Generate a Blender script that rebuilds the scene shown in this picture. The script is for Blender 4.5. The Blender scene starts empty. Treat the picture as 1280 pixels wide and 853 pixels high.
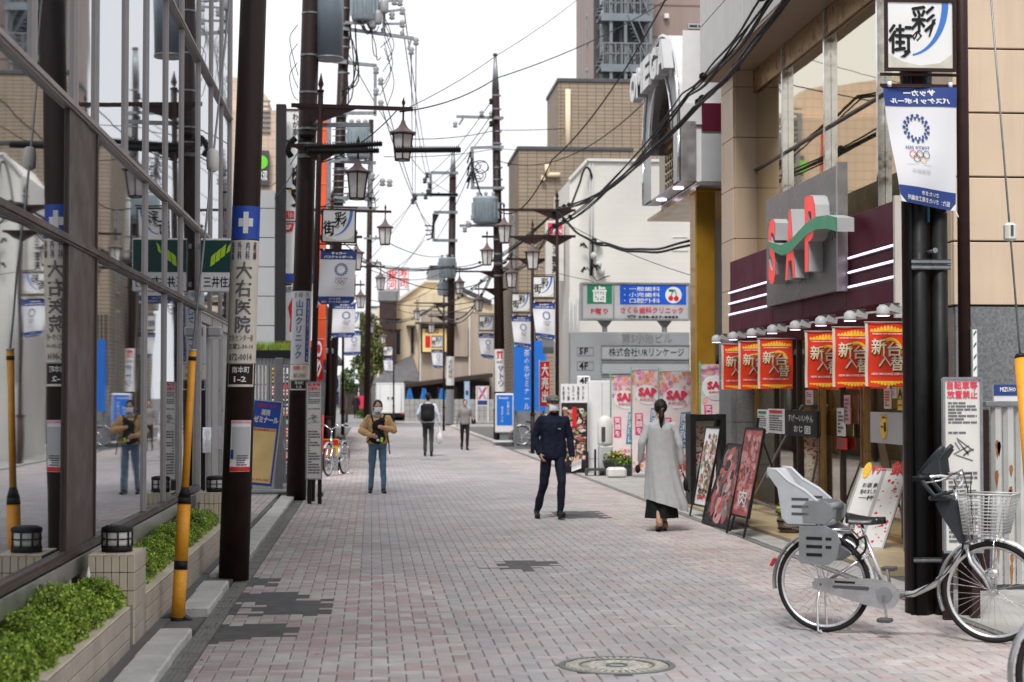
import bpy, bmesh, math, random
from math import sin, cos, pi, radians, sqrt, atan, atan2
from mathutils import Vector, Matrix, Euler
random.seed(7)
SC = bpy.context.scene
COL = SC.collection
# ---------------------------------------------------------------- camera
F = 2160.0                      # focal length in pixels of the 1280 px wide photograph
YAW, PITCH, CH = atan(175/F), atan(70.5/F), 1.6
cam_d = bpy.data.cameras.new('camera'); cam = bpy.data.objects.new('camera', cam_d); COL.objects.link(cam)
cam.location = (0, 0, CH); cam.rotation_euler = (pi/2+PITCH, 0, -YAW)
cam_d.sensor_width = 36; cam_d.lens = F/1280*36; cam_d.clip_start = .1; cam_d.clip_end = 3000
cam_d.dof.use_dof = True; cam_d.dof.focus_distance = 15.5; cam_d.dof.aperture_fstop = 3.2
SC.camera = cam
SC.render.resolution_x, SC.render.resolution_y = 1024, 682
# ---------------------------------------------------------------- sky, sun, exposure (overcast)
SUN_EL, SUN_AZ = radians(56), radians(199)
W = bpy.data.worlds.new('World'); SC.world = W; W.use_nodes = True
nt = W.node_tree; nt.nodes.clear()
sky = nt.nodes.new('ShaderNodeTexSky'); sky.sky_type = 'NISHITA'; sky.sun_disc = False
sky.sun_elevation = SUN_EL; sky.sun_rotation = SUN_AZ; sky.air_density = 1.0; sky.dust_density = 6.0; sky.ozone_density = 1.0
hsv = nt.nodes.new('ShaderNodeHueSaturation'); hsv.inputs['Saturation'].default_value = .12; hsv.inputs['Value'].default_value = .4
mx = nt.nodes.new('ShaderNodeMix'); mx.data_type = 'RGBA'; mx.inputs[0].default_value = .8
wtc = nt.nodes.new('ShaderNodeTexCoord'); wno = nt.nodes.new('ShaderNodeTexNoise'); wno.inputs['Scale'].default_value = 2.2; wno.inputs['Detail'].default_value = 6
wcr = nt.nodes.new('ShaderNodeMix'); wcr.data_type = 'RGBA'; wcr.inputs[6].default_value = (5.9, 6.0, 6.3, 1); wcr.inputs[7].default_value = (6.7, 6.75, 6.9, 1)   # the even white cloud deck
nt.links.new(wtc.outputs['Generated'], wno.inputs['Vector']); nt.links.new(wno.outputs[0], wcr.inputs[0]); nt.links.new(wcr.outputs[2], mx.inputs[7])
bg = nt.nodes.new('ShaderNodeBackground'); bg.inputs[1].default_value = .1
ow = nt.nodes.new('ShaderNodeOutputWorld')
nt.links.new(sky.outputs[0], hsv.inputs['Color']); nt.links.new(hsv.outputs[0], mx.inputs[6])
nt.links.new(mx.outputs[2], bg.inputs[0]); nt.links.new(bg.outputs[0], ow.inputs[0])
sd = bpy.data.lights.new('sun', 'SUN'); sd.energy = 1.5; sd.angle = radians(15); sd.color = (1, .97, .93)
sun = bpy.data.objects.new('sun', sd); COL.objects.link(sun); sun.location = (0, 0, 40)
_sv = Vector((sin(SUN_AZ)*cos(SUN_EL), cos(SUN_AZ)*cos(SUN_EL), sin(SUN_EL)))
sun.rotation_euler = (-_sv).to_track_quat('-Z', 'Y').to_euler()
SC.view_settings.view_transform = 'Standard'; SC.view_settings.look = 'None'
SC.view_settings.exposure = 1.06; SC.view_settings.gamma = 1
SC.cycles.max_bounces = 8; SC.cycles.use_denoising = True
SC.cycles.caustics_reflective = False; SC.cycles.caustics_refractive = False
# ---------------------------------------------------------------- places measured in the photograph -> metres
_R = Vector((cos(YAW), -sin(YAW), 0)); _Fw = Vector((sin(YAW)*cos(PITCH), cos(YAW)*cos(PITCH), sin(PITCH))); _U = _R.cross(_Fw)
def ray(px, py): return _Fw + _R*((px-640)/F) + _U*((426.5-py)/F)
O = Vector((0, 0, CH))
def G(px, py, z=0.0): d = ray(px, py); return O + d*((z-CH)/d.z)
def AY(px, py, Y): d = ray(px, py); return O + d*(Y/d.y)
def AX(px, py, X): d = ray(px, py); return O + d*(X/d.x)
# ---------------------------------------------------------------- materials
MATS = {}
def node(nt, t, **k):
    n = nt.nodes.new(t)
    for a, b in k.items(): setattr(n, a, b)
    return n
def mat(name, col, rough=.6, metal=0., var=.12, scale=6., bump=.0, bscale=60., dirt=0., dscale=.9, emit=None, spec=.5, coat=0., trans=0., obj_rand=0., streak=False, spots=0.):
    if name in MATS: return MATS[name]
    if max(col) < .06 and not metal: spec = min(spec, .22)
    m = bpy.data.materials.new(name); m.use_nodes = True; t = m.node_tree; p = t.nodes['Principled BSDF']; L = t.links
    p.inputs['Roughness'].default_value = rough; p.inputs['Metallic'].default_value = metal
    p.inputs['Specular IOR Level'].default_value = spec; p.inputs['Coat Weight'].default_value = coat
    p.inputs['Transmission Weight'].default_value = trans
    tc = node(t, 'ShaderNodeTexCoord'); geo = node(t, 'ShaderNodeNewGeometry')
    n1 = node(t, 'ShaderNodeTexNoise'); n1.inputs['Scale'].default_value = scale; n1.inputs['Detail'].default_value = 5
    L.new(geo.outputs['Position'], n1.inputs['Vector'])
    r = node(t, 'ShaderNodeMapRange'); r.inputs[1].default_value = .3; r.inputs[2].default_value = .7
    r.inputs[3].default_value = 1-var; r.inputs[4].default_value = 1+var; L.new(n1.outputs[0], r.inputs[0])
    mu = node(t, 'ShaderNodeVectorMath', operation='SCALE'); mu.inputs[0].default_value = col[:3]; L.new(r.outputs[0], mu.inputs[3])
    out = mu.outputs[0]
    if dirt:
        n2 = node(t, 'ShaderNodeTexNoise'); n2.inputs['Scale'].default_value = dscale; n2.inputs['Detail'].default_value = 8; n2.inputs['Roughness'].default_value = .7
        if streak: vm = node(t, 'ShaderNodeVectorMath', operation='MULTIPLY'); vm.inputs[1].default_value = (3.2, 3.2, .22); L.new(geo.outputs['Position'], vm.inputs[0]); L.new(vm.outputs[0], n2.inputs['Vector'])
        else: L.new(geo.outputs['Position'], n2.inputs['Vector'])
        r2 = node(t, 'ShaderNodeMapRange'); r2.inputs[1].default_value = .42; r2.inputs[2].default_value = .72
        r2.inputs[3].default_value = 0; r2.inputs[4].default_value = dirt; L.new(n2.outputs[0], r2.inputs[0])
        mm = node(t, 'ShaderNodeMix', data_type='RGBA'); L.new(r2.outputs[0], mm.inputs[0]); L.new(out, mm.inputs[6])
        mm.inputs[7].default_value = (col[0]*.35+.02, col[1]*.33+.018, col[2]*.3+.015, 1); out = mm.outputs[2]
    if spots:                                            # trodden gum, drips and broad wear
        vo = node(t, 'ShaderNodeTexVoronoi'); vo.inputs['Scale'].default_value = 2.6; L.new(geo.outputs['Position'], vo.inputs['Vector'])
        n5 = node(t, 'ShaderNodeTexNoise'); n5.inputs['Scale'].default_value = .45; n5.inputs['Detail'].default_value = 5; L.new(geo.outputs['Position'], n5.inputs['Vector'])
        r5 = node(t, 'ShaderNodeMapRange'); r5.inputs[1].default_value = .03; r5.inputs[2].default_value = .05; r5.inputs[3].default_value = 1-spots; r5.inputs[4].default_value = 1; L.new(vo.outputs['Distance'], r5.inputs[0])
        r6 = node(t, 'ShaderNodeMapRange'); r6.inputs[1].default_value = .35; r6.inputs[2].default_value = .65; r6.inputs[3].default_value = .88; r6.inputs[4].default_value = 1.05; L.new(n5.outputs[0], r6.inputs[0])
        m5 = node(t, 'ShaderNodeMath', operation='MULTIPLY'); L.new(r5.outputs[0], m5.inputs[0]); L.new(r6.outputs[0], m5.inputs[1]); m6 = node(t, 'ShaderNodeVectorMath', operation='SCALE'); L.new(out, m6.inputs[0]); L.new(m5.outputs[0], m6.inputs[3]); out = m6.outputs[0]
    if obj_rand:
        oi = node(t, 'ShaderNodeObjectInfo'); r3 = node(t, 'ShaderNodeMapRange'); r3.inputs[3].default_value = 1-obj_rand; r3.inputs[4].default_value = 1+obj_rand
        L.new(oi.outputs['Random'], r3.inputs[0]); m3 = node(t, 'ShaderNodeVectorMath', operation='SCALE'); L.new(out, m3.inputs[0]); L.new(r3.outputs[0], m3.inputs[3]); out = m3.outputs[0]
    L.new(out, p.inputs['Base Color'])
    if bump:
        n3 = node(t, 'ShaderNodeTexNoise'); n3.inputs['Scale'].default_value = bscale; n3.inputs['Detail'].default_value = 6
        L.new(geo.outputs['Position'], n3.inputs['Vector']); b = node(t, 'ShaderNodeBump'); b.inputs['Strength'].default_value = bump; b.inputs['Distance'].default_value = .02
        L.new(n3.outputs[0], b.inputs['Height']); L.new(b.outputs[0], p.inputs['Normal'])
    rv = node(t, 'ShaderNodeMapRange'); rv.inputs[1].default_value = .3; rv.inputs[2].default_value = .7; rv.inputs[3].default_value = max(rough-.08, .02); rv.inputs[4].default_value = min(rough+.1, 1)
    L.new(n1.outputs[0], rv.inputs[0]); L.new(rv.outputs[0], p.inputs['Roughness'])
    if emit: p.inputs['Emission Color'].default_value = (*emit[:3], 1); p.inputs['Emission Strength'].default_value = emit[3]
    MATS[name] = m; return m
def brickmat(name, c1, c2, mortar, bw, bh, ms, axis='xz', off=.5, rough=.7):
    m = bpy.data.materials.new(name); m.use_nodes = True; t = m.node_tree; p = t.nodes['Principled BSDF']; L = t.links
    geo = node(t, 'ShaderNodeNewGeometry'); sp = node(t, 'ShaderNodeSeparateXYZ'); cb = node(t, 'ShaderNodeCombineXYZ'); L.new(geo.outputs['Position'], sp.inputs[0])
    ad = node(t, 'ShaderNodeMath', operation='ADD'); L.new(sp.outputs[0], ad.inputs[0]); L.new(sp.outputs[1], ad.inputs[1])
    L.new(ad.outputs[0], cb.inputs[0]); L.new(sp.outputs[2], cb.inputs[1])
    b = node(t, 'ShaderNodeTexBrick'); b.offset = off; b.inputs['Scale'].default_value = 1; b.inputs['Brick Width'].default_value = bw; b.inputs['Row Height'].default_value = bh
    b.inputs['Mortar Size'].default_value = ms; b.inputs['Color1'].default_value = (*c1, 1); b.inputs['Color2'].default_value = (*c2, 1); b.inputs['Mortar'].default_value = (*mortar, 1)
    L.new(cb.outputs[0], b.inputs['Vector'])
    n = node(t, 'ShaderNodeTexNoise'); n.inputs['Scale'].default_value = .35; n.inputs['Detail'].default_value = 8; L.new(geo.outputs['Position'], n.inputs['Vector'])
    r = node(t, 'ShaderNodeMapRange'); r.inputs[1].default_value = .3; r.inputs[2].default_value = .7; r.inputs[3].default_value = .82; r.inputs[4].default_value = 1.1; L.new(n.outputs[0], r.inputs[0])
    s = node(t, 'ShaderNodeVectorMath', operation='SCALE'); L.new(b.outputs[0], s.inputs[0]); L.new(r.outputs[0], s.inputs[3]); L.new(s.outputs[0], p.inputs['Base Color'])
    p.inputs['Roughness'].default_value = rough
    bu = node(t, 'ShaderNodeBump'); bu.inputs['Strength'].default_value = .3; bu.inputs['Distance'].default_value = .01; bu.invert = True; L.new(b.outputs['Fac'], bu.inputs['Height']); L.new(bu.outputs[0], p.inputs['Normal'])
    MATS[name] = m; return m
def mirrormat(name, tint, dark, fac, rough=.02, see=0.):
    m = bpy.data.materials.new(name); m.use_nodes = True; t = m.node_tree; t.nodes.clear(); L = t.links
    g = node(t, 'ShaderNodeBsdfGlossy'); g.inputs['Color'].default_value = (*tint, 1); g.inputs['Roughness'].default_value = rough
    d = node(t, 'ShaderNodeBsdfDiffuse'); d.inputs['Color'].default_value = (*dark, 1)
    if see:
        tr = node(t, 'ShaderNodeBsdfTransparent'); tr.inputs['Color'].default_value = (.75, .72, .62, 1); m0 = node(t, 'ShaderNodeMixShader'); m0.inputs[0].default_value = see
        L.new(d.outputs[0], m0.inputs[1]); L.new(tr.outputs[0], m0.inputs[2]); base = m0.outputs[0]
    else: base = d.outputs[0]
    geo = node(t, 'ShaderNodeNewGeometry'); n = node(t, 'ShaderNodeTexNoise'); n.inputs['Scale'].default_value = .8; n.inputs['Detail'].default_value = 2; L.new(geo.outputs['Position'], n.inputs['Vector'])
    b = node(t, 'ShaderNodeBump'); b.inputs['Strength'].default_value = .035; b.inputs['Distance'].default_value = .03; L.new(n.outputs[0], b.inputs['Height']); L.new(b.outputs[0], g.inputs['Normal'])
    mi = node(t, 'ShaderNodeMixShader'); lw = node(t, 'ShaderNodeLayerWeight'); lw.inputs[0].default_value = .25
    r = node(t, 'ShaderNodeMapRange'); r.inputs[3].default_value = fac; r.inputs[4].default_value = min(fac+.35, .97); L.new(lw.outputs['Facing'], r.inputs[0]); L.new(r.outputs[0], mi.inputs[0])
    L.new(base, mi.inputs[1]); L.new(g.outputs[0], mi.inputs[2]); o = node(t, 'ShaderNodeOutputMaterial'); L.new(mi.outputs[0], o.inputs[0])
    MATS[name] = m; return m
def M(n): return MATS[n]
mat('brown_pole', (.024, .011, .0095), .5, 0, .35, 9, .12, 40, .25, 3)
mat('brown_metal', (.03, .0135, .012), .5, 0, .2, 9, .05, 40)
mat('bronze_frame', (.062, .042, .038), .4, .3, .15, 5)
mat('alu', (.46, .45, .45), .35, .75, .08, 5)
mat('galv', (.24, .255, .27), .45, .6, .18, 14, .05)
mat('silver', (.62, .62, .64), .28, .85, .06, 12)
mat('chrome', (.75, .75, .76), .12, 1, .03, 12)
mat('black', (.012, .012, .013), .5, 0, .2, 14)
mat('rubber', (.018, .017, .017), .75, 0, .2, 30)
mat('cable', (.012, .011, .012), .6, 0, .1, 8)
mat('dark_grey', (.06, .062, .066), .5, 0, .15, 9)
mat('mid_grey', (.2, .205, .215), .5, 0, .1, 9)
mat('grey_plastic', (.19, .2, .21), .42, 0, .08, 14, .03, 120)
mat('pale_plastic', (.42, .44, .46), .38, 0, .06, 14)
mat('light_grey', (.46, .47, .48), .5, 0, .06, 3)
mat('white', (.78, .78, .78), .5, 0, .04, 4)
mat('cream_print', (.70, .64, .55), .5, 0, .04, 4)
mat('off_white', (.66, .65, .62), .6, 0, .07, 3, dirt=.16, streak=True, dscale=1.2)
mat('yellow_guard', (.86, .36, .015), .5, 0, .1, 9, dirt=.6, dscale=9)
mat('porcelain', (.3, .3, .31), .35, 0, .1, 9); mat('frame_grey', (.36, .33, .325), .38, .45, .12, 5)
mat('blue', (.012, .07, .42), .45, 0, .04, 4)
mat('navy_print', (.018, .05, .23), .6, 0, .05, 4)
mat('sky_blue', (.01, .17, .68), .45, 0, .04, 4)
mat('red', (.62, .015, .015), .45, 0, .05, 4)
mat('flag_red', (.80, .045, .012), .55, 0, .06, 4)
mat('pink_red', (.7, .03, .08), .5, 0, .05, 4)
mat('orange', (.85, .17, .02), .5, 0, .05, 4)
mat('gold_print', (.95, .56, .03), .5, 0, .15, 30)
mat('yellow', (.8, .52, .03), .5, 0, .05, 4)
mat('pale_yellow', (.9, .66, .28), .55, 0, .08, 4)
mat('green', (.012, .2, .09), .45, 0, .05, 4)
mat('pole_green', (.03, .3, .18), .4, 0, .05, 4)
mat('text_black', (.012, .012, .014), .6, 0, .03, 4)
mat('text_grey', (.13, .13, .14), .6, 0, .03, 4)
mat('lilac', (.45, .3, .6), .6, 0, .1, 9)
mat('peach', (.8, .42, .34), .6, 0, .1, 4)
mat('pinky', (.78, .36, .42), .6, 0, .25, 12)
# ---------------------------------------------------------------- mesh builder
def wofs(p):
    v = Vector((0, 0, 0))
    while p is not None: v = v + p.location; p = p.parent
    return v
def smo(pts, k=4):                                        # smooth curve through points
    P = [Vector(p) for p in pts]; P = [P[0]*2-P[1]]+P+[P[-1]*2-P[-2]]; out = []
    for i in range(1, len(P)-2):
        a, b, c, d = P[i-1:i+3]
        for q in range(k): t = q/k; out.append(.5*((2*b)+(c-a)*t+(2*a-5*b+4*c-d)*t*t+(3*b-3*c+d-a)*t**3))
    return out+[P[-2]]
class MB:
    def __init__(s): s.v = []; s.f = []; s.m = []; s.sm = []
    def add(s, vs, fs, m=0, smooth=False):
        n = len(s.v); s.v += [tuple(v) for v in vs]
        for f in fs: s.f.append(tuple(i+n for i in f)); s.m.append(m); s.sm.append(smooth)
        return s
    def box(s, x0, x1, y0, y1, z0, z1, m=0):
        if x0 > x1: x0, x1 = x1, x0
        if y0 > y1: y0, y1 = y1, y0
        if z0 > z1: z0, z1 = z1, z0
        return s.add([(x0,y0,z0),(x1,y0,z0),(x1,y1,z0),(x0,y1,z0),(x0,y0,z1),(x1,y0,z1),(x1,y1,z1),(x0,y1,z1)],
              [(0,3,2,1),(4,5,6,7),(0,1,5,4),(1,2,6,5),(2,3,7,6),(3,0,4,7)], m)
    def bbox(s, x0, x1, y0, y1, z0, z1, b=.01, m=0):          # box with chamfered vertical + top edges
        X = [(x0+b,y0),(x1-b,y0),(x1,y0+b),(x1,y1-b),(x1-b,y1),(x0+b,y1),(x0,y1-b),(x0,y0+b)]
        cx, cy = (x0+x1)/2, (y0+y1)/2
        def ring(z, k): return [(x+(cx-x)/max(abs(cx-x),1e-6)*k, y+(cy-y)/max(abs(cy-y),1e-6)*k, z) for x, y in X]
        V = ring(z0, b)+ring(z0+b, 0)+ring(z1-b, 0)+ring(z1, b); fs = []
        for r in range(3):
            for i in range(8): j = (i+1)%8; fs.append((r*8+i, r*8+j, r*8+8+j, r*8+8+i))
        fs.append(tuple(range(7,-1,-1))); fs.append(tuple(range(24, 32)))
        return s.add(V, fs, m)
    def obox(s, c, size, rot=(0,0,0), m=0):                   # oriented box about centre
        R = Euler(rot).to_matrix(); c = Vector(c); a, b, d = [k/2 for k in size]
        vs = [c+R@Vector(p) for p in [(-a,-b,-d),(a,-b,-d),(a,b,-d),(-a,b,-d),(-a,-b,d),(a,-b,d),(a,b,d),(-a,b,d)]]
        return s.add(vs, [(0,3,2,1),(4,5,6,7),(0,1,5,4),(1,2,6,5),(2,3,7,6),(3,0,4,7)], m)
    def bar(s, p, q, w, h, m=0):                              # square bar between two points
        p, q = Vector(p), Vector(q); d = (q-p).normalized(); up = Vector((0,0,1)) if abs(d.z) < .9 else Vector((0,1,0))
        a = d.cross(up).normalized()*w/2; b = a.cross(d).normalized()*h/2
        vs = [p-a-b, p+a-b, p+a+b, p-a+b, q-a-b, q+a-b, q+a+b, q-a+b]
        return s.add(vs, [(0,3,2,1),(4,5,6,7),(0,1,5,4),(1,2,6,5),(2,3,7,6),(3,0,4,7)], m)
    def cyl(s, p, q, r, r2=None, n=12, m=0, caps=True):
        r2 = r if r2 is None else r2; p, q = Vector(p), Vector(q); d = (q-p).normalized()
        up = Vector((0,0,1)) if abs(d.z) < .9 else Vector((0,1,0)); a = d.cross(up).normalized(); b = a.cross(d)
        vs = [p+(a*cos(t)+b*sin(t))*r for t in [2*pi*i/n for i in range(n)]]+[q+(a*cos(t)+b*sin(t))*r2 for t in [2*pi*i/n for i in range(n)]]
        base = len(s.v); s.add(vs, [(i, i+n, (i+1)%n+n, (i+1)%n) for i in range(n)], m, True)
        if caps:
            s.f.append(tuple(base+i for i in range(n))); s.m.append(m); s.sm.append(False)
            s.f.append(tuple(base+n+i for i in range(n-1,-1,-1))); s.m.append(m); s.sm.append(False)
        return s
    def tube(s, pts, r, n=8, m=0, closed=False):
        pts = [Vector(p) for p in pts]; N = len(pts); rr = r if isinstance(r, (list, tuple)) else [r]*N; vs = []; prev = None
        for i, p in enumerate(pts):
            if closed: d = (pts[(i+1)%N]-pts[i-1]).normalized()
            else: d = (pts[min(i+1,N-1)]-pts[max(i-1,0)]).normalized()
            if prev is None: up = Vector((0,0,1)) if abs(d.z) < .9 else Vector((0,1,0)); a = d.cross(up).normalized()
            else: a = (prev-d*prev.dot(d)).normalized()
            prev = a; b = a.cross(d)
            vs += [p+(a*cos(2*pi*k/n)+b*sin(2*pi*k/n))*rr[i] for k in range(n)]
        fs = []
        for i in range(N if closed else N-1):
            j = (i+1)%N
            for k in range(n): l = (k+1)%n; fs.append((i*n+k, j*n+k, j*n+l, i*n+l))
        if not closed: fs.append(tuple(range(n))); fs.append(tuple((N-1)*n+k for k in range(n-1,-1,-1)))
        return s.add(vs, fs, m, True)
    def lathe(s, prof, c, n=16, m=0, smooth=True):            # prof: (r, z) from bottom to top about c
        vs = []; fs = []
        for r, z in prof:
            for k in range(n): t = 2*pi*k/n; vs.append((c[0]+r*cos(t), c[1]+r*sin(t), c[2]+z))
        for i in range(len(prof)-1):
            for k in range(n): l = (k+1)%n; fs.append((i*n+k, i*n+l, (i+1)*n+l, (i+1)*n+k))
        fs.append(tuple(range(n-1,-1,-1))); fs.append(tuple((len(prof)-1)*n+k for k in range(n)))
        return s.add(vs, fs, m, smooth)
    def ell(s, c, r, n=12, k=8, m=0):                         # ellipsoid
        vs = [(c[0], c[1], c[2]-r[2])]; fs = []
        for i in range(1, k):
            ph = -pi/2+pi*i/k
            for j in range(n): t = 2*pi*j/n; vs.append((c[0]+r[0]*cos(ph)*cos(t), c[1]+r[1]*cos(ph)*sin(t), c[2]+r[2]*sin(ph)))
        vs.append((c[0], c[1], c[2]+r[2]))
        for j in range(n):
            l = (j+1)%n; fs.append((0, 1+l, 1+j)); fs.append((len(vs)-1, len(vs)-1-n+j, len(vs)-1-n+l))
            for i in range(k-2): a = 1+i*n; fs.append((a+j, a+l, a+n+l, a+n+j))
        return s.add(vs, fs, m, True)
    def prism(s, poly, fn, d0, d1, m=0):                      # 2-D polygon extruded between depths; fn(u, v, d) -> point
        n = len(poly); vs = [fn(u, v, d0) for u, v in poly]+[fn(u, v, d1) for u, v in poly]
        return s.add(vs, [tuple(range(n)), tuple(range(2*n-1, n-1, -1))]+[(i, i+n, (i+1)%n+n, (i+1)%n) for i in range(n)], m)
    def sheet(s, fn, nu, nv, m=0, smooth=True):               # fn(u, v) in 0..1 -> point
        vs = [fn(i/nu, j/nv) for j in range(nv+1) for i in range(nu+1)]
        return s.add(vs, [(j*(nu+1)+i, j*(nu+1)+i+1, (j+1)*(nu+1)+i+1, (j+1)*(nu+1)+i) for j in range(nv) for i in range(nu)], m, smooth)
    def build(s, name, mats, parent=None, fix=False):
        off = wofs(parent); me = bpy.data.meshes.new(name)
        me.from_pydata([(v[0]-off.x, v[1]-off.y, v[2]-off.z) for v in s.v], [], s.f)
        for m in (mats if isinstance(mats, (list, tuple)) else [mats]): me.materials.append(MATS[m] if isinstance(m, str) else m)
        me.polygons.foreach_set('material_index', s.m); me.polygons.foreach_set('use_smooth', s.sm); me.update()
        if fix:
            b = bmesh.new(); b.from_mesh(me); bmesh.ops.recalc_face_normals(b, faces=b.faces); b.to_mesh(me); b.free()
        o = bpy.data.objects.new(name, me); COL.objects.link(o); o.parent = parent
        return o
def tag(o, label=None, cat=None, group=None, kind=None):
    if label: o['label'] = label
    if cat: o['category'] = cat
    if group: o['group'] = group
    if kind: o['kind'] = kind
    return o
def thing(name, label, cat, loc=(0,0,0), group=None):
    o = bpy.data.objects.new(name, None); COL.objects.link(o); o.location = loc; return tag(o, label, cat, group)
_KIDS = None
def copy_tree(o, parent=None, label=None):
    c = o.copy(); COL.objects.link(c); c.parent = parent
    if label: c['label'] = label
    for ch in list(o.children): copy_tree(ch, c)
    return c
# ---------------------------------------------------------------- lettering: glyph outlines as flat meshes laid on a mapping
_TC = {}
def glyphs(s, bold=0., res=1):
    k = (s, bold, res)
    if k not in _TC:
        c = bpy.data.curves.new('lettering', 'FONT'); c.body = s; c.size = 1; c.resolution_u = res; c.offset = bold; c.space_line = 1.0
        o = bpy.data.objects.new('lettering', c); me = o.to_mesh()
        vs = [(v.co.x, v.co.y) for v in me.vertices]; fs = [tuple(p.vertices) for p in me.polygons]
        o.to_mesh_clear(); bpy.data.objects.remove(o); bpy.data.curves.remove(c)
        if vs:
            x0 = min(v[0] for v in vs); x1 = max(v[0] for v in vs); y0 = min(v[1] for v in vs); y1 = max(v[1] for v in vs)
            vs = [((x-x0)/max(x1-x0,1e-6), (y-y0)/max(y1-y0,1e-6)) for x, y in vs]; asp = (x1-x0)/max(y1-y0,1e-6)
        else: asp = 1
        _TC[k] = (vs, fs, asp)
    return _TC[k]
def put(mb, s, fn, u0, u1, v0, v1, m=0, bold=.02, keep=True, res=1, vert=False, slant=0, heavy=0., nrm=(0, -1, 0)):
    """lay the string s in the rectangle u0..u1 x v0..v1 of the surface fn(u, v) -> point"""
    if heavy or (bold > .018 and any(ord(c) > 0x3400 for c in s)):
        h_ = heavy or (bold-.01)*.5+.006; bold = 0.; nv = len(s) if vert else 1; cw = abs(v1-v0)/nv*h_; N = Vector(nrm)*.0004
        for k, (a, b) in enumerate(((0,0), (1,0), (-1,0), (0,1), (0,-1))):
            f2 = (lambda A, B, D: (lambda u, v: Vector(fn(u+A, v+B))+D))(a*cw, b*cw, N*k); put(mb, s, f2, u0, u1, v0, v1, m, 0., keep, res, vert, slant, 0)
        return
    if any(ord(c) > 0x3400 for c in s): bold = 0.
    if vert: s = '\n'.join(s)
    vs, fs, asp = glyphs(s, bold, res)
    if keep:
        w, h = abs(u1-u0), abs(v1-v0)
        if w/h > asp*1.35 and not vert: c = (u0+u1)/2; k = h*asp*1.35/2*(1 if u1 > u0 else -1); u0, u1 = c-k, c+k
    mb.add([fn(u0+(u1-u0)*x+slant*y, v0+(v1-v0)*y) for x, y in vs], fs, m)
def planeY(x0, z0, Y, sx=1): return lambda u, v: (x0+sx*u, Y, z0+v)         # faces -Y, u to +X
def rect(mb, fn, u0, u1, v0, v1, m=0): mb.add([fn(u0,v0), fn(u1,v0), fn(u1,v1), fn(u0,v1)], [(0,1,2,3)], m)
def frame2(mb, fn3, u0, u1, v0, v1, t, d0, d1, m=0):          # rectangular frame of bars; fn3(u, v, d)
    for a, b, c, d in ((u0, u1, v0, v0+t), (u0, u1, v1-t, v1), (u0, u0+t, v0+t, v1-t), (u1-t, u1, v0+t, v1-t)):
        mb.prism([(a,c),(b,c),(b,d),(a,d)], fn3, d0, d1, m)
# ================================================================ GROUND
mat('asphalt', (.12, .118, .118), .85, 0, .15, 3, .5, 90, .25, 1.2)
mat('asphalt_far', (.2, .2, .205), .85, 0, .1, 1, .3, 60)
mat('patch', (.115, .115, .12), .85, 0, .3, 7, .9, 130, .35, 4, spots=.3)
mat('mortar', (.17, .155, .15), .9, 0, .2, 8, .3, 90)
mat('concrete', (.38, .375, .36), .8, 0, .1, 3, .4, 60, .45, 2.2)
mat('kerb_stone', (.53, .52, .5), .8, 0, .1, 5, .5, 70, .4, 3)
mat('gutter', (.19, .19, .182), .85, 0, .2, 7, .6, 50, .2, 4)
PAL = [(.45,.365,.36),(.42,.335,.33),(.46,.40,.39),(.47,.455,.445),(.44,.43,.42),(.50,.49,.475),      # left strip: pinks, pale greys
       (.39,.39,.40),(.36,.36,.37),(.41,.395,.40),(.42,.375,.38),                                  # centre: blue greys, dusty pinks
       (.49,.455,.43),(.46,.41,.385)]                                                                  # right strip: sandy
for i, c in enumerate(PAL): mat('paver_%d' % i, (c[0]*.97, c[1]*.945, c[2]*.965), .78, 0, .1, 5, .35, 150, .4, 1.3, obj_rand=.07, spots=.4)
mat('tan_tile', (.42, .33, .2), .45, 0, .12, 6, .08, 40, .3, 2)
def ground_z(Y): return 0. if Y < 112 else min((Y-112)/18, 1)*.32
g = MB()
ys = [-20, 0, 40, 93.5, 105, 112, 118, 124, 130, 400, 2500]; xs = [-2500, -60, -2.3, 5.2, 60, 2500]
for j in range(len(ys)-1):
    for i in range(len(xs)-1):
        a, b, c, d = xs[i], xs[i+1], ys[j], ys[j+1]; g.add([(a,c,ground_z(c)-.03),(b,c,ground_z(c)-.03),(b,d,ground_z(d)-.03),(a,d,ground_z(d)-.03)], [(0,1,2,3)], 0 if d <= 93.5 or d > 130 else 1)
tag(g.build('ground', ['asphalt', 'asphalt_far']), kind='structure')
road = tag(bpy.data.objects.new('brick_street', None), kind='structure'); COL.objects.link(road)
MB().box(-1.06, 4.2, 5, 93.4, -.03, -.006).build('mortar_bed', 'mortar', road)
XL, XR = -1.06, 4.2
# patches of asphalt where pavers are missing (x0, x1, y0, y1)
MH = G(771, 832); MH = (MH.x, MH.y)
def gp(px, py): p = G(px, py); return p.x, p.y
PATCH = []
for (a, b) in (((303,722),(343,733)), ((290,741),(384,753)), ((326,750),(413,768)), ((268,756),(300,768)), ((225,781),(367,797)), ((225,797),(300,803)),
               ((628,701),(700,708)), ((646,706),(672,713)), ((612,710),(640,711.5)), ((700,639),(764,648))):
    (x0, y1), (x1, y0) = gp(*a), gp(*b); PATCH.append((min(x0, gp(a[0], b[1])[0]), x1, y0, y1))
def in_patch(x, y): return any(a <= x <= b and c <= y <= d for a, b, c, d in PATCH)
U = .1; rnd = random.Random(11)
big = MB(); pf = MB(); near = []
def pcol(x, y):
    if x < (.6 if y < 15.8 else -.13): return rnd.choices(range(6), [5,3,4,5,4,4])[0]
    if x > 3.2+rnd.uniform(-.25, .1): return rnd.choices([0,2,3,4,10,11], [2,3,3,1,5,4])[0]
    return rnd.choices([6,7,8,9,4], [6,4,4,5,.8])[0]
i0 = int(XL/U)-2; i1 = int(XR/U)+2
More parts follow.
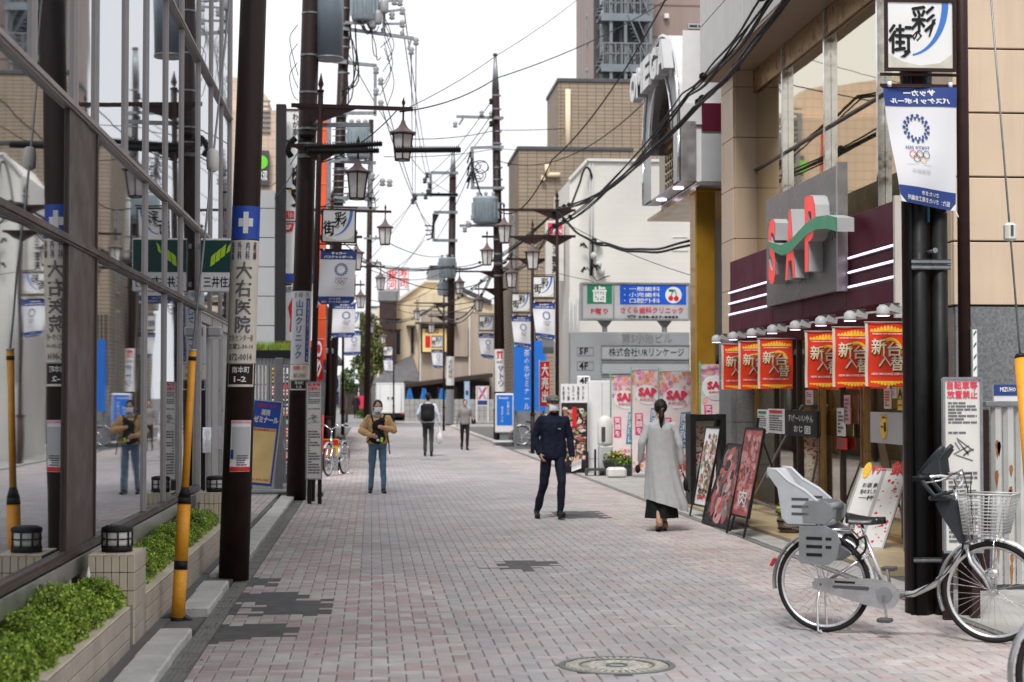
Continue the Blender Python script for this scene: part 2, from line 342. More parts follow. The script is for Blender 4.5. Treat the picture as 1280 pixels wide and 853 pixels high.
def paver(x0, y0, w, h, k):
    x1, y1 = x0+w, y0+h; j = .0035; c = .005; dz = rnd.gauss(0, .0007)
    x0 += j; y0 += j; x1 -= j; y1 -= j
    if x1-x0 < .02: return
    t = [rnd.gauss(0, .0004)+dz for _ in range(4)]
    vs = [(x0,y0,-.02),(x1,y0,-.02),(x1,y1,-.02),(x0,y1,-.02),(x0,y0,-c),(x1,y0,-c),(x1,y1,-c),(x0,y1,-c),(x0+c,y0+c,t[0]),(x1-c,y0+c,t[1]),(x1-c,y1-c,t[2]),(x0+c,y1-c,t[3])]
    return vs, [(8,9,10,11),(4,5,9,8),(5,6,10,9),(6,7,11,10),(7,4,8,11),(0,1,5,4),(1,2,6,5),(3,0,4,7)], k
allp = []
for j in range(int(8.8/U), int(93.3/U)):
    for i in range(i0, i1):
        k = (i-j) % 4
        if k == 0: r = (i*U, j*U, 2*U, U)
        elif k == 3: r = (i*U, j*U, U, 2*U)
        else: continue
        x0, y0, w, h = r; xx0 = max(x0, XL+.002); xx1 = min(x0+w, XR-.002)
        if xx1-xx0 < .025: continue
        cx, cy = x0+w/2, y0+h/2
        if (cx-MH[0])**2+(cy-MH[1])**2 < .30**2: continue
        if in_patch(cx, cy): pf.box(xx0, xx1, y0, y0+h, -.02, -.003); continue
        if cy > 60 and False: continue
        allp.append((xx0, y0, xx1-xx0, h, pcol(cx, cy)))
vis = sorted([p for p in allp if p[1] > 9.72 and -1.06 < p[0] < .38*(p[1])], key=lambda p: p[1])[:296]
vset = set(id(p) for p in vis)
meshes = {}
for p in allp:
    r = paver(*p)
    if r is None: continue
    if id(p) in vset:
        key = (round(p[2], 2), round(p[3], 2), p[4])
        if key not in meshes:
            m_ = MB(); v_, f_, _ = paver(0, 0, p[2], p[3], p[4]); m_.add(v_, f_); o = m_.build('paver', 'paver_%d' % p[4], road); meshes[key] = o.data; o.location = (p[0], p[1], 0)
        else:
            o = bpy.data.objects.new('paver', meshes[key]); COL.objects.link(o); o.parent = road; o.location = (p[0], p[1], rnd.gauss(0, .0006))
    else: big.add(r[0], r[1], r[2])
o = big.build('paving', ['paver_%d' % i for i in range(12)], road); o['kind'] = 'stuff'
pf.build('asphalt_patch', 'patch', road)
# manhole cover with a moulded pattern
mh = thing('manhole_cover', 'round manhole cover with cream and grey-green moulded pattern set in the pavers', 'manhole cover', (MH[0], MH[1], 0))
mat('mh_iron', (.15, .15, .145), .6, .4, .2, 20, .2, 60); mat('mh_cream', (.44, .42, .37), .7, 0, .2, 20, .2, 60, .4, 9); mat('mh_green', (.30, .33, .31), .7, 0, .2, 20, .2, 60, .3, 9); mat('mh_pink', (.42, .36, .34), .7, 0, .2, 20)
def ringband(mb, c, r0, r1, z0, z1, n, m=0):
    vs = []; fs = []
    for k in range(n):
        t = 2*pi*k/n
        for r, z in ((r0, z0), (r0, z1), (r1, z1), (r1, z0)): vs.append((c[0]+r*cos(t), c[1]+r*sin(t), z))
    for k in range(n):
        l = (k+1)%n
        for q in range(4): w = (q+1)%4; fs.append((k*4+q, k*4+w, l*4+w, l*4+q))
    return mb.add(vs, fs, m)
mb = MB(); ringband(mb, MH, .315, .35, -.02, .004, 64); mb.build('rim', 'mh_iron', mh)
mb = MB(); mb.cyl((MH[0], MH[1], -.02), (MH[0], MH[1], 0), .306, n=64); mb.build('plate', 'mh_green', mh)
mb = MB(); mb2 = MB(); mb3 = MB()
for k in range(40):
    t = 2*pi*k/40; c = Vector((MH[0]+.262*cos(t), MH[1]+.262*sin(t), .002)); mb.obox(c, (.06, .024, .010), (0, 0, t))
for k in range(9):
    t = 2*pi*k/9+.2; a = Vector((MH[0], MH[1], 0))+Vector((cos(t), sin(t), 0))*.15
    for q in range(5):
        s = t+q*2*pi/5; (mb if k % 3 else mb3).ell((a.x+.034*cos(s), a.y+.034*sin(s), 0), (.026, .02, .007), 8, 4)
    mb3.ell((a.x, a.y, 0), (.012, .012, .01), 8, 4)
ringband(mb2, MH, .215, .225, 0, .005, 48); ringband(mb2, MH, .055, .065, 0, .006, 24)
mb.build('moulding', 'mh_cream', mh); mb3.build('flower_moulding', 'mh_pink', mh); mb2.build('ring_moulding', 'mh_iron', mh)
# far small covers in the street
for (px, py, w, l) in ((476, 571.5, 1.1, 'pale strip cover across the bricks behind the woman in the tan jacket'), (544, 575, .8, 'rectangular utility cover in the bricks behind the man with the backpack'), (593, 551, .7, 'thin grey cover in the bricks by the woman in the grey top')):
    p = G(px, py); mb = MB(); mb.bbox(p.x-w/2, p.x+w/2, p.y-.35, p.y+.35, -.01, .006, .004); mb.box(p.x-w/2+.05, p.x+w/2-.05, p.y-.3, p.y+.3, .005, .009)
    tag(mb.build('utility_cover', 'mid_grey' if w != 1.1 else 'concrete'), l, 'utility cover')
# left gutter, kerb stones, strip of asphalt and tiled apron
mb = MB()
for k in range(int((40-8)/.6)):
    y = 8+k*.6; mb.box(-1.195, -1.065, y+.004, y+.596, -.03, -.008)
    for q in range(4): mb.box(-1.18+q*.03, -1.165+q*.03, y+.02, y+.58, -.008, -.003)
tag(mb.build('gutter', 'gutter'), kind='structure')
kerb = tag(bpy.data.objects.new('kerb', None), kind='structure'); COL.objects.link(kerb)
kmesh = None; y = 7.6
while y < 27:
    if not (12.0 < y+.3 < 12.75 or 14.75 < y+.3 < 15.45):
        if kmesh is None: o = MB().bbox(-1.42, -1.2, 0, .596, -.03, .055, .012).build('kerb_stone', 'kerb_stone', kerb); kmesh = o.data
        else: o = bpy.data.objects.new('kerb_stone', kmesh); COL.objects.link(o); o.parent = kerb
        o.location = (rnd.gauss(0, .003), y, rnd.gauss(0, .004)); o.rotation_euler.z = rnd.gauss(0, .004)
    y += .6
mb = MB(); mb.box(-1.51, -1.42, 6, 15.6, -.03, .03); mb.box(-1.42, -1.2, 12.02, 12.7, -.03, .012); mb.box(-1.42, -1.2, 14.8, 15.42, -.03, .02)
tag(mb.build('pavement_strip', 'asphalt'), kind='structure')
mb = MB(); mb.box(-1.5, -1.44, 15.6, 27, -.03, .035, 1); mb.box(-2.6, -1.5, 24, 30, -.03, .03, 0)
tag(mb.build('gutter_cover', ['gutter', 'asphalt']), kind='structure')
ap = tag(bpy.data.objects.new('tiled_apron', None), kind='structure'); COL.objects.link(ap)
am = {}
for a in range(8):
    for b in range(40):
        X0 = -2.3+a*.1; Y0 = 17.0+b*.3
        if X0 < -1.93 and Y0 < 24: continue
        k = rnd.choice([2,3,4,0])
        if k not in am: o = MB().bbox(0, .096, 0, .294, 0, .04, .004).build('tile', 'paver_%d' % k, ap); am[k] = o.data
        else: o = bpy.data.objects.new('tile', am[k]); COL.objects.link(o); o.parent = ap
        o.location = (X0, Y0, 0)
# right kerb line and concrete apron slabs
mb = MB(); mb.box(4.2, 4.26, 5, 60, -.03, .006); tag(mb.build('drain_line', 'gutter'), kind='structure')
sl = tag(bpy.data.objects.new('pavement', None), kind='structure'); COL.objects.link(sl)
sm = None
for a in range(2):
    for b in range(64):
        Y0 = 14+b*.6
        if a == 1 and Y0 < 25: continue
        if sm is None: o = MB().bbox(0, .56, 0, .592, -.03, .02, .005).build('paving_slab', 'concrete', sl); sm = o.data
        
        else: o = bpy.data.objects.new('paving_slab', sm); COL.objects.link(o); o.parent = sl
        o.location = (4.265+a*.57, Y0, rnd.gauss(0, .0015))
        if Y0 < 24.8: o.scale.x = .5
MB().box(4.26, 6.9, 5, 14, -.03, .012).build('concrete_strip', 'concrete', sl)
MB().box(5.4, 9, 26.6, 60, -.03, .018).build('concrete_yard', 'concrete', sl)
tt = tag(bpy.data.objects.new('shop_step', None), kind='structure'); COL.objects.link(tt); tm = None
for a in range(4):
    for b in range(31):
        if tm is None: o = MB().bbox(0, .294, 0, .294, -.03, .06, .004).build('tile', 'tan_tile', tt); tm = o.data
        else: o = bpy.data.objects.new('tile', tm); COL.objects.link(o); o.parent = tt
        o.location = (4.55+a*.3, 15.45+b*.3, 0)
# beyond the crossing
mb = MB(); mb.box(-3.4, .9, 106, 111, -.03, -.004); mb.add([(-3.4,112,-.005),(1.0,112,-.005),(1.0,130,.315),(-3.4,130,.315)], [(0,1,2,3)]); mb.box(-3.4, 1.0, 130, 300, .25, .315)
tag(mb.build('far_road', 'asphalt_far'), kind='structure')
mb = MB(); mb.bbox(4.3, 12, 93.5, 93.8, -.03, .12, .02); mb.bbox(1.3, 14, 106.5, 106.8, -.03, .12, .02); mb.bbox(4.2, 4.4, 60, 93.5, -.03, .1, .02)
tag(mb.build('far_kerb', 'kerb_stone'), kind='structure')
def weed(x, y, n, h, label, cat='weeds', mt='leaf_a'):
    mb = MB()
    for _ in range(n):
        a = rnd.uniform(0, 2*pi); r = rnd.uniform(0, .06); l = rnd.uniform(.5, 1)*h; b = rnd.uniform(-.6, .6)
        p = Vector((x+r*cos(a), y+r*sin(a), 0)); q = p+Vector((b*l*.6, rnd.uniform(-.5,.5)*l, l)); w = .006
        mb.add([p+Vector((-w,0,0)), p+Vector((w,0,0)), (p+q)/2+Vector((w,0,.1*l)), q], [(0,1,2,3)])
    tag(mb.build('weeds', mt), label, cat, kind='stuff')
mat('leaf_a', (.07, .14, .02), .5, 0, .4, 30); mat('leaf_b', (.12, .2, .03), .5, 0, .4, 30); mat('leaf_c', (.04, .085, .015), .5, 0, .3, 30)
mat('leaf_tan', (.2, .13, .04), .6, 0, .3, 20); mat('bark', (.09, .07, .055), .8, 0, .25, 12, .4, 40)
weed(*gp(400, 621), 40, .09, 'tuft of green weeds at the foot of the notice board'); weed(*gp(664, 567), 50, .12, 'tuft of weeds at the foot of the lamp post by the blue banner')
# ================================================================ LEFT: GLASS BUILDING AND ITS PLANTER
mirrormat('left_glass', (.80, .82, .84), (.03, .034, .037), .58)
GX = -1.93
gb = thing('glass_office_building', 'glass-fronted office building with bronze frames mirroring the street, along the left side', 'building', (GX, 15, 0))
mat('base_tile', (.42, .38, .33), .6, 0, .1, 4, .15, 50, .4, 2)
YE = 23.6; YS = 2.0
ymull = [2.6, 4.3, 5.8, 7.2, 8.6, 10.0, 11.4, 12.25, 13.7, 14.95, 16.35, 17.7, 19.4, 20.9, 22.3, YE]
zr = [.60, 2.60, 3.47, 5.38, 7.3, 9.2, 11.2, 13.2]
rg = random.Random(4)
def pane(y0, y1, z0, z1):
    if y0 < 13.0: y0 = y0
    mb = MB(); mb.box(-.008, .008, -(y1-y0)/2+.02, (y1-y0)/2-.02, -(z1-z0)/2+.02, (z1-z0)/2-.02)
    o = mb.build('window_pane', 'left_glass'); o.parent = gb; o.location = (-.018, (y0+y1)/2-15, (z0+z1)/2); o.rotation_euler = (0, rg.gauss(0, .0012), rg.gauss(0, .0012)); return o
for j in range(len(zr)-1):
    for i in range(len(ymull)-1):
        y0, y1 = ymull[i], ymull[i+1]
        if j in (0, 1):
            if y0 == 7.2: y1 = 11.12
            elif 7.2 < y0 < 11.3: continue
        if j == 0:
            if y0 >= 19.4: continue
            if y0 == 12.25: y1 = 14.95
            elif y0 == 13.7: continue
            if y0 == 11.4: continue
            if y1 == 11.4: y1 = 11.15
        elif j == 1:
            if y0 == 11.4: continue
            if y1 == 11.4: y1 = 11.15
            if y0 == 12.25: y1 = 14.95
            elif y0 == 13.7: continue
        pane(y0, y1, zr[j], zr[j+1])
    for i, y in enumerate(ymull):
        if j in (0, 1) and y in (8.6, 10.0, 11.4, 13.7): continue
        if j == 0 and y > 19.5: continue
        w = .04; MB().box(GX-.06, GX+.016, y-w/2, y+w/2, zr[j]+.035, zr[j+1]-.035).build('mullion', 'bronze_frame' if j < 2 and y < 13 else 'frame_grey', gb)
for j, z in enumerate(zr):
    mb = MB(); y1 = 19.4 if j == 0 else YE; mb.box(GX-.06, GX+.025, YS, y1, z-.03, z+.03); mb.box(GX+.025, GX+.04, YS, y1, z-.016, z+.01)
    mb.build('rail', 'bronze_frame' if j < 2 else 'frame_grey', gb)
mb = MB(); mb.box(GX-.03, GX+.012, 11.12, 11.86, .60, 3.435); mb.box(GX-.03, GX+.004, 11.87, 12.24, .60, 3.435); mb.build('column_cladding', 'bronze_frame', gb)
mb = MB(); mb.box(GX-.1, GX+.05, YS, 19.4, .49, .56); mb.box(GX+.05, GX+.065, YS, 19.4, .47, .575); mb.build('sill', 'alu', gb)
mb = MB(); mb.box(GX-.3, GX, YS, 19.4, 0, .49); mb.build('base_wall', 'base_tile', gb)
# joints of the base wall as raised tiles
bm_ = None
for i in range(34):
    for j in range(4):
        y = 6.5+i*.38
        if bm_ is None: o = MB().bbox(0, .012, 0, .372, 0, .112, .003).build('tile', 'base_tile'); o.parent = gb; bm_ = o.data
        else: o = bpy.data.objects.new('tile', bm_); COL.objects.link(o); o.parent = gb
        o.location = (0, y-15, .01+j*.12)
mb = MB(); mb.box(-12, GX-.07, YS, YE, 0, 13.2); mb.build('building_body', 'dark_grey', gb)
mb = MB(); mb.box(-12, GX+.1, YS, YE+.1, 13.24, 13.8); mb.build('parapet', 'alu', gb)
mb = MB(); mb.box(-12, GX+.02, YE, YE+.12, 0, 13.2); mb.build('end_wall', 'light_grey', gb)
# pale metal service doors at the far end
for k, (y0, y1) in enumerate(((19.45, 20.75), (20.85, 22.15), (22.25, 23.5))):
    mb = MB(); mb.box(GX-.05, GX+.03, y0, y0+.08, 0, 2.55); mb.box(GX-.05, GX+.03, y1-.08, y1, 0, 2.55); mb.box(GX-.05, GX+.03, y0+.08, y1-.08, 2.45, 2.55)
    d = mb.build('door_frame', 'alu', gb)
    d2 = MB().box(GX-.04, GX, y0+.085, y1-.085, .03, 2.445).build('door', 'light_grey' if k else 'left_glass', gb)
    mb = MB(); mb.box(GX, GX+.05, y1-.2, y1-.16, .95, 1.25); mb.build('handle', 'chrome', d2)
mb = MB(); mb.box(GX-.05, GX+.06, 19.4, YE, 2.55-.002, 2.565); mb.build('door_head', 'alu', gb)
# security lamp
lm = thing('wall_lamp', 'small pale box lamp above the service doors of the glass building', 'lamp', (GX+.03, 20.2, 2.4)); mb = MB(); mb.bbox(GX+.03, GX+.2, 20.1, 20.3, 2.3, 2.42, .02); mb.build('lamp_case', 'light_grey', lm); mb = MB(); mb.box(GX+.05, GX+.18, 20.12, 20.28, 2.28, 2.299); mb.build('lens', 'white', lm)
# projecting bank sign
SY = 19.0; bs = thing('bank_sign', 'projecting white and dark green bank sign hanging off the glass building', 'sign', (GX+.05, SY, 2.8))
sz1, sz0 = 1.6+(497-300)*SY/F, 1.6+(497-366)*SY/F; zm = 1.6+(497-342)*SY/F
MB().bbox(GX+.06, GX+.66, SY, SY+.14, sz0, sz1, .008).build('sign_box', 'white', bs)
MB().box(GX+.07, GX+.65, SY-.004, SY, zm, sz1-.02).build('green_panel', mat('bank_green', (.008, .055, .05), .35, 0, .03, 3), bs)
fn = planeY(GX+.07, zm, SY-.008); mb = MB()
for k in range(3):
    u = .1+k*.055; v = .06+k*.045; mb.add([fn(u,v), fn(u+.048,v+.03), fn(u+.06,v+.16), fn(u+.01,v+.11)], [(0,1,2,3)])
mb.add([fn(.27,.2), fn(.31,.23), fn(.33,.33), fn(.29,.28)], [(0,1,2,3)])
mb.build('emblem', mat('lime', (.45, .7, .02), .5, 0, .02, 3), bs)
mb = MB(); put(mb, '三井住友銀行', planeY(GX+.07, sz0, SY-.004), .03, .56, .045, .165, bold=.02, keep=False); mb.build('lettering', 'text_black', bs)
mb = MB(); mb.bar((GX+.02, SY+.07, sz1-.08), (GX+.1, SY+.07, sz1-.08), .05, .05); mb.bar((GX+.02, SY+.07, sz0+.08), (GX+.1, SY+.07, sz0+.08), .05, .05); mb.build('bracket', 'galv', bs)
# -------- planter
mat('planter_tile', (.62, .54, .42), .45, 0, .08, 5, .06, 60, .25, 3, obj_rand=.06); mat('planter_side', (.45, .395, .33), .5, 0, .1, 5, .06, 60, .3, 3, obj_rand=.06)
mat('soil', (.05, .035, .025), .9, 0, .3, 30, .6, 60); mat('grout', (.22, .2, .18), .9, 0, .1, 20)
PX = -1.5
pl = thing('planter_wall', 'low tan tiled planter wall running along the glass building', 'planter', (PX, 12, 0))
mb = MB(); mb.box(PX-.13, PX-.012, 6, 11.2, 0, .28); mb.box(PX-.13, PX-.012, 11.74, 18.3, 0, .28); mb.build('core', 'grout', pl)
MB().box(GX, PX-.13, 6, 18.6, 0, .24).build('soil', 'soil', pl)
tmesh = {}
def tile(parent, x, y, z, sx, sy, sz, mt):
    key = (sx, sy, sz, mt)
    if key not in tmesh: o = MB().bbox(0, sx, 0, sy, 0, sz, .003).build('tile', mt, None); tmesh[key] = o.data
    else: o = bpy.data.objects.new('tile', tmesh[key]); COL.objects.link(o)
    o.parent = parent; o.location = Vector((x, y, z))-wofs(parent); return o
k = 0; y = 8.2
while y < 18.3:
    if not (11.0 < y+.05 < 11.74):
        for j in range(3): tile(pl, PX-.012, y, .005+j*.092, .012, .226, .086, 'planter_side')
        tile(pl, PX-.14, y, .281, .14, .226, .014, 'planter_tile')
    y += .233
def pillar(Yp, label):
    p = thing('planter_pillar', label, 'pillar', (-1.65, Yp, 0)); MB().box(-1.792, -1.508, Yp+.012, Yp+.528, 0, .585).build('core', 'grout', p)
    for i in range(6):
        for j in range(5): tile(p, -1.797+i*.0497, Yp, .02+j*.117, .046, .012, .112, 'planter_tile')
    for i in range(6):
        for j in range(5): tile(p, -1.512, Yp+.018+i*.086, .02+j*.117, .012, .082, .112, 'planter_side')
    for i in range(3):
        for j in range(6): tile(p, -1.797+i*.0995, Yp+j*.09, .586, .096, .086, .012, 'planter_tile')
    l = thing('pillar_lamp', label.replace('tan tiled pillar', 'round black caged lamp on the pillar').replace(' by the yellow guard pipe', '').replace(' at the far end of', ' past').replace(' behind the clinic pole', ''), 'lamp', (-1.65, Yp+.25, .6)); c = (-1.65, Yp+.25, .6)
    MB().lathe([(.1, 0), (.1, .035), (.09, .04)], c, 20).build('base', 'black', l)
    MB().lathe([(.086, .036), (.09, .06), (.09, .12), (.086, .14)], c, 20).build('diffuser', mat('frosted', (.62, .62, .6), .3, 0, .05, 8), l)
    MB().lathe([(.098, .128), (.102, .135), (.1, .155), (.07, .168), (.01, .172)], c, 20).build('cap', 'black', l)
    mb = MB()
    for q in range(8): t = q*pi/4+.2; mb.cyl((c[0]+.096*cos(t), c[1]+.096*sin(t), c[2]+.03), (c[0]+.096*cos(t), c[1]+.096*sin(t), c[2]+.14), .006, n=6)
    ringband(mb, c, .092, .099, c[2]+.08, c[2]+.088, 20); mb.build('cage', 'black', l)
pillar(11.2, 'tan tiled pillar between the two hedges by the yellow guard pipe'); pillar(18.35, 'tan tiled pillar at the far end of the hedge behind the clinic pole')
def hedge(x0, x1, y0, y1, z0, zt, n, label, seed, s=.019):
    r = random.Random(seed); h = thing('hedge', label, 'hedge', ((x0+x1)/2, (y0+y1)/2, z0))
    def top(y, x): return zt+.05*sin(y*3.1+seed)+.03*sin(y*9.3+x*11)+.02*sin(y*23+x*17)
    mb = MB(); N = int((y1-y0)/.08)
    def fn(u, v):
        y = y0+(y1-y0)*v; t = pi*u; x = (x0+x1)/2-cos(t)*(x1-x0)/2*.86; return (x, y, z0-.02+(top(y, x)-z0-.02)*sin(t)**.5)
    mb.sheet(fn, 10, N); mb.build('dark_core', mat('hedge_core', (.022, .035, .01), .9, 0, .3, 30), h)  # solid dark shell filling the hedge under its leaves
    mb = MB()
    for _ in range(n):
        y = r.uniform(y0-.03, y1+.03); t = r.random(); a = pi*t; cx = (x0+x1)/2-cos(a)*(x1-x0)/2; k = r.uniform(.82, 1.07)+.06*sin(y*14+cx*20)
        bump = .03*sin(y*12.7+seed)*sin(cx*21); p = Vector(((x0+x1)/2+(cx-(x0+x1)/2)*k+bump*.4, y, z0+(top(y, cx)-z0)*sin(a)**.5*k))
        d = Vector((r.gauss(0,1), r.gauss(0,1), r.gauss(.5,.8))).normalized(); e = d.cross(Vector((r.gauss(0,1), r.gauss(0,1), r.gauss(0,1)))).normalized(); l = s*r.uniform(.6, 1.3); w = l*.42
        mb.add([p, p+d*l*.5+e*w, p+d*l, p+d*l*.5-e*w], [(0,1,2,3)], r.choices([0,1,2], [5,4,2])[0])
    o = mb.build('leaves', ['leaf_h1', 'leaf_h2', 'leaf_h3'], h); o['kind'] = 'stuff'
for i, c in enumerate([(.20,.32,.03), (.38,.50,.06), (.10,.18,.018)]): mat('leaf_h%d' % (i+1), c, .5, 0, .3, 14)
hedge(-1.92, -1.55, 7.6, 11.05, .22, .46, 34000, 'clipped bright green hedge in the near half of the tan planter', 3)
hedge(-1.9, -1.58, 11.9, 18.2, .22, .42, 30000, 'long clipped hedge in the far half of the tan planter beyond the tiled pillar', 5)
# small white ornament with two pointed ears
og = thing('garden_ornament', 'white plastic ornament with two pointed ears behind the near hedge', 'ornament', (-1.83, 11.0, .24)); mb = MB()
for dx in (0, .12):
    mb.tube([(-1.9+dx, 11.08, .24), (-1.9+dx, 11.08, .38), (-1.895+dx, 11.08, .47), (-1.88+dx*.9, 11.08, .535)], [.02, .022, .016, .003], 8)
mb.tube([(-1.9, 11.08, .36), (-1.84, 11.08, .33), (-1.78, 11.08, .36)], .018, 8); mb.build('ears', 'white', og)
# ================================================================ RIGHT: PARLOUR BUILDING (SAP)
RX = 5.3
mirrormat('shop_glass', (.82, .78, .68), (.06, .05, .03), .42, .02, .85)
mirrormat('upper_glass', (.86, .80, .66), (.18, .15, .09), .68)
mat('beige_panel', (.66, .51, .37), .45, 0, .05, 2, .02, 30, .3, .9, streak=True); mat('beige_side', (.68, .52, .37), .45, 0, .05, 2, .02, 30, .3, .9, streak=True)
mat('stone_grey', (.17, .175, .18), .35, 0, .35, 45, .05, 60); mat('joint', (.05, .04, .035), .8, 0, .1, 5)
mat('purple_panel', (.10, .010, .03), .5, 0, .04, 2, spec=.12); mat('sap_grey', (.17, .17, .175), .3, .3, .05, 3)
mat('led', (.9, .75, .9), .4, 0, 0, 1, emit=(.95, .72, .95, .75)); mat('gold_metal', (.35, .22, .09), .3, .8, .1, 5); mat('soffit', (.38, .27, .17), .5, 0, .1, 3)
pb = thing('parlour_building', 'beige panelled parlour building with tall mirrored windows and a purple fascia', 'building', (RX, 18, 0))
Y0, Y1 = 15.4, 25.9
def panel(parent, x0, x1, y0, y1, z0, z1, mt='beige_panel', nm='panel', b=.006):
    return MB().bbox(x0, x1, y0, y1, z0, z1, b).build(nm, mt, parent)
zj = [2.44]+[3.03+i*.592 for i in range(13)]
MB().box(RX+.06, 14, Y0+.06, Y1-.05, 0, 2.9).box(RX+.5, 14, Y0+.06, Y1-.05, 2.9, 11).build('core', 'joint', pb) if False else None
MB().box(8.6, 14, Y0+.06, Y1-.05, 0, 11).build('core', 'dark_grey', pb)
mb = MB(); mb.box(RX+.03, 14, Y0+.05, Y0+.2, 0, 11); mb.box(RX+.03, RX+.4, Y0+.2, Y0+1.0, 0, 11); mb.box(RX+.03, RX+.45, 25.06, 25.86, 0, 8.3); mb.box(RX+.5, 14, Y1-.2, Y1-.05, 0, 11); mb.build('backing', 'joint', pb)['kind'] = 'stuff'
# near end wall: panels facing the camera
for j in range(len(zj)-1):
    for i in range(4):
        xa = RX+i*1.8; panel(pb, xa+.004, xa+1.796, Y0, Y0+.05, zj[j]+.008, zj[j+1]-.008)
    panel(pb, RX-.0, RX+.03, Y0+.052, 17.0, zj[j]+.008, zj[j+1]-.008, 'beige_side')
for i in range(4): panel(pb, RX+.02+i*1.2, RX+1.212+i*1.2, Y0+.01, Y0+.05, 0, 2.43, 'stone_grey', 'stone_slab', .003)
panel(pb, RX+.01, RX+.03, Y0+.06, 17.0, 0, 2.43, 'stone_grey', 'stone_slab', .003)
# corner pillar far end: beige above, stone below
for j in range(10):
    z0 = 2.44+.75*j-.0; z1 = z0+.742
    if z0 > 7.2: break
    panel(pb, RX, RX+.03, 25.05, Y1, z0, z1); panel(pb, RX+.03, RX+.5, 25.03, 25.06, z0, z1, 'beige_side')
    panel(pb, RX+.5, RX+.62, 25.03, 25.3, z0, z1, 'beige_side')
for j in range(4):
    for y in (25.0, 25.45): panel(pb, RX-.05, RX+.02, y, y+.44, j*.62, j*.62+.612, 'stone_grey', 'stone_slab', .003)
    panel(pb, RX+.02, RX+.5, 24.98, 25.0, j*.62, j*.62+.612, 'stone_grey', 'stone_slab', .003)
# upper overhang
OX = 5.0; za = 1.6+417*25.1/F*(OX/5.0)
mb = MB(); mb.box(OX+.03, 14, 17.0, 25.1+.9, za+.03, 11.6); mb.build('upper_storey', 'joint', pb)
for i in range(6):
    for j in range(6): panel(pb, OX, OX+.03, 16.9+i*1.52, 16.9+i*1.52+1.51, za+.02+j*.8, za+.02+j*.8+.79, 'off_white', 'panel')
MB().box(OX+.01, 6.2, 16.9, 26.02, za-.02, za+.015).build('soffit', 'soffit', pb)
for i in range(3): panel(pb, OX+.03+i*.8, OX+.82+i*.8, 26.0, 26.03, za+.03, 11, 'off_white')
# tall upper windows
WX = 5.62; ws = [25.25, 23.1, 20.9, 18.65, 17.05]
for i in range(4):
    for (z0, z1) in ((3.5, 4.95), (4.95, za-.35)):
        o = MB().box(-.006, .006, -(ws[i]-ws[i+1])/2+.05, (ws[i]-ws[i+1])/2-.05, -(z1-z0)/2+.01, (z1-z0)/2-.01).build('window_pane', 'upper_glass'); o.parent = pb; o.location = (WX+.03-RX, (ws[i]+ws[i+1])/2-18, (z0+z1)/2); o.rotation_euler = (0, rg.gauss(0, .002), rg.gauss(0, .003))
    MB().box(WX-.01, WX+.05, ws[i+1]+.05, ws[i]-.05, 4.94, 4.965).build('transom', 'bronze_frame', pb)
for w in ws: MB().box(WX-.05, WX+.06, w-.04, w+.04, 3.4, za-.05).box(WX-.056, WX-.051, w-.03, w+.03, 3.4, za-.06).build('mullion', 'chrome', pb)
MB().box(WX-.02, WX+.3, 17.05, 25.3, za-.35, za-.03).build('window_head', 'gold_metal', pb)
MB().box(WX+.05, 8.6, 17.05, 25.3, 3.4, za).build('dark_interior', 'dark_grey', pb)
# purple fascia with light strips
zt, zb = 3.6, 2.57; FY0, FY1 = 17.0, 25.2
seg = [(FY0, 18.85), (18.85, 20.8), (20.8, 22.4), (22.4, FY1)]
for a, b in seg:
    MB().bbox(RX-.02, RX+.35, a+.004, b-.004, 2.80, zt, .004).build('fascia_panel', 'purple_panel', pb)
    MB().bbox(RX-.04, RX+.3, a+.004, b-.004, zb, 2.79, .004).build('fascia_panel', 'purple_panel', pb)
mb = MB(); mb.add([(RX-.04, FY0, zb), (RX-.04, FY1, zb), (RX+.25, FY1, 2.35), (RX+.25, FY0, 2.35), (RX+.3, FY0, zb), (RX+.3, FY1, zb)], [(0,1,2,3), (3,2,5,4), (0,3,4), (1,5,2)]); mb.build('lower_fascia', 'purple_panel', pb)
MB().box(RX-.07, RX+.3, FY0-.06, FY0, 2.4, zt+.03).build('fascia_end', 'off_white', pb)
for z in (3.14, 2.98, 2.82):
    for a, b in ((FY0+.02, 18.75), (22.5, FY1-.02)):
        n = 5 if a < 20 else 6
        mb = MB(); mb.box(RX-.034, RX-.02, a, b, z-.026, z+.026); s = mb.build('light_trough', 'black', pb)
        for k in range(n): y0 = a+(b-a)*k/n; MB().cyl((RX-.045, y0+.015, z), (RX-.045, y0+(b-a)/n-.015, z), .013, n=8).build('light_tube', 'led', s)
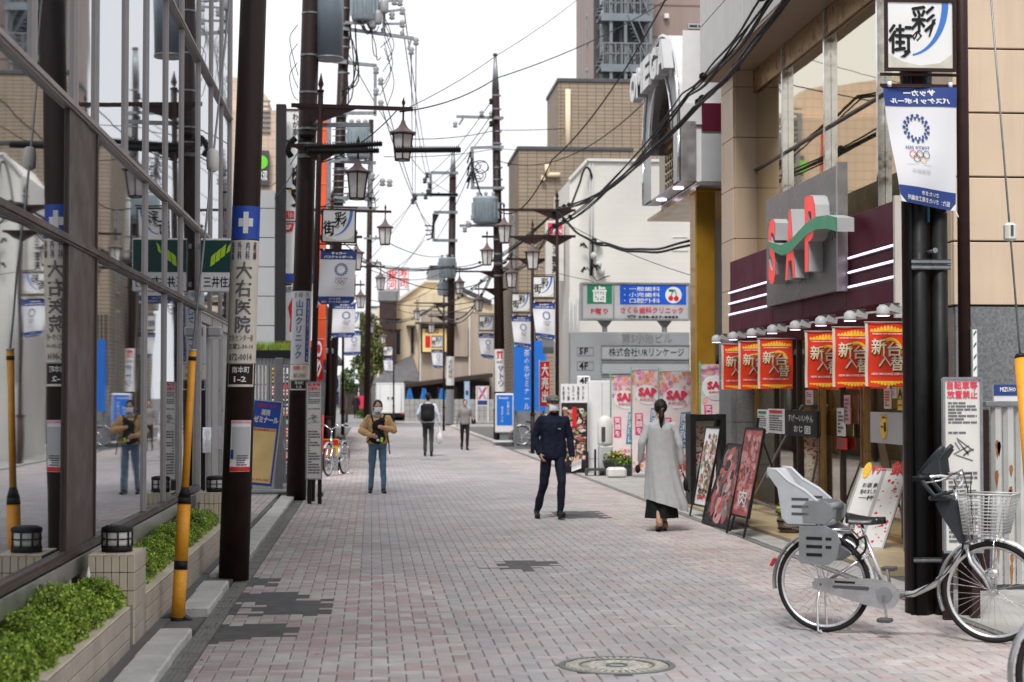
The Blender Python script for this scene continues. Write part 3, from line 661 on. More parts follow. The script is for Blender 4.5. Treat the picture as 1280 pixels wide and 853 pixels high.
# the grey sign panel with the raised letters and green wave
sg = thing('raised_letter_sign', 'grey wall panel with raised red letters crossed by a green wave', 'sign', (RX-.04, 20.6, 2.8))
MB().bbox(RX-.13, RX-.045, 18.87, 22.35, 2.79, 4.2, .006).build('sign_panel', 'sap_grey', sg); MB().box(RX-.145, RX-.03, 18.80, 18.865, 2.78, 4.22).build('edge_trim', 'alu', sg)
W_N = (-1, 0, 0)
def wallW(X, y0, z0): return lambda u, v: (X, y0-u, z0+v)      # faces -X (west), u runs towards the camera
def wallW3(y0, z0): return lambda u, v, d: (d, y0-u, z0+v)
def letter(ch, ya, yb, z0, z1, name, xf, xb):
    vs, fs, asp = glyphs(ch, .035, 3); n = len(vs); mbf = MB(); mbs = MB()
    P = [(ya-(ya-yb)*x, z0+(z1-z0)*y) for x, y in vs]; mbf.add([(xf, a, b) for a, b in P], fs)
    ed = {}
    for f in fs:
        for i in range(len(f)): a, b = f[i], f[(i+1)%len(f)]; k = (min(a,b), max(a,b)); ed[k] = ed.get(k, 0)+1
    for (a, b), c in ed.items():
        if c == 1: mbs.add([(xf+.004, *P[a]), (xf+.004, *P[b]), (xb, *P[b]), (xb, *P[a])], [(0,1,2,3)])
    l = mbf.build(name, 'sap_red', sg); mbs.build('letter_side', 'light_grey', l); return l
mat('sap_red', (.85, .045, .04), .4, 0, .03, 4, emit=(.9, .05, .04, .25)); mat('sap_green', (.01, .22, .11), .35, 0, .04, 4, emit=(.01, .3, .14, .12))
letter('S', 21.5, 21.12, 3.02, 3.84, 'letter', 5.0, 5.17); letter('A', 20.62, 20.12, 3.02, 3.86, 'letter', 5.0, 5.17); letter('P', 19.66, 19.18, 3.05, 3.92, 'letter', 5.0, 5.17)
pts = [(959, 303), (966, 309), (976, 313), (986, 309), (996, 299), (1008, 286), (1020, 279), (1034, 277.5), (1046, 281)]
Wp = [AX(px, py, 4.98) for px, py in pts]; mb = MB(); mbs = MB(); th = [.02,.05,.065,.07,.07,.07,.07,.075,.075]
up = [(4.98, p.y, p.z+t) for p, t in zip(Wp, th)]; lo = [(4.98, p.y, p.z-t) for p, t in zip(Wp, th)]; n = len(up)
mb.add(up+lo, [(i, i+1, n+i+1, n+i) for i in range(n-1)]); mb.build('wave_face', 'sap_green', sg)
U3 = [(5.17, y, z) for _, y, z in up]; L3 = [(5.17, y, z) for _, y, z in lo]; up2 = [(4.984, y, z) for _, y, z in up]; lo2 = [(4.984, y, z) for _, y, z in lo]
mbs.add(up2+U3, [(i, i+1, n+i+1, n+i) for i in range(n-1)]); mbs.add(lo2+L3, [(i, i+1, n+i+1, n+i) for i in range(n-1)]); mbs.add([up2[-1], lo2[-1], L3[-1], U3[-1]], [(0,1,2,3)]); mbs.build('wave_side', 'light_grey', sg)
# spotlights on short arms under the fascia
mat('lamp_glow', (1, .85, .95), .4, 0, 0, 1, emit=(1, .78, .92, 2.2))
def spot():
    s = thing('spotlight', 'x', 'spotlight', (0,0,0), 'white arm spotlights under the purple fascia')
    MB().bar((0, 0, .02), (.42, 0, .06), .02, .02).build('arm', 'light_grey', s)
    mb = MB(); mb.lathe([(.035, .05), (.06, .03), (.068, -.02), (.07, -.045)], (0, 0, 0), 14); mb.obox((.09, .06, .02), (.13, .2, .07), (0, .2, .3)); b = mb.build('housing', 'light_grey', s)
    MB().cyl((0, 0, -.047), (0, 0, -.05), .06, n=16).build('lens', 'lamp_glow', s)
    mb = MB(); 
    for k in range(4): mb.box(.03, .15, -.045+k*.022, -.037+k*.022, .056, .075)
    mb.build('fins', 'dark_grey', b); return s
sp0 = spot(); ysp = [16.15+1.15*k for k in range(8)]
words = ['nearest the black utility poles', 'second from the black utility poles', 'third from the black poles', 'fourth from the black poles', 'fifth from the black poles', 'sixth from the black poles', 'next to the last at the stone pillar end', 'farthest one, at the stone pillar end']
for k, y in enumerate(ysp):
    o = sp0 if k == 0 else copy_tree(sp0); o.location = (4.88, y+.05, 2.43); o['label'] = 'white arm spotlight under the purple fascia, '+words[k]
# red hanging flags
def redflag():
    f = thing('red_banner_flag', 'x', 'flag', (0,0,0), 'red machine-replacement flags hanging under the fascia')
    w, h = .43, .62
    def P(u, v, d=0): return (u, .012*sin(v*7+u*4)+.006*sin(u*16)-d, -h+v*h)
    mb = MB(); mb.sheet(lambda u, v: P(u*w, v), 8, 10); mb.build('cloth', 'flag_red', f)
    MB().sheet(lambda u, v: P(-.012+u*.03, v, .003), 1, 10).build('pole_hem', 'cream_print', f)
    fn = lambda u, v: P(u, v/h, .004)
    mb = MB()
    for (c, s) in ((.53, 1), (.05, -1)):
        for k in range(11):
            u = .06+k*.034; hh = (.03+.035*cos((k-5)/5*1.5)**2) if s > 0 else (.02+.028*cos((k-5)/5*1.5)**2)
            mb.add([fn(u-.02, c), fn(u+.02, c), fn(u+.012, c+s*hh*.8), fn(u, c+s*hh), fn(u-.012, c+s*hh*.8)], [(0,1,2,3,4)])
    R = .115
    for k in range(18):
        a = -.6+k*.2; a2 = a+.2; q = [(cos(a)*R, sin(a)*R), (cos(a2)*R, sin(a2)*R), (cos(a2)*(R-.03), sin(a2)*(R-.03)), (cos(a)*(R-.03), sin(a)*(R-.03))]
        mb.add([fn(.25+x, .36+y) for x, y in q], [(0,1,2,3)])
    mb.build('gold_ornament', 'gold_print', f)
    fs_ = lambda o: (lambda u, v: P(u+o, (v-o)/h, .007 if o else .010))
    for o, m_ in ((.007, 'text_black'), (0, 'gold_print'), (-.003, 'white')):
        g2 = (lambda dd, oo: (lambda u, v: P(u+oo, (v-oo)/h, dd)))({.007:.006, 0:.009, -.003:.012}[o], o); b_ = {.007:.06, 0:.05, -.003:-.005}[o]; mb = MB()
        put(mb, '新', g2, .05, .20, .31, .46, bold=b_, keep=False); put(mb, '台', g2, .21, .36, .29, .43, bold=b_, keep=False); put(mb, '入', g2, .13, .25, .19, .31, bold=b_, keep=False); put(mb, '替', g2, .25, .38, .15, .29, bold=b_, keep=False)
        if o == -.003: put(mb, 'THE BRAND NEW MACHINE DEBUT', g2, .06, .38, .50, .516, keep=False); put(mb, 'NEW MACHINE DEBUT', g2, .06, .38, .105, .128, keep=False)
        mb.build('lettering', m_, f)
    MB().cyl((-.02, 0, .005), (.46, 0, .005), .006, n=6).build('rod', 'light_grey', f); return f
rf = redflag()
rw = ['nearest one, beside the black utility poles', 'second from the black utility poles', 'third from the black poles', 'just beyond the doorway gap, its whole front showing', 'second beyond the doorway gap, half covered', 'farthest, next to the pink nobori flag']
for k, y in enumerate((16.5, 17.7, 18.85, 21.2, 22.35, 23.45)):
    o = rf if k == 0 else copy_tree(rf); o.location = (4.8, y, 2.33); o.rotation_euler.z = rg.gauss(0, .05); o['label'] = 'red and gold shop flag with 新台入替, '+rw[k]
# shop front: frames, glass, interior
SX = 5.62
fr = [17.05, 17.9, 19.3, 19.42, 20.3, 21.2, 21.3, 22.4, 23.7, 24.95]
for i in range(len(fr)-1):
    if fr[i+1]-fr[i] < .2: continue
    o = MB().box(-.005, .005, -(fr[i+1]-fr[i])/2+.02, (fr[i+1]-fr[i])/2-.02, -1.17, 1.17).build('shop_pane', 'shop_glass'); o.parent = pb; o.location = (SX-RX, (fr[i]+fr[i+1])/2-18, 1.27); o.rotation_euler.z = rg.gauss(0, .004)
for i, y in enumerate(fr): MB().box(SX-.04, SX+.04, y-.022, y+.022, .08, 2.44).build('shop_frame', 'gold_metal' if i in (2,3,5,6,9) else 'bronze_frame', pb)
mb = MB(); mb.box(SX-.05, SX+.05, 17.05, 24.95, .06, .115); mb.box(SX-.05, SX+.05, 17.05, 24.95, 2.4, 2.46); mb.build('shop_rail', 'gold_metal', pb)
mat('olive_wall', (.40, .29, .10), .5, 0, .3, 2); mat('inside_floor', (.25, .2, .13), .3, 0, .2, 2)
MB().box(7.35, 7.45, Y0+.2, 25.7, 0, 3).build('inside_wall', 'olive_wall', pb); MB().box(5.7, 7.35, Y0+.2, 25.7, .02, .07).build('inside_floor', 'inside_floor', pb); MB().box(5.7, 7.35, Y0+.2, 25.7, 2.6, 2.7).build('inside_ceiling', 'off_white', pb)
MB().box(5.7, 7.35, 25.7, 25.8, 0, 2.7).build('inside_wall', 'olive_wall', pb); MB().box(6.6, 6.75, 22.0, 22.9, .07, 2.6).build('inside_wall', 'gold_metal', pb)
mat('interior_fill_glow', (.8, .78, .7), .5, 0, 0, 1, emit=(1, .86, .62, 7.0))
for k in range(4): MB().box(6.1, 7.1, 16.6+k*2.4, 17.6+k*2.4, 2.57, 2.598).build('interior_fill_light', 'interior_fill_glow', pb)  # unseen glowing panels, added to brighten the parlour inside
for y in (18.5, 20.6, 22.0, 23.5): MB().bbox(5.9, 6.05, y, y+.42, .07, 2.6, .01).build('gold_pillar', mat('olive_gold', (.5, .34, .09), .35, .3, .25, 3), pb)
sh = thing('display_shelf', 'tall shelf of small boxes and cards inside the parlour window', 'shelf', (7.0, 19.2, .07))
MB().box(7.25, 7.3, 18.2, 20.2, .07, 2.2).build('back', 'dark_grey', sh)
for j in range(6): MB().box(6.9, 7.25, 18.2, 20.2, .15+j*.38, .18+j*.38).build('board', 'gold_metal', sh)
cs = ['white', 'red', 'yellow', 'sky_blue', 'cream_print', 'green', 'pinky', 'gold_print']
for j in range(6):
    for k in range(9): 
        hh = rg.uniform(.14, .28); MB().box(6.95, 7.1, 18.25+k*.21, 18.25+k*.21+rg.uniform(.1, .18), .181+j*.38, .181+j*.38+hh).build('box', rg.choice(cs), sh)
# A notices stuck on the glass
def wsign(name, label, cat, px0, px1, py0, py1, X, mt='white', th=.012):
    a = AX(px0, (py0+py1)/2, X); b = AX(px1, (py0+py1)/2, X); z1 = AX(px0, py0, X).z; z0 = AX(px0, py1, X).z
    t = thing(name, label, cat, (X, a.y, z0)); MB().box(X, X+th, b.y, a.y, z0, z1).build('sheet', mt, t)
    return t, a.y-b.y, z1-z0, wallW(X-.004, a.y, z0)
t, w, h, fn = wsign('aed_sticker', 'small yellow AED sign on the parlour window beside the black pole', 'sign', 1122, 1138, 484, 513, SX-.06, 'yellow')
mb = MB(); put(mb, 'AED', fn, .02, w-.02, h*.52, h*.95, bold=.03, keep=False, nrm=W_N); rect(mb, fn, .01, w-.01, h*.46, h*.49); rect(mb, fn, .03, w-.03, h*.2, h*.24); mb.build('lettering', 'text_black', t)
t, w, h, fn = wsign('window_banner', 'pale horizontal banner with a yellow crest on the parlour window', 'banner', 1088, 1138, 515, 553, SX-.07, 'light_grey')
mb = MB(); mb.add([fn(w*.36+.13*cos(a), h*.52+.13*sin(a)) for a in [2*pi*k/14 for k in range(14)]], [tuple(range(14))])
for k in range(5): mb.add([fn(w*.36-.13+k*.05, h*.8), fn(w*.36-.08+k*.05, h*.8), fn(w*.36-.105+k*.05, h*.98)], [(0,1,2)])
mb.build('crest', 'gold_print', t); mb = MB(); fn2 = lambda u, v: (fn(u, v)[0]-.004, fn(u, v)[1], fn(u, v)[2]); put(mb, '一番', fn2, w*.36-.10, w*.36+.10, h*.38, h*.68, bold=.04, keep=False, nrm=W_N); mb.build('lettering', 'text_black', t)
t, w, h, fn = wsign('black_sign', 'black board with white handwriting hung in the parlour doorway', 'sign', 981, 1021, 513, 544, 5.35, 'text_black', .03)
mb = MB(); put(mb, 'すげ〜いいやん', fn, w*.12, w*.9, h*.55, h*.85, bold=.01, keep=False); put(mb, 'おじ', fn, w*.3, w*.58, h*.15, h*.42, bold=.02, keep=False, nrm=W_N); rect(mb, fn, w*.64, w*.82, h*.12, h*.42); mb.build('lettering', 'white', t)
mb = MB(); fn2 = (lambda f_: (lambda u, v: (f_(u, v)[0]-.003, f_(u, v)[1], f_(u, v)[2])))(fn); put(mb, '日', fn2, w*.67, w*.79, h*.16, h*.38, bold=.0, keep=False); mb.build('lettering', 'text_black', t)
def paper_lines(mb, fn, u0, u1, v0, v1, n, seed=1):
    r = random.Random(seed)
    for k in range(n):
        v = v1-(v1-v0)*(k+.5)/n; hh = (v1-v0)/n*.28; u = u0
        while u < u1-.004:
            l = r.uniform(.02, .12)*(u1-u0)*3; e = min(u+l, u1); rect(mb, fn, u, e, v-hh, v+hh); u = e+.03*(u1-u0)
            if r.random() < .1: break
for (a, b, c, d, lab) in ((960, 980, 511, 541, 'white notice with a red heading left of the black board'), (947, 959, 512, 541, 'narrow white notice by the stone pillar')):
    t, w, h, fn = wsign('paper_notice', lab, 'notice', a, b, c, d, 5.36); mb = MB(); rect(mb, fn, w*.1, w*.9, h*.82, h*.94); mb.build('heading', 'red' if a == 960 else 'green', t); mb = MB(); paper_lines(mb, fn, w*.1, w*.9, h*.1, h*.76, 7, a); mb.build('lettering', 'text_grey', t)
for i, (a, b, c, d, mt, lab) in enumerate(((1105, 1113, 486, 511, 'cream_print', 'long cream slip on the window left of the yellow sign'), (1115, 1120, 484, 498, 'white', 'small white slip next to the yellow sign'), (1007, 1016, 488, 506, 'white', 'white card in the doorway glass under the red flags'), (1046, 1056, 510, 545, 'white', 'white strip notice on the glass door'), (1055, 1062, 494, 530, 'pinky', 'pink strip notice on the glass door'), (1046, 1058, 547, 561, 'red', 'small red card low on the glass door'))):
    t, w, h, fn = wsign('paper_notice', lab, 'notice', a, b, c, d, SX-.06, mt); mb = MB(); paper_lines(mb, fn, w*.15, w*.85, h*.1, h*.9, 6, i); mb.build('lettering', 'red' if i in (0, 2) else 'text_grey', t)
# ---- easels, posters, plant barrel in front of the shop
def blotches(mb, fn, w, h, n, seed, nm=5, zoff=0):
    r = random.Random(seed)
    for _ in range(n):
        u, v = r.uniform(.1, .9)*w, r.uniform(.08, .92)*h; a = r.uniform(.02, .10)*w; b = a*r.uniform(.5, 1.2); k = r.randrange(nm); t0 = r.uniform(0, 3); d = r.uniform(0, .0015)
        P = [(min(max(u+a*cos(t)*r.uniform(.7,1.1), .03*w), .97*w), min(max(v+b*sin(t)*r.uniform(.7,1.1), .02*h), .98*h)) for t in [t0+2*pi*q/9 for q in range(9)]]
        mb.add([fn(x, y, zoff+d) for x, y in P], [tuple(range(9))], k)
mat('p_meat', (.42, .10, .09), .35, 0, .5, 40); mat('p_pink', (.62, .30, .30), .35, 0, .35, 30); mat('p_brown', (.16, .07, .05), .35, 0, .5, 40); mat('p_leaf', (.16, .26, .08), .35, 0, .4, 40); mat('p_rice', (.68, .62, .52), .35, 0, .15, 40); mat('p_dark', (.03, .025, .03), .3, 0, .2, 20)
FOOD = ['p_meat', 'p_pink', 'p_rice', 'p_leaf', 'p_brown']
def tilted(P0, Pu, Pv, N):                                 # local frame: origin, unit u, unit v, normal towards the viewer
    P0, Pu, Pv, N = map(Vector, (P0, Pu, Pv, N)); return lambda u, v, d=0: P0+Pu*u+Pv*v+N*d
def easel(name, label, bx, by, w, h, zb, lean, yawd, cols, seed, texts=(), legs=True, base='p_pink'):
    """board standing at (bx, by), facing mostly the street and the camera"""
    a = radians(yawd); Pu = Vector((cos(a), sin(a), 0)); back = Vector((-sin(a), cos(a), 0)); Pv = (Vector((0,0,1))*cos(lean)+back*sin(lean)).normalized(); N = -(Pu.cross(Pv)).normalized()
    if N.dot(Vector((0,-1,0))) < 0: N = -N
    t = thing(name, label, 'poster stand', (bx, by, .02)); P0 = Vector((bx, by, zb))-Pu*w/2; fn = tilted(P0, Pu, Pv, N)
    mb = MB(); mb.prism([(0,0),(w,0),(w,h),(0,h)], fn, -.012, 0); mb.build('board', base, t)
    mb = MB(); blotches(mb, fn, w, h, 190, seed, len(cols), .0015); mb.build('food_picture', cols, t)
    mb = MB(); frame2(mb, fn, -.02, w+.02, -.02, h+.02, .024, -.014, .006); mb.build('frame', 'black', t)
    for (s, u0, u1, v0, v1, m_) in texts: mb = MB(); put(mb, s, lambda u, v: fn(u, v, .006), u0*w, u1*w, v0*h, v1*h, bold=.03, keep=False); mb.build('lettering', m_, t)
    if legs:
        for s in (0, 1):
            top = fn(w*s, h*.9, -.02); foot = Vector((fn(w*s, 0, 0).x, fn(w*s, 0, 0).y, .02))-back*.06; MB().bar(foot, fn(w*s, h*1.0, -.02), .022, .022).build('leg', 'black', t)
        foot = fn(w/2, h*.9, -.02)+back*.5; foot.z = .02; MB().bar(foot, fn(w/2, h*1.05, -.02), .022, .022).build('leg', 'black', t); MB().bar(fn(w/2, h*1.0, -.02), fn(w/2, h*1.14, -.02), .03, .03).build('top_grip', 'black', t)
    return t, fn
easel('food_poster_easel', 'tall narrow white food poster on a black easel by the black cabinet', 4.33, 22.6, .6, 1.03, .18, .17, -84, FOOD, 21, (('セット', .15, .85, .15, .22, 'text_black'), ('780円', .15, .85, .06, .13, 'red')), base='white')
easel('leaning_food_poster', 'wide dark food poster leaning low against the easels with no legs', 4.22, 21.05, 1.35, 1.03, .03, .33, -87, ['p_brown', 'p_meat', 'mid_grey', 'p_dark', 'p_pink'], 5, (), False, 'p_dark')
easel('food_poster_easel', 'red-brown meat poster on a black easel right of the leaning poster', 4.2, 19.55, .66, 1.0, .25, .18, -85, ['p_meat', 'p_pink', 'p_brown', 'p_pink'], 9, (('肉', .3, .7, .1, .3, 'white'),), base='p_meat')
cb = thing('black_display_cabinet', 'black framed display case between the pink flag and the easels', 'cabinet', (4.8, 24.9, 0))
mb = MB(); mb.box(4.56, 4.64, 24.55, 24.95, 0, 1.36); mb.box(5.0, 5.08, 24.55, 24.95, 0, 1.36); mb.box(4.64, 5.0, 24.56, 24.95, 1.28, 1.355); mb.box(4.64, 5.0, 24.56, 24.95, 0, .12); mb.box(4.64, 5.0, 24.88, 24.95, .12, 1.28); mb.build('frame', 'black', cb)
mb = MB(); fn = lambda u, v, d=0: (4.65+u, 24.87-d, .14+v); mb.prism([(0,0),(.34,0),(.34,1.12),(0,1.12)], fn, 0, .004); mb.build('poster', 'white', cb); mb = MB(); blotches(mb, fn, .34, 1.12, 150, 77, 4, .006); mb.build('food_picture', ['p_pink', 'red', 'p_meat', 'p_rice'], cb)
br = thing('plant_barrel', 'half barrel planter with dark hoops and green leaves on the parlour step', 'plant pot', (4.76, 19.45, .06)); p = (4.76, 19.45, .06)
MB().lathe([(.11, 0), (.13, .04), (.145, .11), (.15, .17), (.137, .175), (.13, .14)], p, 20).build('staves', mat('wood', (.2, .13, .075), .7, 0, .35, 14, .2, 40), br)
mb = MB(); ringband(mb, p, .128, .141, .06+.035, .06+.06, 20); ringband(mb, p, .144, .154, .06+.12, .06+.145, 20); mb.build('hoop', 'black', br); MB().cyl((p[0], p[1], .18), (p[0], p[1], .21), .133, n=16).build('soil', 'soil', br)
def leafball(mb, c, r, n, seed, s=.05, k=3):
    q = random.Random(seed)
    for _ in range(n):
        d = Vector((q.gauss(0,1), q.gauss(0,1), q.gauss(.2,1))).normalized(); p = Vector(c)+Vector((d.x*r[0], d.y*r[1], d.z*r[2]))*q.uniform(.35, 1)
        e = Vector((q.gauss(0,1), q.gauss(0,1), q.gauss(0,1))).normalized(); f = (d+e*.8).normalized(); w = f.cross(e).normalized()*s*.35
        mb.add([p, p+f*s*.5+w, p+f*s, p+f*s*.5-w], [(0,1,2,3)], q.randrange(k))
mb = MB(); leafball(mb, (4.76, 19.45, .3), (.14, .14, .1), 260, 3, .06); o = mb.build('leaves', ['leaf_h1', 'leaf_c', 'leaf_b'], br); o['kind'] = 'stuff'
# A-board with two tilted panels near the bicycle
ab = thing('menu_a_board', 'pair of tilted white menu boards with red lettering behind the silver bicycle', 'sign board', (4.85, 17.4, .06))
for k in range(2):
    Pu = Vector((.9, -.43, 0)).normalized(); sl_ = Vector((.30, .12, .75)).normalized(); sl_ = (sl_-Pu*sl_.dot(Pu)*.0).normalized(); N = Pu.cross(sl_).normalized()
    if N.y > 0: N = -N
    w = .225; h = .86; P0 = Vector((4.76, 17.5, .065))+Pu*(k*.245); fn = tilted(P0, Pu, sl_, N)
    mb = MB(); mb.prism([(0,0),(w,0),(w,h),(0,h)], fn, -.03, 0); b_ = mb.build('board', 'white', ab); mb = MB(); frame2(mb, fn, -.012, w+.012, -.012, h+.012, .02, -.032, .006); mb.build('frame', 'light_grey', ab)
    mb = MB(); blotches(mb, fn, w, h*(.32 if k == 0 else .95), 34, 40+k, 3, .002); mb.build('food_picture', ['p_meat', 'p_pink', 'red'], ab)
    f2 = lambda u, v: fn(u, v, .007); mb = MB(); 
    if k == 0: put(mb, 'サワー', f2, .1, .25, .80, .9, bold=.05, keep=False); mb.build('lettering', 'red', ab); mb = MB(); [put(mb, s, f2, .06, .22, .66-i*.07, .71-i*.07, keep=False) for i, s in enumerate(('お酒 飲', '始めました', '一杯'))]; mb.build('lettering', 'text_black', ab); mb = MB(); mb.add([f2(.055+.04*cos(q*pi/6), .85+.09*sin(q*pi/6)) for q in range(12)], [tuple(range(12))]); mb.build('crest', 'gold_print', ab)
    else: put(mb, '鍋', f2, .06, .21, .8, .95, bold=.05, keep=False); mb.build('lettering', 'red', ab)
# thin scaffold bars leaning inside the doorway
mb = MB(); mb.bar((5.2, 23.6, .1), (5.45, 21.6, 1.5), .025, .025); mb.bar((5.15, 24.3, .25), (5.3, 21.3, .1), .03, .03); tag(mb.build('leaning_rails', 'galv'), 'pair of thin metal rails leaning in the parlour doorway behind the easels', 'rail')
# ================================================================ RIGHT: FURTHER BUILDINGS
def box_bld(name, label, x0, x1, y0, y1, z1, mt, roofm='dark_grey', base=0):
    b = thing(name, label, 'building', (x0, y0, 0)); MB().box(x0, x1, y0, y1, base, z1).build('wall', mt, b); MB().bbox(x0-.08, x1+.08, y0-.08, y1+.08, z1+.002, z1+.16, .02).build('roof', roofm, b); return b
def win(parent, x0, x1, z0, z1, Y, fm='alu', gm='win_dark', d=.05, nx=1, name='window'):
    """window on a wall facing the camera at depth Y"""
    f3 = lambda u, v, dd: (u, Y-dd, v); mb = MB(); t = min(.06, (x1-x0)*.12); frame2(mb, f3, x0, x1, z0, z1, t, .0, d)
    for k in range(1, nx): xx = x0+(x1-x0)*k/nx; mb.box(xx-t*.4, xx+t*.4, Y-d*.8, Y, z0+t, z1-t)
    w = mb.build(name, fm, parent); MB().box(x0+t*.5, x1-t*.5, Y-.012, Y-.004, z0+t*.5, z1-t*.5).build('pane', gm, w); return w
def winx(parent, y0, y1, z0, z1, X, s=-1, fm='alu', gm='win_dark', d=.05, name='window'):
    """window on a street wall at X; s = outward sign"""
    f3 = lambda u, v, dd: (X+s*dd, u, v); mb = MB(); t = min(.06, (y1-y0)*.12); frame2(mb, f3, y0, y1, z0, z1, t, .0, d); w = mb.build(name, fm, parent)
    MB().box(X+s*.004, X+s*.012, y0+t*.5, y1-t*.5, z0+t*.5, z1-t*.5).build('pane', gm, w); return w
mat('win_dark', (.03, .035, .04), .08, 0, .3, 1, spec=.9)
brickmat('tile_wall', (.34, .265, .19), (.30, .235, .165), (.12, .10, .08), .32, .135, .012, off=0)
brickmat('painted_brick', (.70, .68, .63), (.69, .67, .62), (.665, .645, .6), .4, .14, .006)
mat('tower', (.30, .225, .195), .6, 0, .05, .5, .05, 20, .3, .5, streak=True); mat('tower_joint', (.2, .15, .13), .7, 0, .05, 3)
mat('gold_col', (.42, .22, .02), .35, .25, .12, 3, coat=.2); mat('cream_wall', (.72, .6, .42), .7, 0, .06, .4, .05, 20, .35, .5, streak=True); mat('taupe_wall', (.42, .345, .28), .7, 0, .06, .5, .05, 20, .35, .5, streak=True)
mat('pale_clad', (.62, .62, .63), .35, .2, .05, 2)
# ---- OMEGA arch sign and its golden columns
om = thing('arch_sign', 'tall white arched facade sign with raised letters above golden columns', 'sign', (5, 29, 5.1))
X0 = 5.0; ya, yb = 27.7, 31.4; zB, zA = 5.12, 7.85; yc = (ya+yb)/2; hw = (yb-ya)/2
def archpts(r, n=16): return [(yc-r*cos(pi*k/n), 6.05+(zA-6.05)*(r/hw)*sin(pi*k/n)) for k in range(n+1)]
outer = archpts(hw); inner = archpts(hw*.62)
mb = MB()
for k in range(len(outer)-1):
    (a0, b0), (a1, b1) = outer[k], outer[k+1]; (c0, d0), (c1, d1) = inner[k], inner[k+1]
    mb.add([(X0,a0,b0),(X0,a1,b1),(X0,c1,d1),(X0,c0,d0)], [(0,1,2,3)])
for (a, b) in ((ya, yc-hw*.62), (yc+hw*.62, yb)): mb.add([(X0,a,zB),(X0,b,zB),(X0,b,6.05),(X0,a,6.05)], [(0,1,2,3)])
mb.build('arch_face', 'light_grey', om)
mb = MB()
for k in range(len(outer)-1):
    (a0, b0), (a1, b1) = outer[k], outer[k+1]; mb.add([(X0-.03,a0,b0),(X0-.03,a1,b1),(8.5,a1,b1),(8.5,a0,b0)], [(0,1,2,3)], 0, True)
mb.build('vault_cladding', 'pale_clad', om)
mb = MB(); n = 16
for (P, r) in ((outer, .03), (inner, .02)): mb.tube([(X0-.03, a, b) for a, b in P], r, 6)
mb.tube([(X0-.03, ya, zB), (X0-.03, ya, 6.05)], .025, 6); mb.tube([(X0-.03, yb, zB), (X0-.03, yb, 6.05)], .025, 6); mb.build('edge_trim', 'chrome', om)
MB().box(X0+.25, X0+.3, ya+.1, yb-.1, zB, zA-.1-.9).build('recess_back', mirrormat('pattern_glass', (.45,.42,.36), (.07,.06,.045), .5, .12), om)
mb = MB()
for i in range(10):
    for j in range(12):
        y = yc-hw*.55+i*hw*1.1/9; z = 5.35+j*.17
        if z < 6.05+1.0*sqrt(max(0, 1-((y-yc)/(hw*.6))**2)): mb.obox((X0+.24, y, z), (.02, .09, .09), (pi/4, 0, 0))
mb.build('studs', 'gold_metal', om)
mb = MB(); mb.box(5.35, 8.5, ya-.0, ya+.04, 5.12, 5.9); mb.build('side_panel', 'light_grey', om)
MB().box(5.35, 8.5, ya-.005, ya+.035, 5.94, 6.4).build('side_band', 'purple_panel', om)
MB().box(5.05, 8.5, ya+.045, ya+.08, 5.12, 7.6).build('side_wall', 'white', om)
mb = MB(); mb.box(X0, X0+.25, ya, ya+.03, zB, 6.1); mb.box(X0, X0+.25, ya+.03, yb, zB, zB+.03); mb.box(5.3, 8.5, ya-.02, yb, 5.05, 5.115); mb.build('underside', 'alu', om)
for y in (28.6, 30.3): MB().cyl((5.12, y, zB-.001), (5.12, y, zB-.02), .09, n=16).build('downlight', 'lamp_glow', om)
MB().cyl((5.8, 28.4, 5.05), (5.8, 28.4, 5.03), .2, n=16).build('downlight', 'lamp_glow', om)
for i_, ch in enumerate('OMEGA'):
    vs, fs, asp = glyphs(ch, .05, 2); a0 = 31.6-i_*.76; P = [(a0-.70*x, 7.0+.54*y) for x, y in vs]; l = MB().add([(X0-.25, a, b) for a, b in P], fs).build('letter', 'white', om)
    ed = {}
    for f in fs:
        for i in range(len(f)): a, b = f[i], f[(i+1)%len(f)]; k = (min(a,b), max(a,b)); ed[k] = ed.get(k, 0)+1
    mb = MB()
    for (a, b), c in ed.items():
        if c == 1: mb.add([(X0-.246, *P[a]), (X0-.246, *P[b]), (X0-.08, *P[b]), (X0-.08, *P[a])], [(0,1,2,3)])
    mb.build('letter_side', 'light_grey', l)
oc = thing('golden_column_building', 'building behind the arched sign carried on golden columns', 'building', (6, 29, 0))
for (x, y, w, d) in ((5.33, 28.2, .34, .5), (5.95, 28.2, .08, .08)): MB().bbox(x, x+w, y, y+d, 0, 5.04, .02).build('column', 'gold_col', oc)
MB().box(5.3, 9, 28.0, 33, 5.0, 5.045).build('ceiling', 'gold_col', oc); MB().box(8.5, 14, 26.2, 33, 0, 8).build('wall', 'off_white', oc)
MB().box(6.4, 8.5, 32.5, 33, 0, 5).build('back_wall', 'light_grey', oc); MB().bar((5.6, 32.3, 1.0), (7.8, 32.3, 4.0), .3, .1).build('stair_rail', 'black', oc)
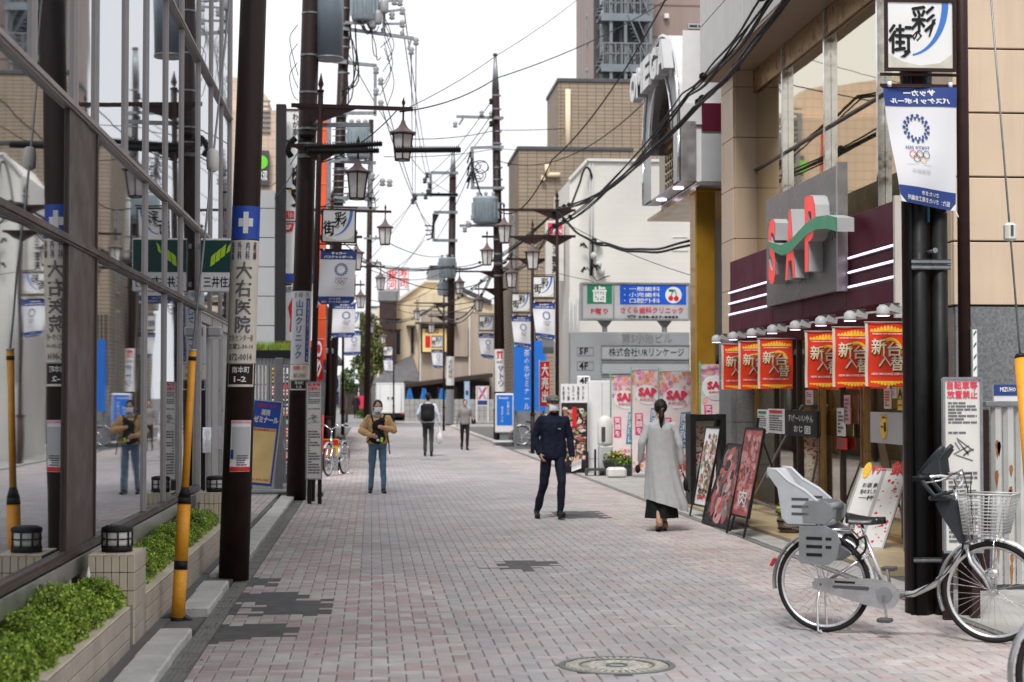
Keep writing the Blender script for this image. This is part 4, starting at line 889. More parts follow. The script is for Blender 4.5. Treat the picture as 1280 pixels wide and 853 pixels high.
# ---- directory sign and dental sign
DY = 37.0
ds = thing('tenant_directory_sign', 'broad grey tenant directory sign with floor numbers behind the pink flags', 'sign', (AY(715, 500, DY).x, DY, 0))
xa, xb, zt_ = AY(713, 415, DY).x, AY(862, 415, DY).x, AY(713, 415, DY).z
MB().bbox(xa, xb, DY, DY+.35, 0, zt_, .01).build('sign_body', 'mid_l', ds) if 'mid_l' in MATS else MB().bbox(xa, xb, DY, DY+.35, 0, zt_, .01).build('sign_body', mat('dir_grey', (.34, .35, .37), .4, .2, .05, 2), ds)
mat('dir_pale', (.40, .42, .44), .4, .1, .04, 2)
for (a, b, c, d) in ((751, 862, 431, 450), (751, 862, 452, 468), (751, 862, 470, 500), (751, 862, 502, 540)):
    p, q = AY(a, c, DY), AY(b, d, DY); fn3 = lambda u, v, dd: (u, DY-dd, v); mb = MB(); frame2(mb, fn3, p.x, q.x, q.z, p.z, .02, 0, .025); o = mb.build('name_frame', 'alu', ds); MB().box(p.x+.02, q.x-.02, DY-.006, DY-.001, q.z+.02, p.z-.02).build('name_plate', 'dir_pale', o)
for s, a, b, c, d, m_ in (('第5小池ビル', 777, 840, 417, 429, 'text_grey2'), ('株式会社URリンケージ', 761, 855, 435, 446, 'text_black'), ('5F', 724, 735, 435, 443, 'text_black'), ('4F', 724, 735, 453, 462, 'text_black')):
    p, q = AY(a, c, DY), AY(b, d, DY); mat('text_grey2', (.22, .225, .235), .4, 0, .02, 3); mb = MB(); put(mb, s, lambda u, v: (u, DY-.012, v), p.x, q.x, q.z, p.z, bold=.015, keep=False); mb.build('lettering', m_, ds)
for c in (434, 452): p = AY(721, c, DY); q = AY(742, c+11, DY); mb = MB(); frame2(mb, lambda u, v, dd: (u, DY-dd, v), p.x, q.x, q.z, p.z, .012, 0, .008); mb.build('floor_frame', 'mid_grey', ds)
dn = thing('dental_clinic_sign', 'wide illuminated-style dental clinic sign with green, blue and cherry panels', 'sign', (AY(730, 400, DY).x, DY+.05, zt_))
p, q = AY(726, 353, DY), AY(863, 401, DY); f3 = lambda u, v, dd: (u, DY+.02-dd, v)
MB().bbox(p.x, q.x, DY+.02, DY+.3, q.z, p.z, .01).build('sign_box', 'light_grey', dn); mb = MB(); frame2(mb, f3, p.x, q.x, q.z, p.z, .04, 0, .02); mb.build('frame', 'alu', dn)
mb = MB(); mb.box(p.x+.8*.88, p.x+.8*.88+.02, DY, DY+.02, q.z+.04, p.z-.04); mb.build('divider', 'alu', dn)
def R(px0, px1, py0, py1, m_, nm='panel', d=.004):
    a, b = AY(px0, py0, DY), AY(px1, py1, DY); return MB().box(a.x, b.x, DY+.02-d, DY+.02-.001, b.z, a.z).build(nm, m_, dn)
def T(s, px0, px1, py0, py1, m_, d=.008, b=.03, keep=False):
    a, c = AY(px0, py0, DY), AY(px1, py1, DY); mb = MB(); put(mb, s, lambda u, v: (u, DY+.02-d, v), a.x, c.x, c.z, a.z, bold=b, keep=keep); mb.build('lettering', m_, dn)
R(734, 765, 356, 380, 'green'); R(775, 858, 356, 381, 'blue2') if 'blue2' in MATS else (mat('blue2', (.01, .1, .6), .4, 0, .03, 3), R(775, 858, 356, 381, 'blue2'))
T('歯', 741, 758, 358, 378, 'white', b=.06); T('P有り', 739, 760, 385, 393, 'red', b=.04); T('・一般歯科', 780, 825, 358.5, 364, 'white', b=.03); T('・小児歯科', 780, 825, 366, 371.5, 'white', b=.03); T('・口腔外科', 780, 825, 373, 379, 'white', b=.03)
T('さくら歯科クリニック', 776, 854, 384, 392, 'pink_red', b=.035); T('☎ 048-837-8883', 784, 848, 394, 398.5, 'text_black', b=.03)
c = AY(842, 369, DY); MB().cyl((c.x, DY+.014, c.z), (c.x, DY+.011, c.z), .18, n=28).build('cherry_disc', 'white', dn)
mb = MB(); mb.cyl((c.x-.06, DY+.01, c.z-.07), (c.x-.06, DY+.006, c.z-.07), .055, n=16); mb.cyl((c.x+.06, DY+.01, c.z-.075), (c.x+.06, DY+.006, c.z-.075), .055, n=16); mb.build('cherry', 'red', dn)
mb = MB(); mb.tube([(c.x-.06, DY+.006, c.z-.02), (c.x-.02, DY+.006, c.z+.06), (c.x+.03, DY+.006, c.z+.12)], .008, 5); mb.tube([(c.x+.06, DY+.006, c.z-.02), (c.x+.05, DY+.006, c.z+.06), (c.x+.03, DY+.006, c.z+.12)], .008, 5); mb.ell((c.x-.05, DY+.006, c.z+.1), (.06, .004, .03)); mb.build('cherry_stem', 'green', dn)
for px in (757, 832): x = AY(px, 405, DY).x; mb = MB(); mb.bar((x, DY+.15, zt_), (x, DY+.15, q.z-.1), .1, .1); mb.add([(x-.05,DY+.1,q.z-.14),(x+.05,DY+.1,q.z-.14),(x+.16,DY+.1,q.z-.002),(x-.16,DY+.1,q.z-.002),(x-.05,DY+.2,q.z-.14),(x+.05,DY+.2,q.z-.14),(x+.16,DY+.2,q.z-.002),(x-.16,DY+.2,q.z-.002)], [(0,1,2,3),(4,7,6,5),(0,4,5,1),(1,5,6,2),(3,2,6,7),(0,3,7,4)]); mb.build('bracket', 'mid_grey', dn)
# ---- white painted building
WY = 44.; wx = AY(712, 300, WY).x; wb = thing('white_building', 'white painted brick building with sloping parapet beside the street', 'building', (wx, WY, 0))
zt2 = AY(720, 201, WY).z; zc2 = AY(695, 222, 46).z
mb = MB(); mb.prism([(wx,0),(14,0),(14,zt2),(wx+.45,zt2),(wx,zt2-.5)], lambda u, v, d: (u, d, v), WY, 47.9); mb.build('wall', 'painted_brick', wb)
mb = MB(); mb.bar((wx-.02, WY-.03, zt2-.5), (wx+.45, WY-.03, zt2+.02), .07, .07); mb.bar((wx+.45, WY-.03, zt2+.02), (14, WY-.03, zt2+.02), .07, .07); mb.build('coping', 'off_white', wb)
mb = MB()
for px, a, b in ((741, 205, 345), (737, 205, 345)): p, q = AY(px, a, WY), AY(px, b, WY); mb.cyl((p.x, WY-.03, p.z), (q.x, WY-.03, q.z), .018, n=6)
for px, a, b in ((712, 373, 480), (717, 380, 480), (722, 373, 480)): p, q = AY(px, a, WY), AY(px, b, WY); mb.cyl((p.x, WY-.04, p.z), (q.x, WY-.04, q.z), .025, n=6)
mb.build('conduit', 'light_grey', wb)
p, q = AY(840, 296, WY), AY(860, 314, WY); mb = MB(); frame2(mb, lambda u, v, dd: (u, WY-dd, v), p.x, q.x, q.z, p.z, .02, 0, .02); mb.build('vent_frame', 'off_white', wb)
ks = thing('cable_joint_cluster', 'cluster of dark drooping cable joints and white insulators on the white wall', 'electrical fitting', (AY(738, 300, WY).x, WY-.1, 5)); mb = MB(); mb2 = MB(); rr = random.Random(3)
for cx, cy in ((727, 308), (745, 303), (732, 338), (744, 335)):
    c = AY(cx, cy, WY-.15)
    for k in range(5): a = rr.uniform(.2, 2.9); mb.tube([c, c+Vector((cos(a)*.06, -.05, .08)), c+Vector((cos(a)*.16, -.08, -.02-rr.random()*.06))], .014, 5)
for cx, cy in ((748, 305), (742, 320), (748, 331), (752, 340)): c = AY(cx, cy, WY-.12); mb2.ell(c, (.09, .07, .1), 8, 6)
c0 = AY(741, 298, WY-.1); c1 = AY(739, 345, WY-.1); mb.cyl(c0, c1, .03, n=6); mb.tube([AY(741,345,WY-.1), AY(746,352,WY-.1), AY(755,347,WY-.1), AY(762,345,WY-.1)], .014, 5); mb.build('cables', 'cable', ks); mb2.build('insulators', 'light_grey', ks)
# vertical "open" sign fixed to the white building's street side
os_ = thing('vertical_projecting_sign', 'tall white projecting sign with dark lettering and red header on the white building', 'sign', (AY(685, 300, 45).x, 45, 3)); p, q = AY(682, 276, 45), AY(705, 352, 45)
MB().bbox(p.x, q.x, 45, 45.18, q.z, p.z, .01).build('sign_box', 'off_white', os_); a, b = AY(685, 279, 45), AY(703, 293, 45); MB().box(a.x, b.x, 44.992, 44.998, b.z, a.z).build('header', 'pink_red', os_)
for s, y0, y1, b_, m_ in (('OPEN', 286, 292, .04, 'white'), ('クリニック', 296, 318, .03, 'text_black'), ('整美', 320, 342, .03, 'text_black')):
    a, b = AY(690 if s != 'OPEN' else 686, y0, 45), AY(698 if s != 'OPEN' else 702, y1, 45); mb = MB(); put(mb, s, lambda u, v: (u, 44.985, v), a.x, b.x, b.z, a.z, bold=b_, keep=False, vert=(s != 'OPEN')); mb.build('lettering', m_, os_)
mb = MB(); x = q.x
for z in (p.z-.2, q.z+.2): mb.bar((x, 45.1, z), (5.1, 45.1, z), .04, .04)
mb.build('bracket', 'alu', os_)
# ---- brown tile block (two volumes) and the tower behind
tb = thing('tan_tile_block', 'tan tiled apartment block in two steps behind the white building', 'building', (5, 59, 0))
zA_ = AY(650, 188, 59).z; xA = AY(648, 300, 59).x; MB().box(xA, 9, 59, 63.2, 0, zA_).build('wall', 'tile_wall', tb); MB().bbox(xA-.05, 9, 58.95, 63.3, zA_+.002, zA_+.14, .02).build('roof', 'dark_grey', tb)
xB = AY(698, 200, 62).x; zB_ = AY(700, 103, 62).z; MB().box(xB, 16, 62, 66, zA_-.1, zB_).build('wall', 'tile_wall', tb); MB().bbox(xB-.05, 16, 61.95, 66.05, zB_+.002, zB_+.15, .02).build('roof', 'dark_grey', tb)
MB().box(9.0, 16, 59.2, 63, 0, zA_-.4).build('wall', 'tile_wall', tb); MB().box(xA+.03, 12, 63.22, 71, 0, 6.6).build('wall', 'tile_wall', tb)
mb = MB(); p = AY(710, 112, 61.9); q = AY(710, 208, 61.9); mb.cyl(p, q, .1, n=8); a = AY(684, 206, 58.9); b = AY(684, 219, 58.9); c = AY(700, 219, 58.9); mb.cyl(a, b, .09, n=8); mb.cyl(b, c, .09, n=8); mb.build('drain_pipe', 'cream_wall', tb)
MB().bbox(AY(676, 222, 58.9).x, AY(681, 222, 58.9).x, 58.8, 58.98, AY(678, 226, 58.9).z, AY(678, 220, 58.9).z, .01).build('vent_box', 'cream_wall', tb)
for (y0, y1, za_, zb_) in ((60.4, 61.0, 5.2, 8.1), (60.2, 60.8, 1.5, 4.6)): winx(tb, y0, y1, za_, zb_, xA, -1)
winx(tb, 63.3, 64.1, 8.4, 10.9, xB, -1)
for k in range(4): MB().box(AY(651+k*6, 400, 58.95).x, AY(653+k*6, 400, 58.95).x, 58.93, 58.99, 2.0, 4.4).build('louvre', 'win_dark', tb)
tw = thing('brown_tower_block', 'tall brown apartment tower with an outside steel staircase', 'building', (11, 85, 0))
TY = 85.; tx = AY(753, 50, TY).x; MB().box(tx, 30, TY, 96, 0, 34).build('wall', 'tower', tw)
for k in range(10): z = 18.0+k*1.6*1.0; MB().box(tx+2.4, 30, TY-.03, TY-.003, z, z+.06).build('joint', 'tower_joint', tw)
for r in range(5):
    for (y0, y1) in ((86.6, 87.4), (90.6, 91.3)): winx(tw, y0, y1, 14.6+r*2.9+(.0 if y0 > 88 else 1.6), 16.2+r*2.9+(.0 if y0 > 88 else 1.6), tx, -1)
p, q = AY(860, 30, TY), AY(896, 37, TY); win(tw, p.x, q.x, q.z, p.z, TY-.02, nx=3); MB().cyl(AY(753, -60, TY-.1), AY(753, 110, TY-.1), .14, n=8).build('drain_pipe', 'light_grey', tw)
p = AY(833, 20, TY-.15); MB().bbox(p.x-.12, p.x+.12, p.y-.1, p.y+.1, p.z-.15, p.z+.1, .03).build('vent_cap', 'white', tw)
# steel staircase standing in front of the tower
ss = thing('steel_staircase', 'grey zigzag steel fire staircase on the front of the brown tower', 'staircase', (13, 84, 0)); mat('stair_steel', (.19, .215, .235), .5, .4, .1, 2)
xs0, xs1, xm = AY(762, 50, 83.5).x, AY(811, 50, 83.5).x, AY(780, 50, 83.5).x
MB().box(xs0-.6, xs1+.1, TY-.05, TY-.01, 12, 34).build('recess_shade', 'dark_grey', ss)  # flat dark sheet on the wall, coloured as the shade of a recess
zl = [AY(780, y, 83.5).z for y in (84, 21, -42)]
mb = MB()
for x in (xs0, xm, xs1):
    for y in (83.0, 84.6): mb.box(x-.07, x+.07, y-.07, y+.07, 8, 30)
mb.build('post', 'stair_steel', ss)
for k, z in enumerate([zl[0]-2.45]+zl):
    mb = MB(); mb.box(xs0-.5, xs1+.1, 82.9, 84.7, z-.12, z); mb.box(xs0-.5, xs1+.1, 82.85, 82.9, z-.35, z+.02); mb.build('landing', 'stair_steel', ss)
    mb = MB(); mb.bar((xs0-.4, 82.88, z+1.05), (xs1+.1, 82.88, z+1.05), .05, .05); mb.bar((xs0-.4, 82.88, z+.55), (xs1+.1, 82.88, z+.55), .04, .04)
    for q_ in range(9): x = xs0-.4+q_*(xs1+.5-xs0)/8; mb.box(x-.02, x+.02, 82.86, 82.9, z, z+1.05)
    for q_ in range(24): x = xs0-.4+q_*(xs1+.5-xs0)/23; mb.box(x-.008, x+.008, 82.87, 82.89, z+.05, z+1.0)
    mb.build('railing', 'galv', ss)
    for f, (xa_, xb_, yy) in enumerate(((xm+.1, xs1-.2, 83.3), )):
        H = 2.45; mb = MB(); mb.bar((xa_, yy-.4, z+H), (xb_+.1, yy-.4, z), .05, .22); mb.bar((xa_, yy+.4, z+H), (xb_+.1, yy+.4, z), .05, .22)
        for q_ in range(13): t = (q_+.5)/13; mb.box(xa_+(xb_-xa_)*t-.12, xa_+(xb_-xa_)*t+.12, yy-.38, yy+.38, z+H-H*t-.03, z+H-H*t)
        mb.bar((xa_, yy-.42, z+H+.95), (xb_+.1, yy-.42, z+.95), .04, .04); mb.build('flight', 'stair_steel', ss)
    H = 2.45; mb = MB(); mb.bar((xm-.2, 84.1, z+H), (xs0-.6, 84.1, z), .06, .25)
    for q_ in range(13): t = (q_+.5)/13; mb.box(xm-.2-(xm+.4-xs0)*t-.1, xm-.2-(xm+.4-xs0)*t+.1, 83.7, 84.3, z+H-H*t-.03, z+H-H*t)
    mb.bar((xm-.2, 83.7, z+H+.95), (xs0-.6, 83.7, z+.95), .04, .04); mb.build('flight', 'stair_steel', ss)
# ---- big blue vertical banner sign and its low building
bb = thing('blue_cram_school_banner', 'huge blue vertical banner with white Japanese lettering on the right', 'banner', (AY(643, 500, 55).x, 55, 1)); p, q = AY(643, 430, 55), AY(682, 514, 55)
MB().box(p.x, q.x, 55, 55.15, q.z, p.z+.1).build('panel', 'sky_blue', bb); a, b = AY(655, 433, 55), AY(662, 512, 55); mb = MB(); put(mb, 'お茶の水ゼミナール', lambda u, v: (u, 54.99, v), a.x, b.x, b.z, p.z+.05, bold=.0, keep=False, vert=True); mb.build('lettering', 'white', bb)
mb = MB(); mb.bar((p.x+.05, 55.2, 0), (p.x+.05, 55.2, p.z), .08, .08); mb.bar((q.x-.05, 55.2, 0), (q.x-.05, 55.2, p.z), .08, .08); mb.build('post', 'galv', bb)
lw_ = thing('low_wall', 'low grey wall behind the bicycle under the blue banner', 'wall', (5, 58, 0)); MB().box(4.75, 12, 58.6, 58.95, 0, 1.35).build('wall', 'tile_grey', lw_) if 'tile_grey' in MATS else MB().box(4.75, 12, 58.6, 58.95, 0, 1.35).build('wall', 'mid_grey', lw_)
# small grey roofed passage near px 690,430
aw = thing('rounded_awning', 'dark weathered rounded awning poking out beside the blue banner', 'awning', (5.2, 52, 2.9)); mb = MB()
for k in range(6): a0 = pi/2*k/6; a1 = pi/2*(k+1)/6; mb.add([(5.05, 50-.9*sin(a0)*0+2-.9*cos(a0), 2.9+.75*sin(a0)*1.0), (6.8, 52-.9*cos(a0), 2.9+.75*sin(a0)), (6.8, 52-.9*cos(a1), 2.9+.75*sin(a1)), (5.05, 52-.9*cos(a1), 2.9+.75*sin(a1))], [(0,1,2,3)])
mb.build('cloth', 'dark_grey', aw)
# ---- nobori flags
def nobori(x, y, z1, s, w, h, label, kind, rot=0, lean=0):
    f = thing('nobori_flag', label, 'flag', (x, y, 0), 'pink nobori flags on green poles' if kind == 'sap' else None)
    mb = MB(); mb.cyl((x, y, .05), (x+lean, y, z1+.06), .011, n=7); mb.build('pole', 'pole_green', f); MB().cyl((x-.03, y, z1), (x+w+.03, y, z1), .007, n=6).build('crossbar', 'light_grey', f)
    def P(u, v, d=0): return (x+.015+u, y-.02*sin(u*6+v*3)+.04*sin(v*1.8+x)-d, z1-.01-h+v+.006*sin(u*9)) 
    MB().sheet(lambda u, v: P(u*w, v*h), 8, 24).build('cloth', 'nobori' if kind == 'sap' else 'white', f)
    if kind == 'sap':
        r = random.Random(int(x*100)); mb = MB()
        for _ in range(60):
            u, v = r.uniform(.03, .97)*w, h-abs(r.gauss(0, .22))*h*.6-.01; a = r.uniform(.02, .06)
            if r.random() < .22: v = r.uniform(.01, .14)*h
            if v < 0 or v > h: continue
            Q = [(min(max(u+a*cos(t)*r.uniform(.7,1.1), .01), w-.01), min(max(v+a*sin(t), .01), h-.01)) for t in [2*pi*q/7 for q in range(7)]]; mb.add([P(a_, b_, .004+r.random()*.001) for a_, b_ in Q], [tuple(range(7))], r.randrange(4))
        mb.build('flower_print', ['pinky', 'peach', 'pinky2', 'orange2'], f)
        mb = MB(); mb.add([P(w*.5+.235*cos(t), h*.76+.2*sin(t), .008) for t in [2*pi*q/24 for q in range(24)]], [tuple(range(24))]); mb.build('white_disc', 'white', f)
        mb = MB(); fn = lambda u, v: P(u, v, .024); put(mb, 'SAP', fn, w*.2, w*.82, h*.74, h*.83, bold=.06, keep=False); put(mb, '南浦和駅前店', fn, w*.26, w*.78, h*.70, h*.725, bold=.02, keep=False); put(mb, '659台', fn, w*.16, w*.9, h*.115, h*.2, bold=.05, keep=False); put(mb, '設置台数', fn, w*.3, w*.8, h*.225, h*.25, keep=False); mb.build('lettering', 'pink_red', f)
        mb = MB(); mb.add([P(w*.10, h*.37, .006), P(w*.36, h*.37, .006), P(w*.36, h*.58, .006), P(w*.10, h*.58, .006)], [(0,1,2,3)]); mb.build('pink_block', mat('magenta', (.75, .03, .2), .5, 0, .03, 4), f)
        mb = MB(); mb.add([P(w*.52, h*.30, .006), P(w*.78, h*.31, .006), P(w*.92, h*.64, .006), P(w*.62, h*.63, .006)], [(0,1,2,3)]); mb.build('blue_block', mat('steel_blue', (.10, .2, .38), .5, 0, .03, 4), f)
        mb = MB(); put(mb, '笑顔を', fn, w*.13, w*.33, h*.38, h*.57, bold=.03, keep=False, vert=True); put(mb, '南浦和に', fn, w*.57, w*.80, h*.32, h*.62, bold=.03, keep=False, vert=True, slant=.03); mb.build('lettering', 'white', f)
    return f
mat('nobori', (.74, .64, .63), .65, 0, .05, 4); mat('pinky2', (.68, .22, .45), .6, 0, .2, 12); mat('orange2', (.8, .28, .1), .6, 0, .2, 12)
for px, pyt, Y, w, lab in ((763, 470, 36.2, .6, 'pink and white nobori flag farthest from the shop, behind the other two'), (789, 462, 34.0, .62, 'pink and white nobori flag with its pole on a white concrete block'), (823, 464, 31.8, .66, 'pink and white nobori flag directly behind the woman in the long cardigan'), (875, 456, 27.0, .5, 'pink and white nobori flag beside the shop pillar behind the black cabinet')):
    p = AY(px, pyt, Y); nobori(p.x, Y, p.z, 1, w, 2.05 if Y > 30 else 1.5, lab, 'sap')
b_ = G(785, 605); wb_ = thing('flag_base_block', 'white concrete block holding the middle pink flag pole', 'base', (b_.x, 34, 0)); MB().bbox(b_.x-.1, b_.x+.26, 33.7, 34.1, .02, .22, .04).build('block', 'off_white', wb_)
for px, Y, l in ((823, 31.8, 'grey plastic weight at the foot of the pink flag behind the woman'), (764, 36.2, 'grey plastic weight at the foot of the farthest pink flag')): x = AY(px, 500, Y).x; tag(MB().bbox(x-.15, x+.15, Y-.15, Y+.15, .02, .1, .04).build('flag_weight', 'mid_grey'), l, 'base')
# white utility box column, rounded machine, food menu board, plants
x0, x1 = AY(736, 500, 38.5-2.2).x, AY(764, 500, 36.3).x
uc = thing('white_utility_cabinet', 'plain tall white cabinet beside the food menu board', 'cabinet', (x0, 36.3, 0)); MB().bbox(x0, x1, 36.3, 36.75, .02, AY(740, 476, 36.3).z, .01).build('body', 'white', uc); MB().box(x0-.004, x1+.004, 36.296, 36.3, .3, .31).box(x0+.28, x0+.285, 36.294, 36.3, .04, 1.9).build('seam', 'mid_grey', uc)
m0 = AY(757, 583, 33.9); rm = thing('rounded_white_machine', 'white machine with a domed upper half standing before the pink flags', 'machine', (m0.x, 35.0, 0)); x = AY(757, 560, 35.0).x
MB().bbox(x-.14, x+.14, 34.9, 35.2, .02, .62, .03).build('lower_case', 'light_grey', rm); MB().lathe([(.15, 0), (.16, .05), (.16, .38), (.15, .48), (.11, .56), (.04, .6)], (x, 35.05, .63), 18).build('dome', 'off_white', rm); MB().bbox(x-.1, x-.02, 34.885, 34.9, .7, 1.0, .002).build('slot', 'dark_grey', rm)
fm = thing('food_menu_board', 'tall food photo menu board with white header behind the man in the navy sweater', 'sign board', (AY(705, 580, 36).x, 36, 0)); p, q = AY(701, 480, 36), AY(735, 583, 36); w = q.x-p.x; h = p.z-q.z; fn = lambda u, v, d=0: (p.x+u, 36-d, q.z+v)
mb = MB(); mb.prism([(0,0),(w,0),(w,h),(0,h)], fn, -.03, 0); mb.build('board', 'white', fm); mb = MB(); mb.prism([(.01,0),(w-.01,0),(w-.01,h*.77),(.01,h*.77)], fn, .001, .004); mb.build('photo_ground', 'p_dark', fm); mb = MB(); blotches(mb, fn, w, h*.76, 220, 31, 5, .006); mb.build('food_picture', FOOD, fm)
mb = MB(); [put(mb, s, lambda u, v: fn(u, v, .01), (.06+k*.18)*w, (.14+k*.18)*w, .8*h, .97*h, bold=.02, keep=False, vert=True) for k, s in enumerate(('お刺身', 'もつ鍋', 'ステーキ', '海鮮丼', 'ランチ'))]; mb.build('lettering', 'text_black', fm)
mb = MB(); mb.prism([(.42*w,.48*h),(.58*w,.48*h),(.58*w,.72*h),(.42*w,.72*h)], fn, .011, .013); mb.build('red_label', 'red', fm); mb = MB(); mb.box(p.x-.01, p.x+.03, 36.0, 36.25, .0, q.z+.3); mb.box(q.x-.03, q.x+.01, 36, 36.25, 0, q.z+.3); mb.box(p.x+.0, q.x, 36.0, 36.04, 0.02, q.z); mb.build('stand', 'black', fm)
fb = thing('blank_white_sign', 'small white 4F box sign above the food menu board', 'sign', (AY(728, 475, 36.6).x, 36.6, 2)); a, b = AY(722, 470, 36.6), AY(738, 482, 36.6); MB().bbox(a.x, b.x, 36.6, 36.8, b.z, a.z, .02).build('sign_box', 'white', fb); mb = MB(); put(mb, '4F', lambda u, v: (u, 36.59, v), a.x+.04, b.x-.04, b.z+.03, a.z-.03, bold=.03, keep=False); mb.build('lettering', 'text_black', fb); MB().bar(((a.x+b.x)/2, 36.7, b.z+.001), ((a.x+b.x)/2, 36.98, b.z-.06), .04, .04).build('bracket', 'white', fb)
def pot(px, py, Y, r, label, fl):
    x = AY(px, py, Y).x; t = thing('flower_pot', label, 'plant pot', (x, Y, .02)); MB().lathe([(r*.62, 0), (r*.8, r*.5), (r, r*1.15), (r*1.04, r*1.2), (r*.92, r*1.2), (r*.9, r*1.0)], (x, Y, .02), 18).build('pot', 'dark_grey', t)
    MB().cyl((x, Y, .02+r*.98), (x, Y, .02+r*1.05), r*.88, n=14).build('soil', 'soil', t); mb = MB(); leafball(mb, (x, Y, r*1.45), (r*.95, r*.95, r*.55), 320, int(px), .07); o = mb.build('leaves', ['leaf_h1', 'leaf_c', 'leaf_b'], t); o['kind'] = 'stuff'
    mb = MB(); q = random.Random(int(px))
    for _ in range(26): a = q.uniform(0, 6.28); d = q.uniform(0, r); mb.ell((x+d*cos(a), Y+d*sin(a), r*1.6+q.uniform(0, r*.6)), (.022, .022, .018), 6, 4, q.randrange(2))
    o = mb.build('flowers', fl, t); o['kind'] = 'stuff'
pot(768, 590, 34.9, .24, 'dark flower pot with orange and yellow blooms before the pink flags', ['yellow', 'orange']); pot(782, 594, 34.5, .2, 'dark flower pot with red blooms next to the concrete block', ['red', 'pinky'])
sm_ = thing('small_bench_stand', 'low dark metal stand with an upright post on the pavement by the white cabinet', 'stand', (AY(744, 590, 34.8).x, 34.8, .02)); x = AY(744, 590, 34.8).x
MB().box(x-.02, x+.02, 34.78, 34.82, .02, .55).build('post', 'black', sm_); mb = MB(); mb.box(x-.2, x+.2, 34.6, 34.9, .12, .17); mb.box(x-.2, x-.17, 34.6, 34.9, .02, .12); mb.box(x+.17, x+.2, 34.6, 34.9, .02, .12); mb.build('frame', 'dark_grey', sm_)
# ================================================================ LEFT BEYOND THE GLASS BUILDING
mat('panel_grey', (.42, .43, .445), .45, 0, .05, 1.5, .03, 30, .1, 1); brickmat('pink_tile', (.62, .48, .38), (.58, .45, .35), (.42, .33, .27), .3, .3, .012, off=0)
mat('planter_black', (.02, .02, .022), .5, 0, .1, 5)
wp = thing('grey_panel_building', 'grey horizontal-panelled building behind the slatted screen on the left', 'building', (-2.2, 37, 0))
x0, x1 = AY(300, 400, 37).x, AY(343, 400, 37).x; zt = AY(330, 238, 37).z; MB().box(x0-4, x1-.02, 37.04, 48, 0, zt).build('wall', 'joint', wp); k = 0; z = 0
while z < zt-.1: MB().bbox(x0-3, x1, 37, 37.035, z+.008, min(z+.62, zt)-.004, .003).build('panel', 'panel_grey', wp); z += .625
pt = thing('pink_tiled_building', 'pale pink tiled tower with a dark sign far on the left', 'building', (-4, 60, 0)); x0, x1 = AY(290, 200, 60).x, AY(345, 200, 60).x
mb = MB(); zt = AY(338, 138, 60).z; MB().box(x0-4, x1, 60, 72, 0, zt).build('wall', 'pink_tile', pt); xm_ = AY(334, 100, 60).x; zz = AY(330, 98, 60).z; mb.prism([(x0-4, zt), (xm_, zt), (xm_, zz-.6), (xm_-.5, zz), (x0-4, zz+.8)], lambda u, v, d: (u, d, v), 60.5, 70); mb.build('wall', 'pink_tile', pt)
for k in range(7): p, q = AY(325, 128, 59.98), AY(338, 166, 59.98); zz = q.z+(p.z-q.z)*k/6; MB().box(p.x, q.x, 59.93, 59.99, zz, zz+.06).build('louvre', 'mid_grey', pt)
p, q = AY(322, 188, 59.7), AY(336, 232, 59.7); db = thing('dark_projecting_sign', 'small dark sign with a bright green disc on the pink tiled tower', 'sign', (p.x, 59.7, q.z)); MB().bbox(p.x, q.x, 59.7, 59.95, q.z, p.z, .01).build('sign_box', 'dark_grey', db)
c = AY(326, 203, 59.68); MB().cyl((c.x, 59.69, c.z), (c.x, 59.67, c.z), .24, n=20).build('disc', mat('lime2', (.15, .6, .03), .5, 0, .02, 3), db); mb = MB(); a, b = AY(323, 214, 59.68), AY(334, 226, 59.68); put(mb, 'は双', lambda u, v: (u, 59.69, v), a.x, b.x, b.z, a.z, keep=False); mb.build('lettering', 'white', db)
bc = thing('black_sign_column', 'tall black steel column left of the big white vertical sign', 'column', (AY(351, 400, 36).x, 36, 0)); p, q = AY(345, 130, 36), AY(356, 500, 36); MB().bbox(p.x, q.x, 36, 36.3, 0, p.z, .01).build('column', 'planter_black', bc)
for y in (175, 235, 355): z = AY(355, y, 36).z; MB().bar((q.x, 36.15, z), (q.x+.12, 36.15, z), .04, .04).build('bracket', 'black', bc)
# tall white vertical sign (several panels)
vs_ = thing('tall_vertical_sign', 'very tall white projecting sign with red 2F mark behind the clinic pole', 'sign', (AY(352, 400, 36.5).x, 36.5, 2.6)); SYv = 36.5
p, q = AY(354, 138, SYv), AY(392, 436, SYv); MB().bbox(p.x, q.x, SYv, SYv+.25, q.z, p.z, .01).build('sign_box', 'white', vs_); mb = MB(); frame2(mb, lambda u, v, d: (u, SYv-d, v), p.x-.01, q.x+.01, q.z-.01, p.z+.03, .035, 0, .02); mb.build('frame', 'brown_metal', vs_)
def V(a, b, c, d, m_, nm='panel', dd=.006): p, q = AY(a, c, SYv), AY(b, d, SYv); return MB().box(p.x, q.x, SYv-dd, SYv-.001, q.z, p.z).build(nm, m_, vs_)
def VT(s, a, b, c, d, m_, bo=.03, vert=False, dd=.012): p, q = AY(a, c, SYv), AY(b, d, SYv); mb = MB(); put(mb, s, lambda u, v: (u, SYv-dd, v), p.x, q.x, q.z, p.z, bold=bo, keep=False, vert=vert); mb.build('lettering', m_, vs_)
for y in (276, 352): V(354, 392, y, y+2, 'dark_grey', 'joint', .01)
V(354, 392, 342, 352, 'blue'); V(358, 368, 264, 274, 'red'); VT('うまい', 360, 367, 265, 273, 'white', .02); VT('わが家', 366, 373, 142, 170, 'text_black', .03, True); VT('ゆず', 364, 378, 208, 260, 'text_black', .09, True); V(361, 380, 236, 241, 'yellow', 'streak', .005)
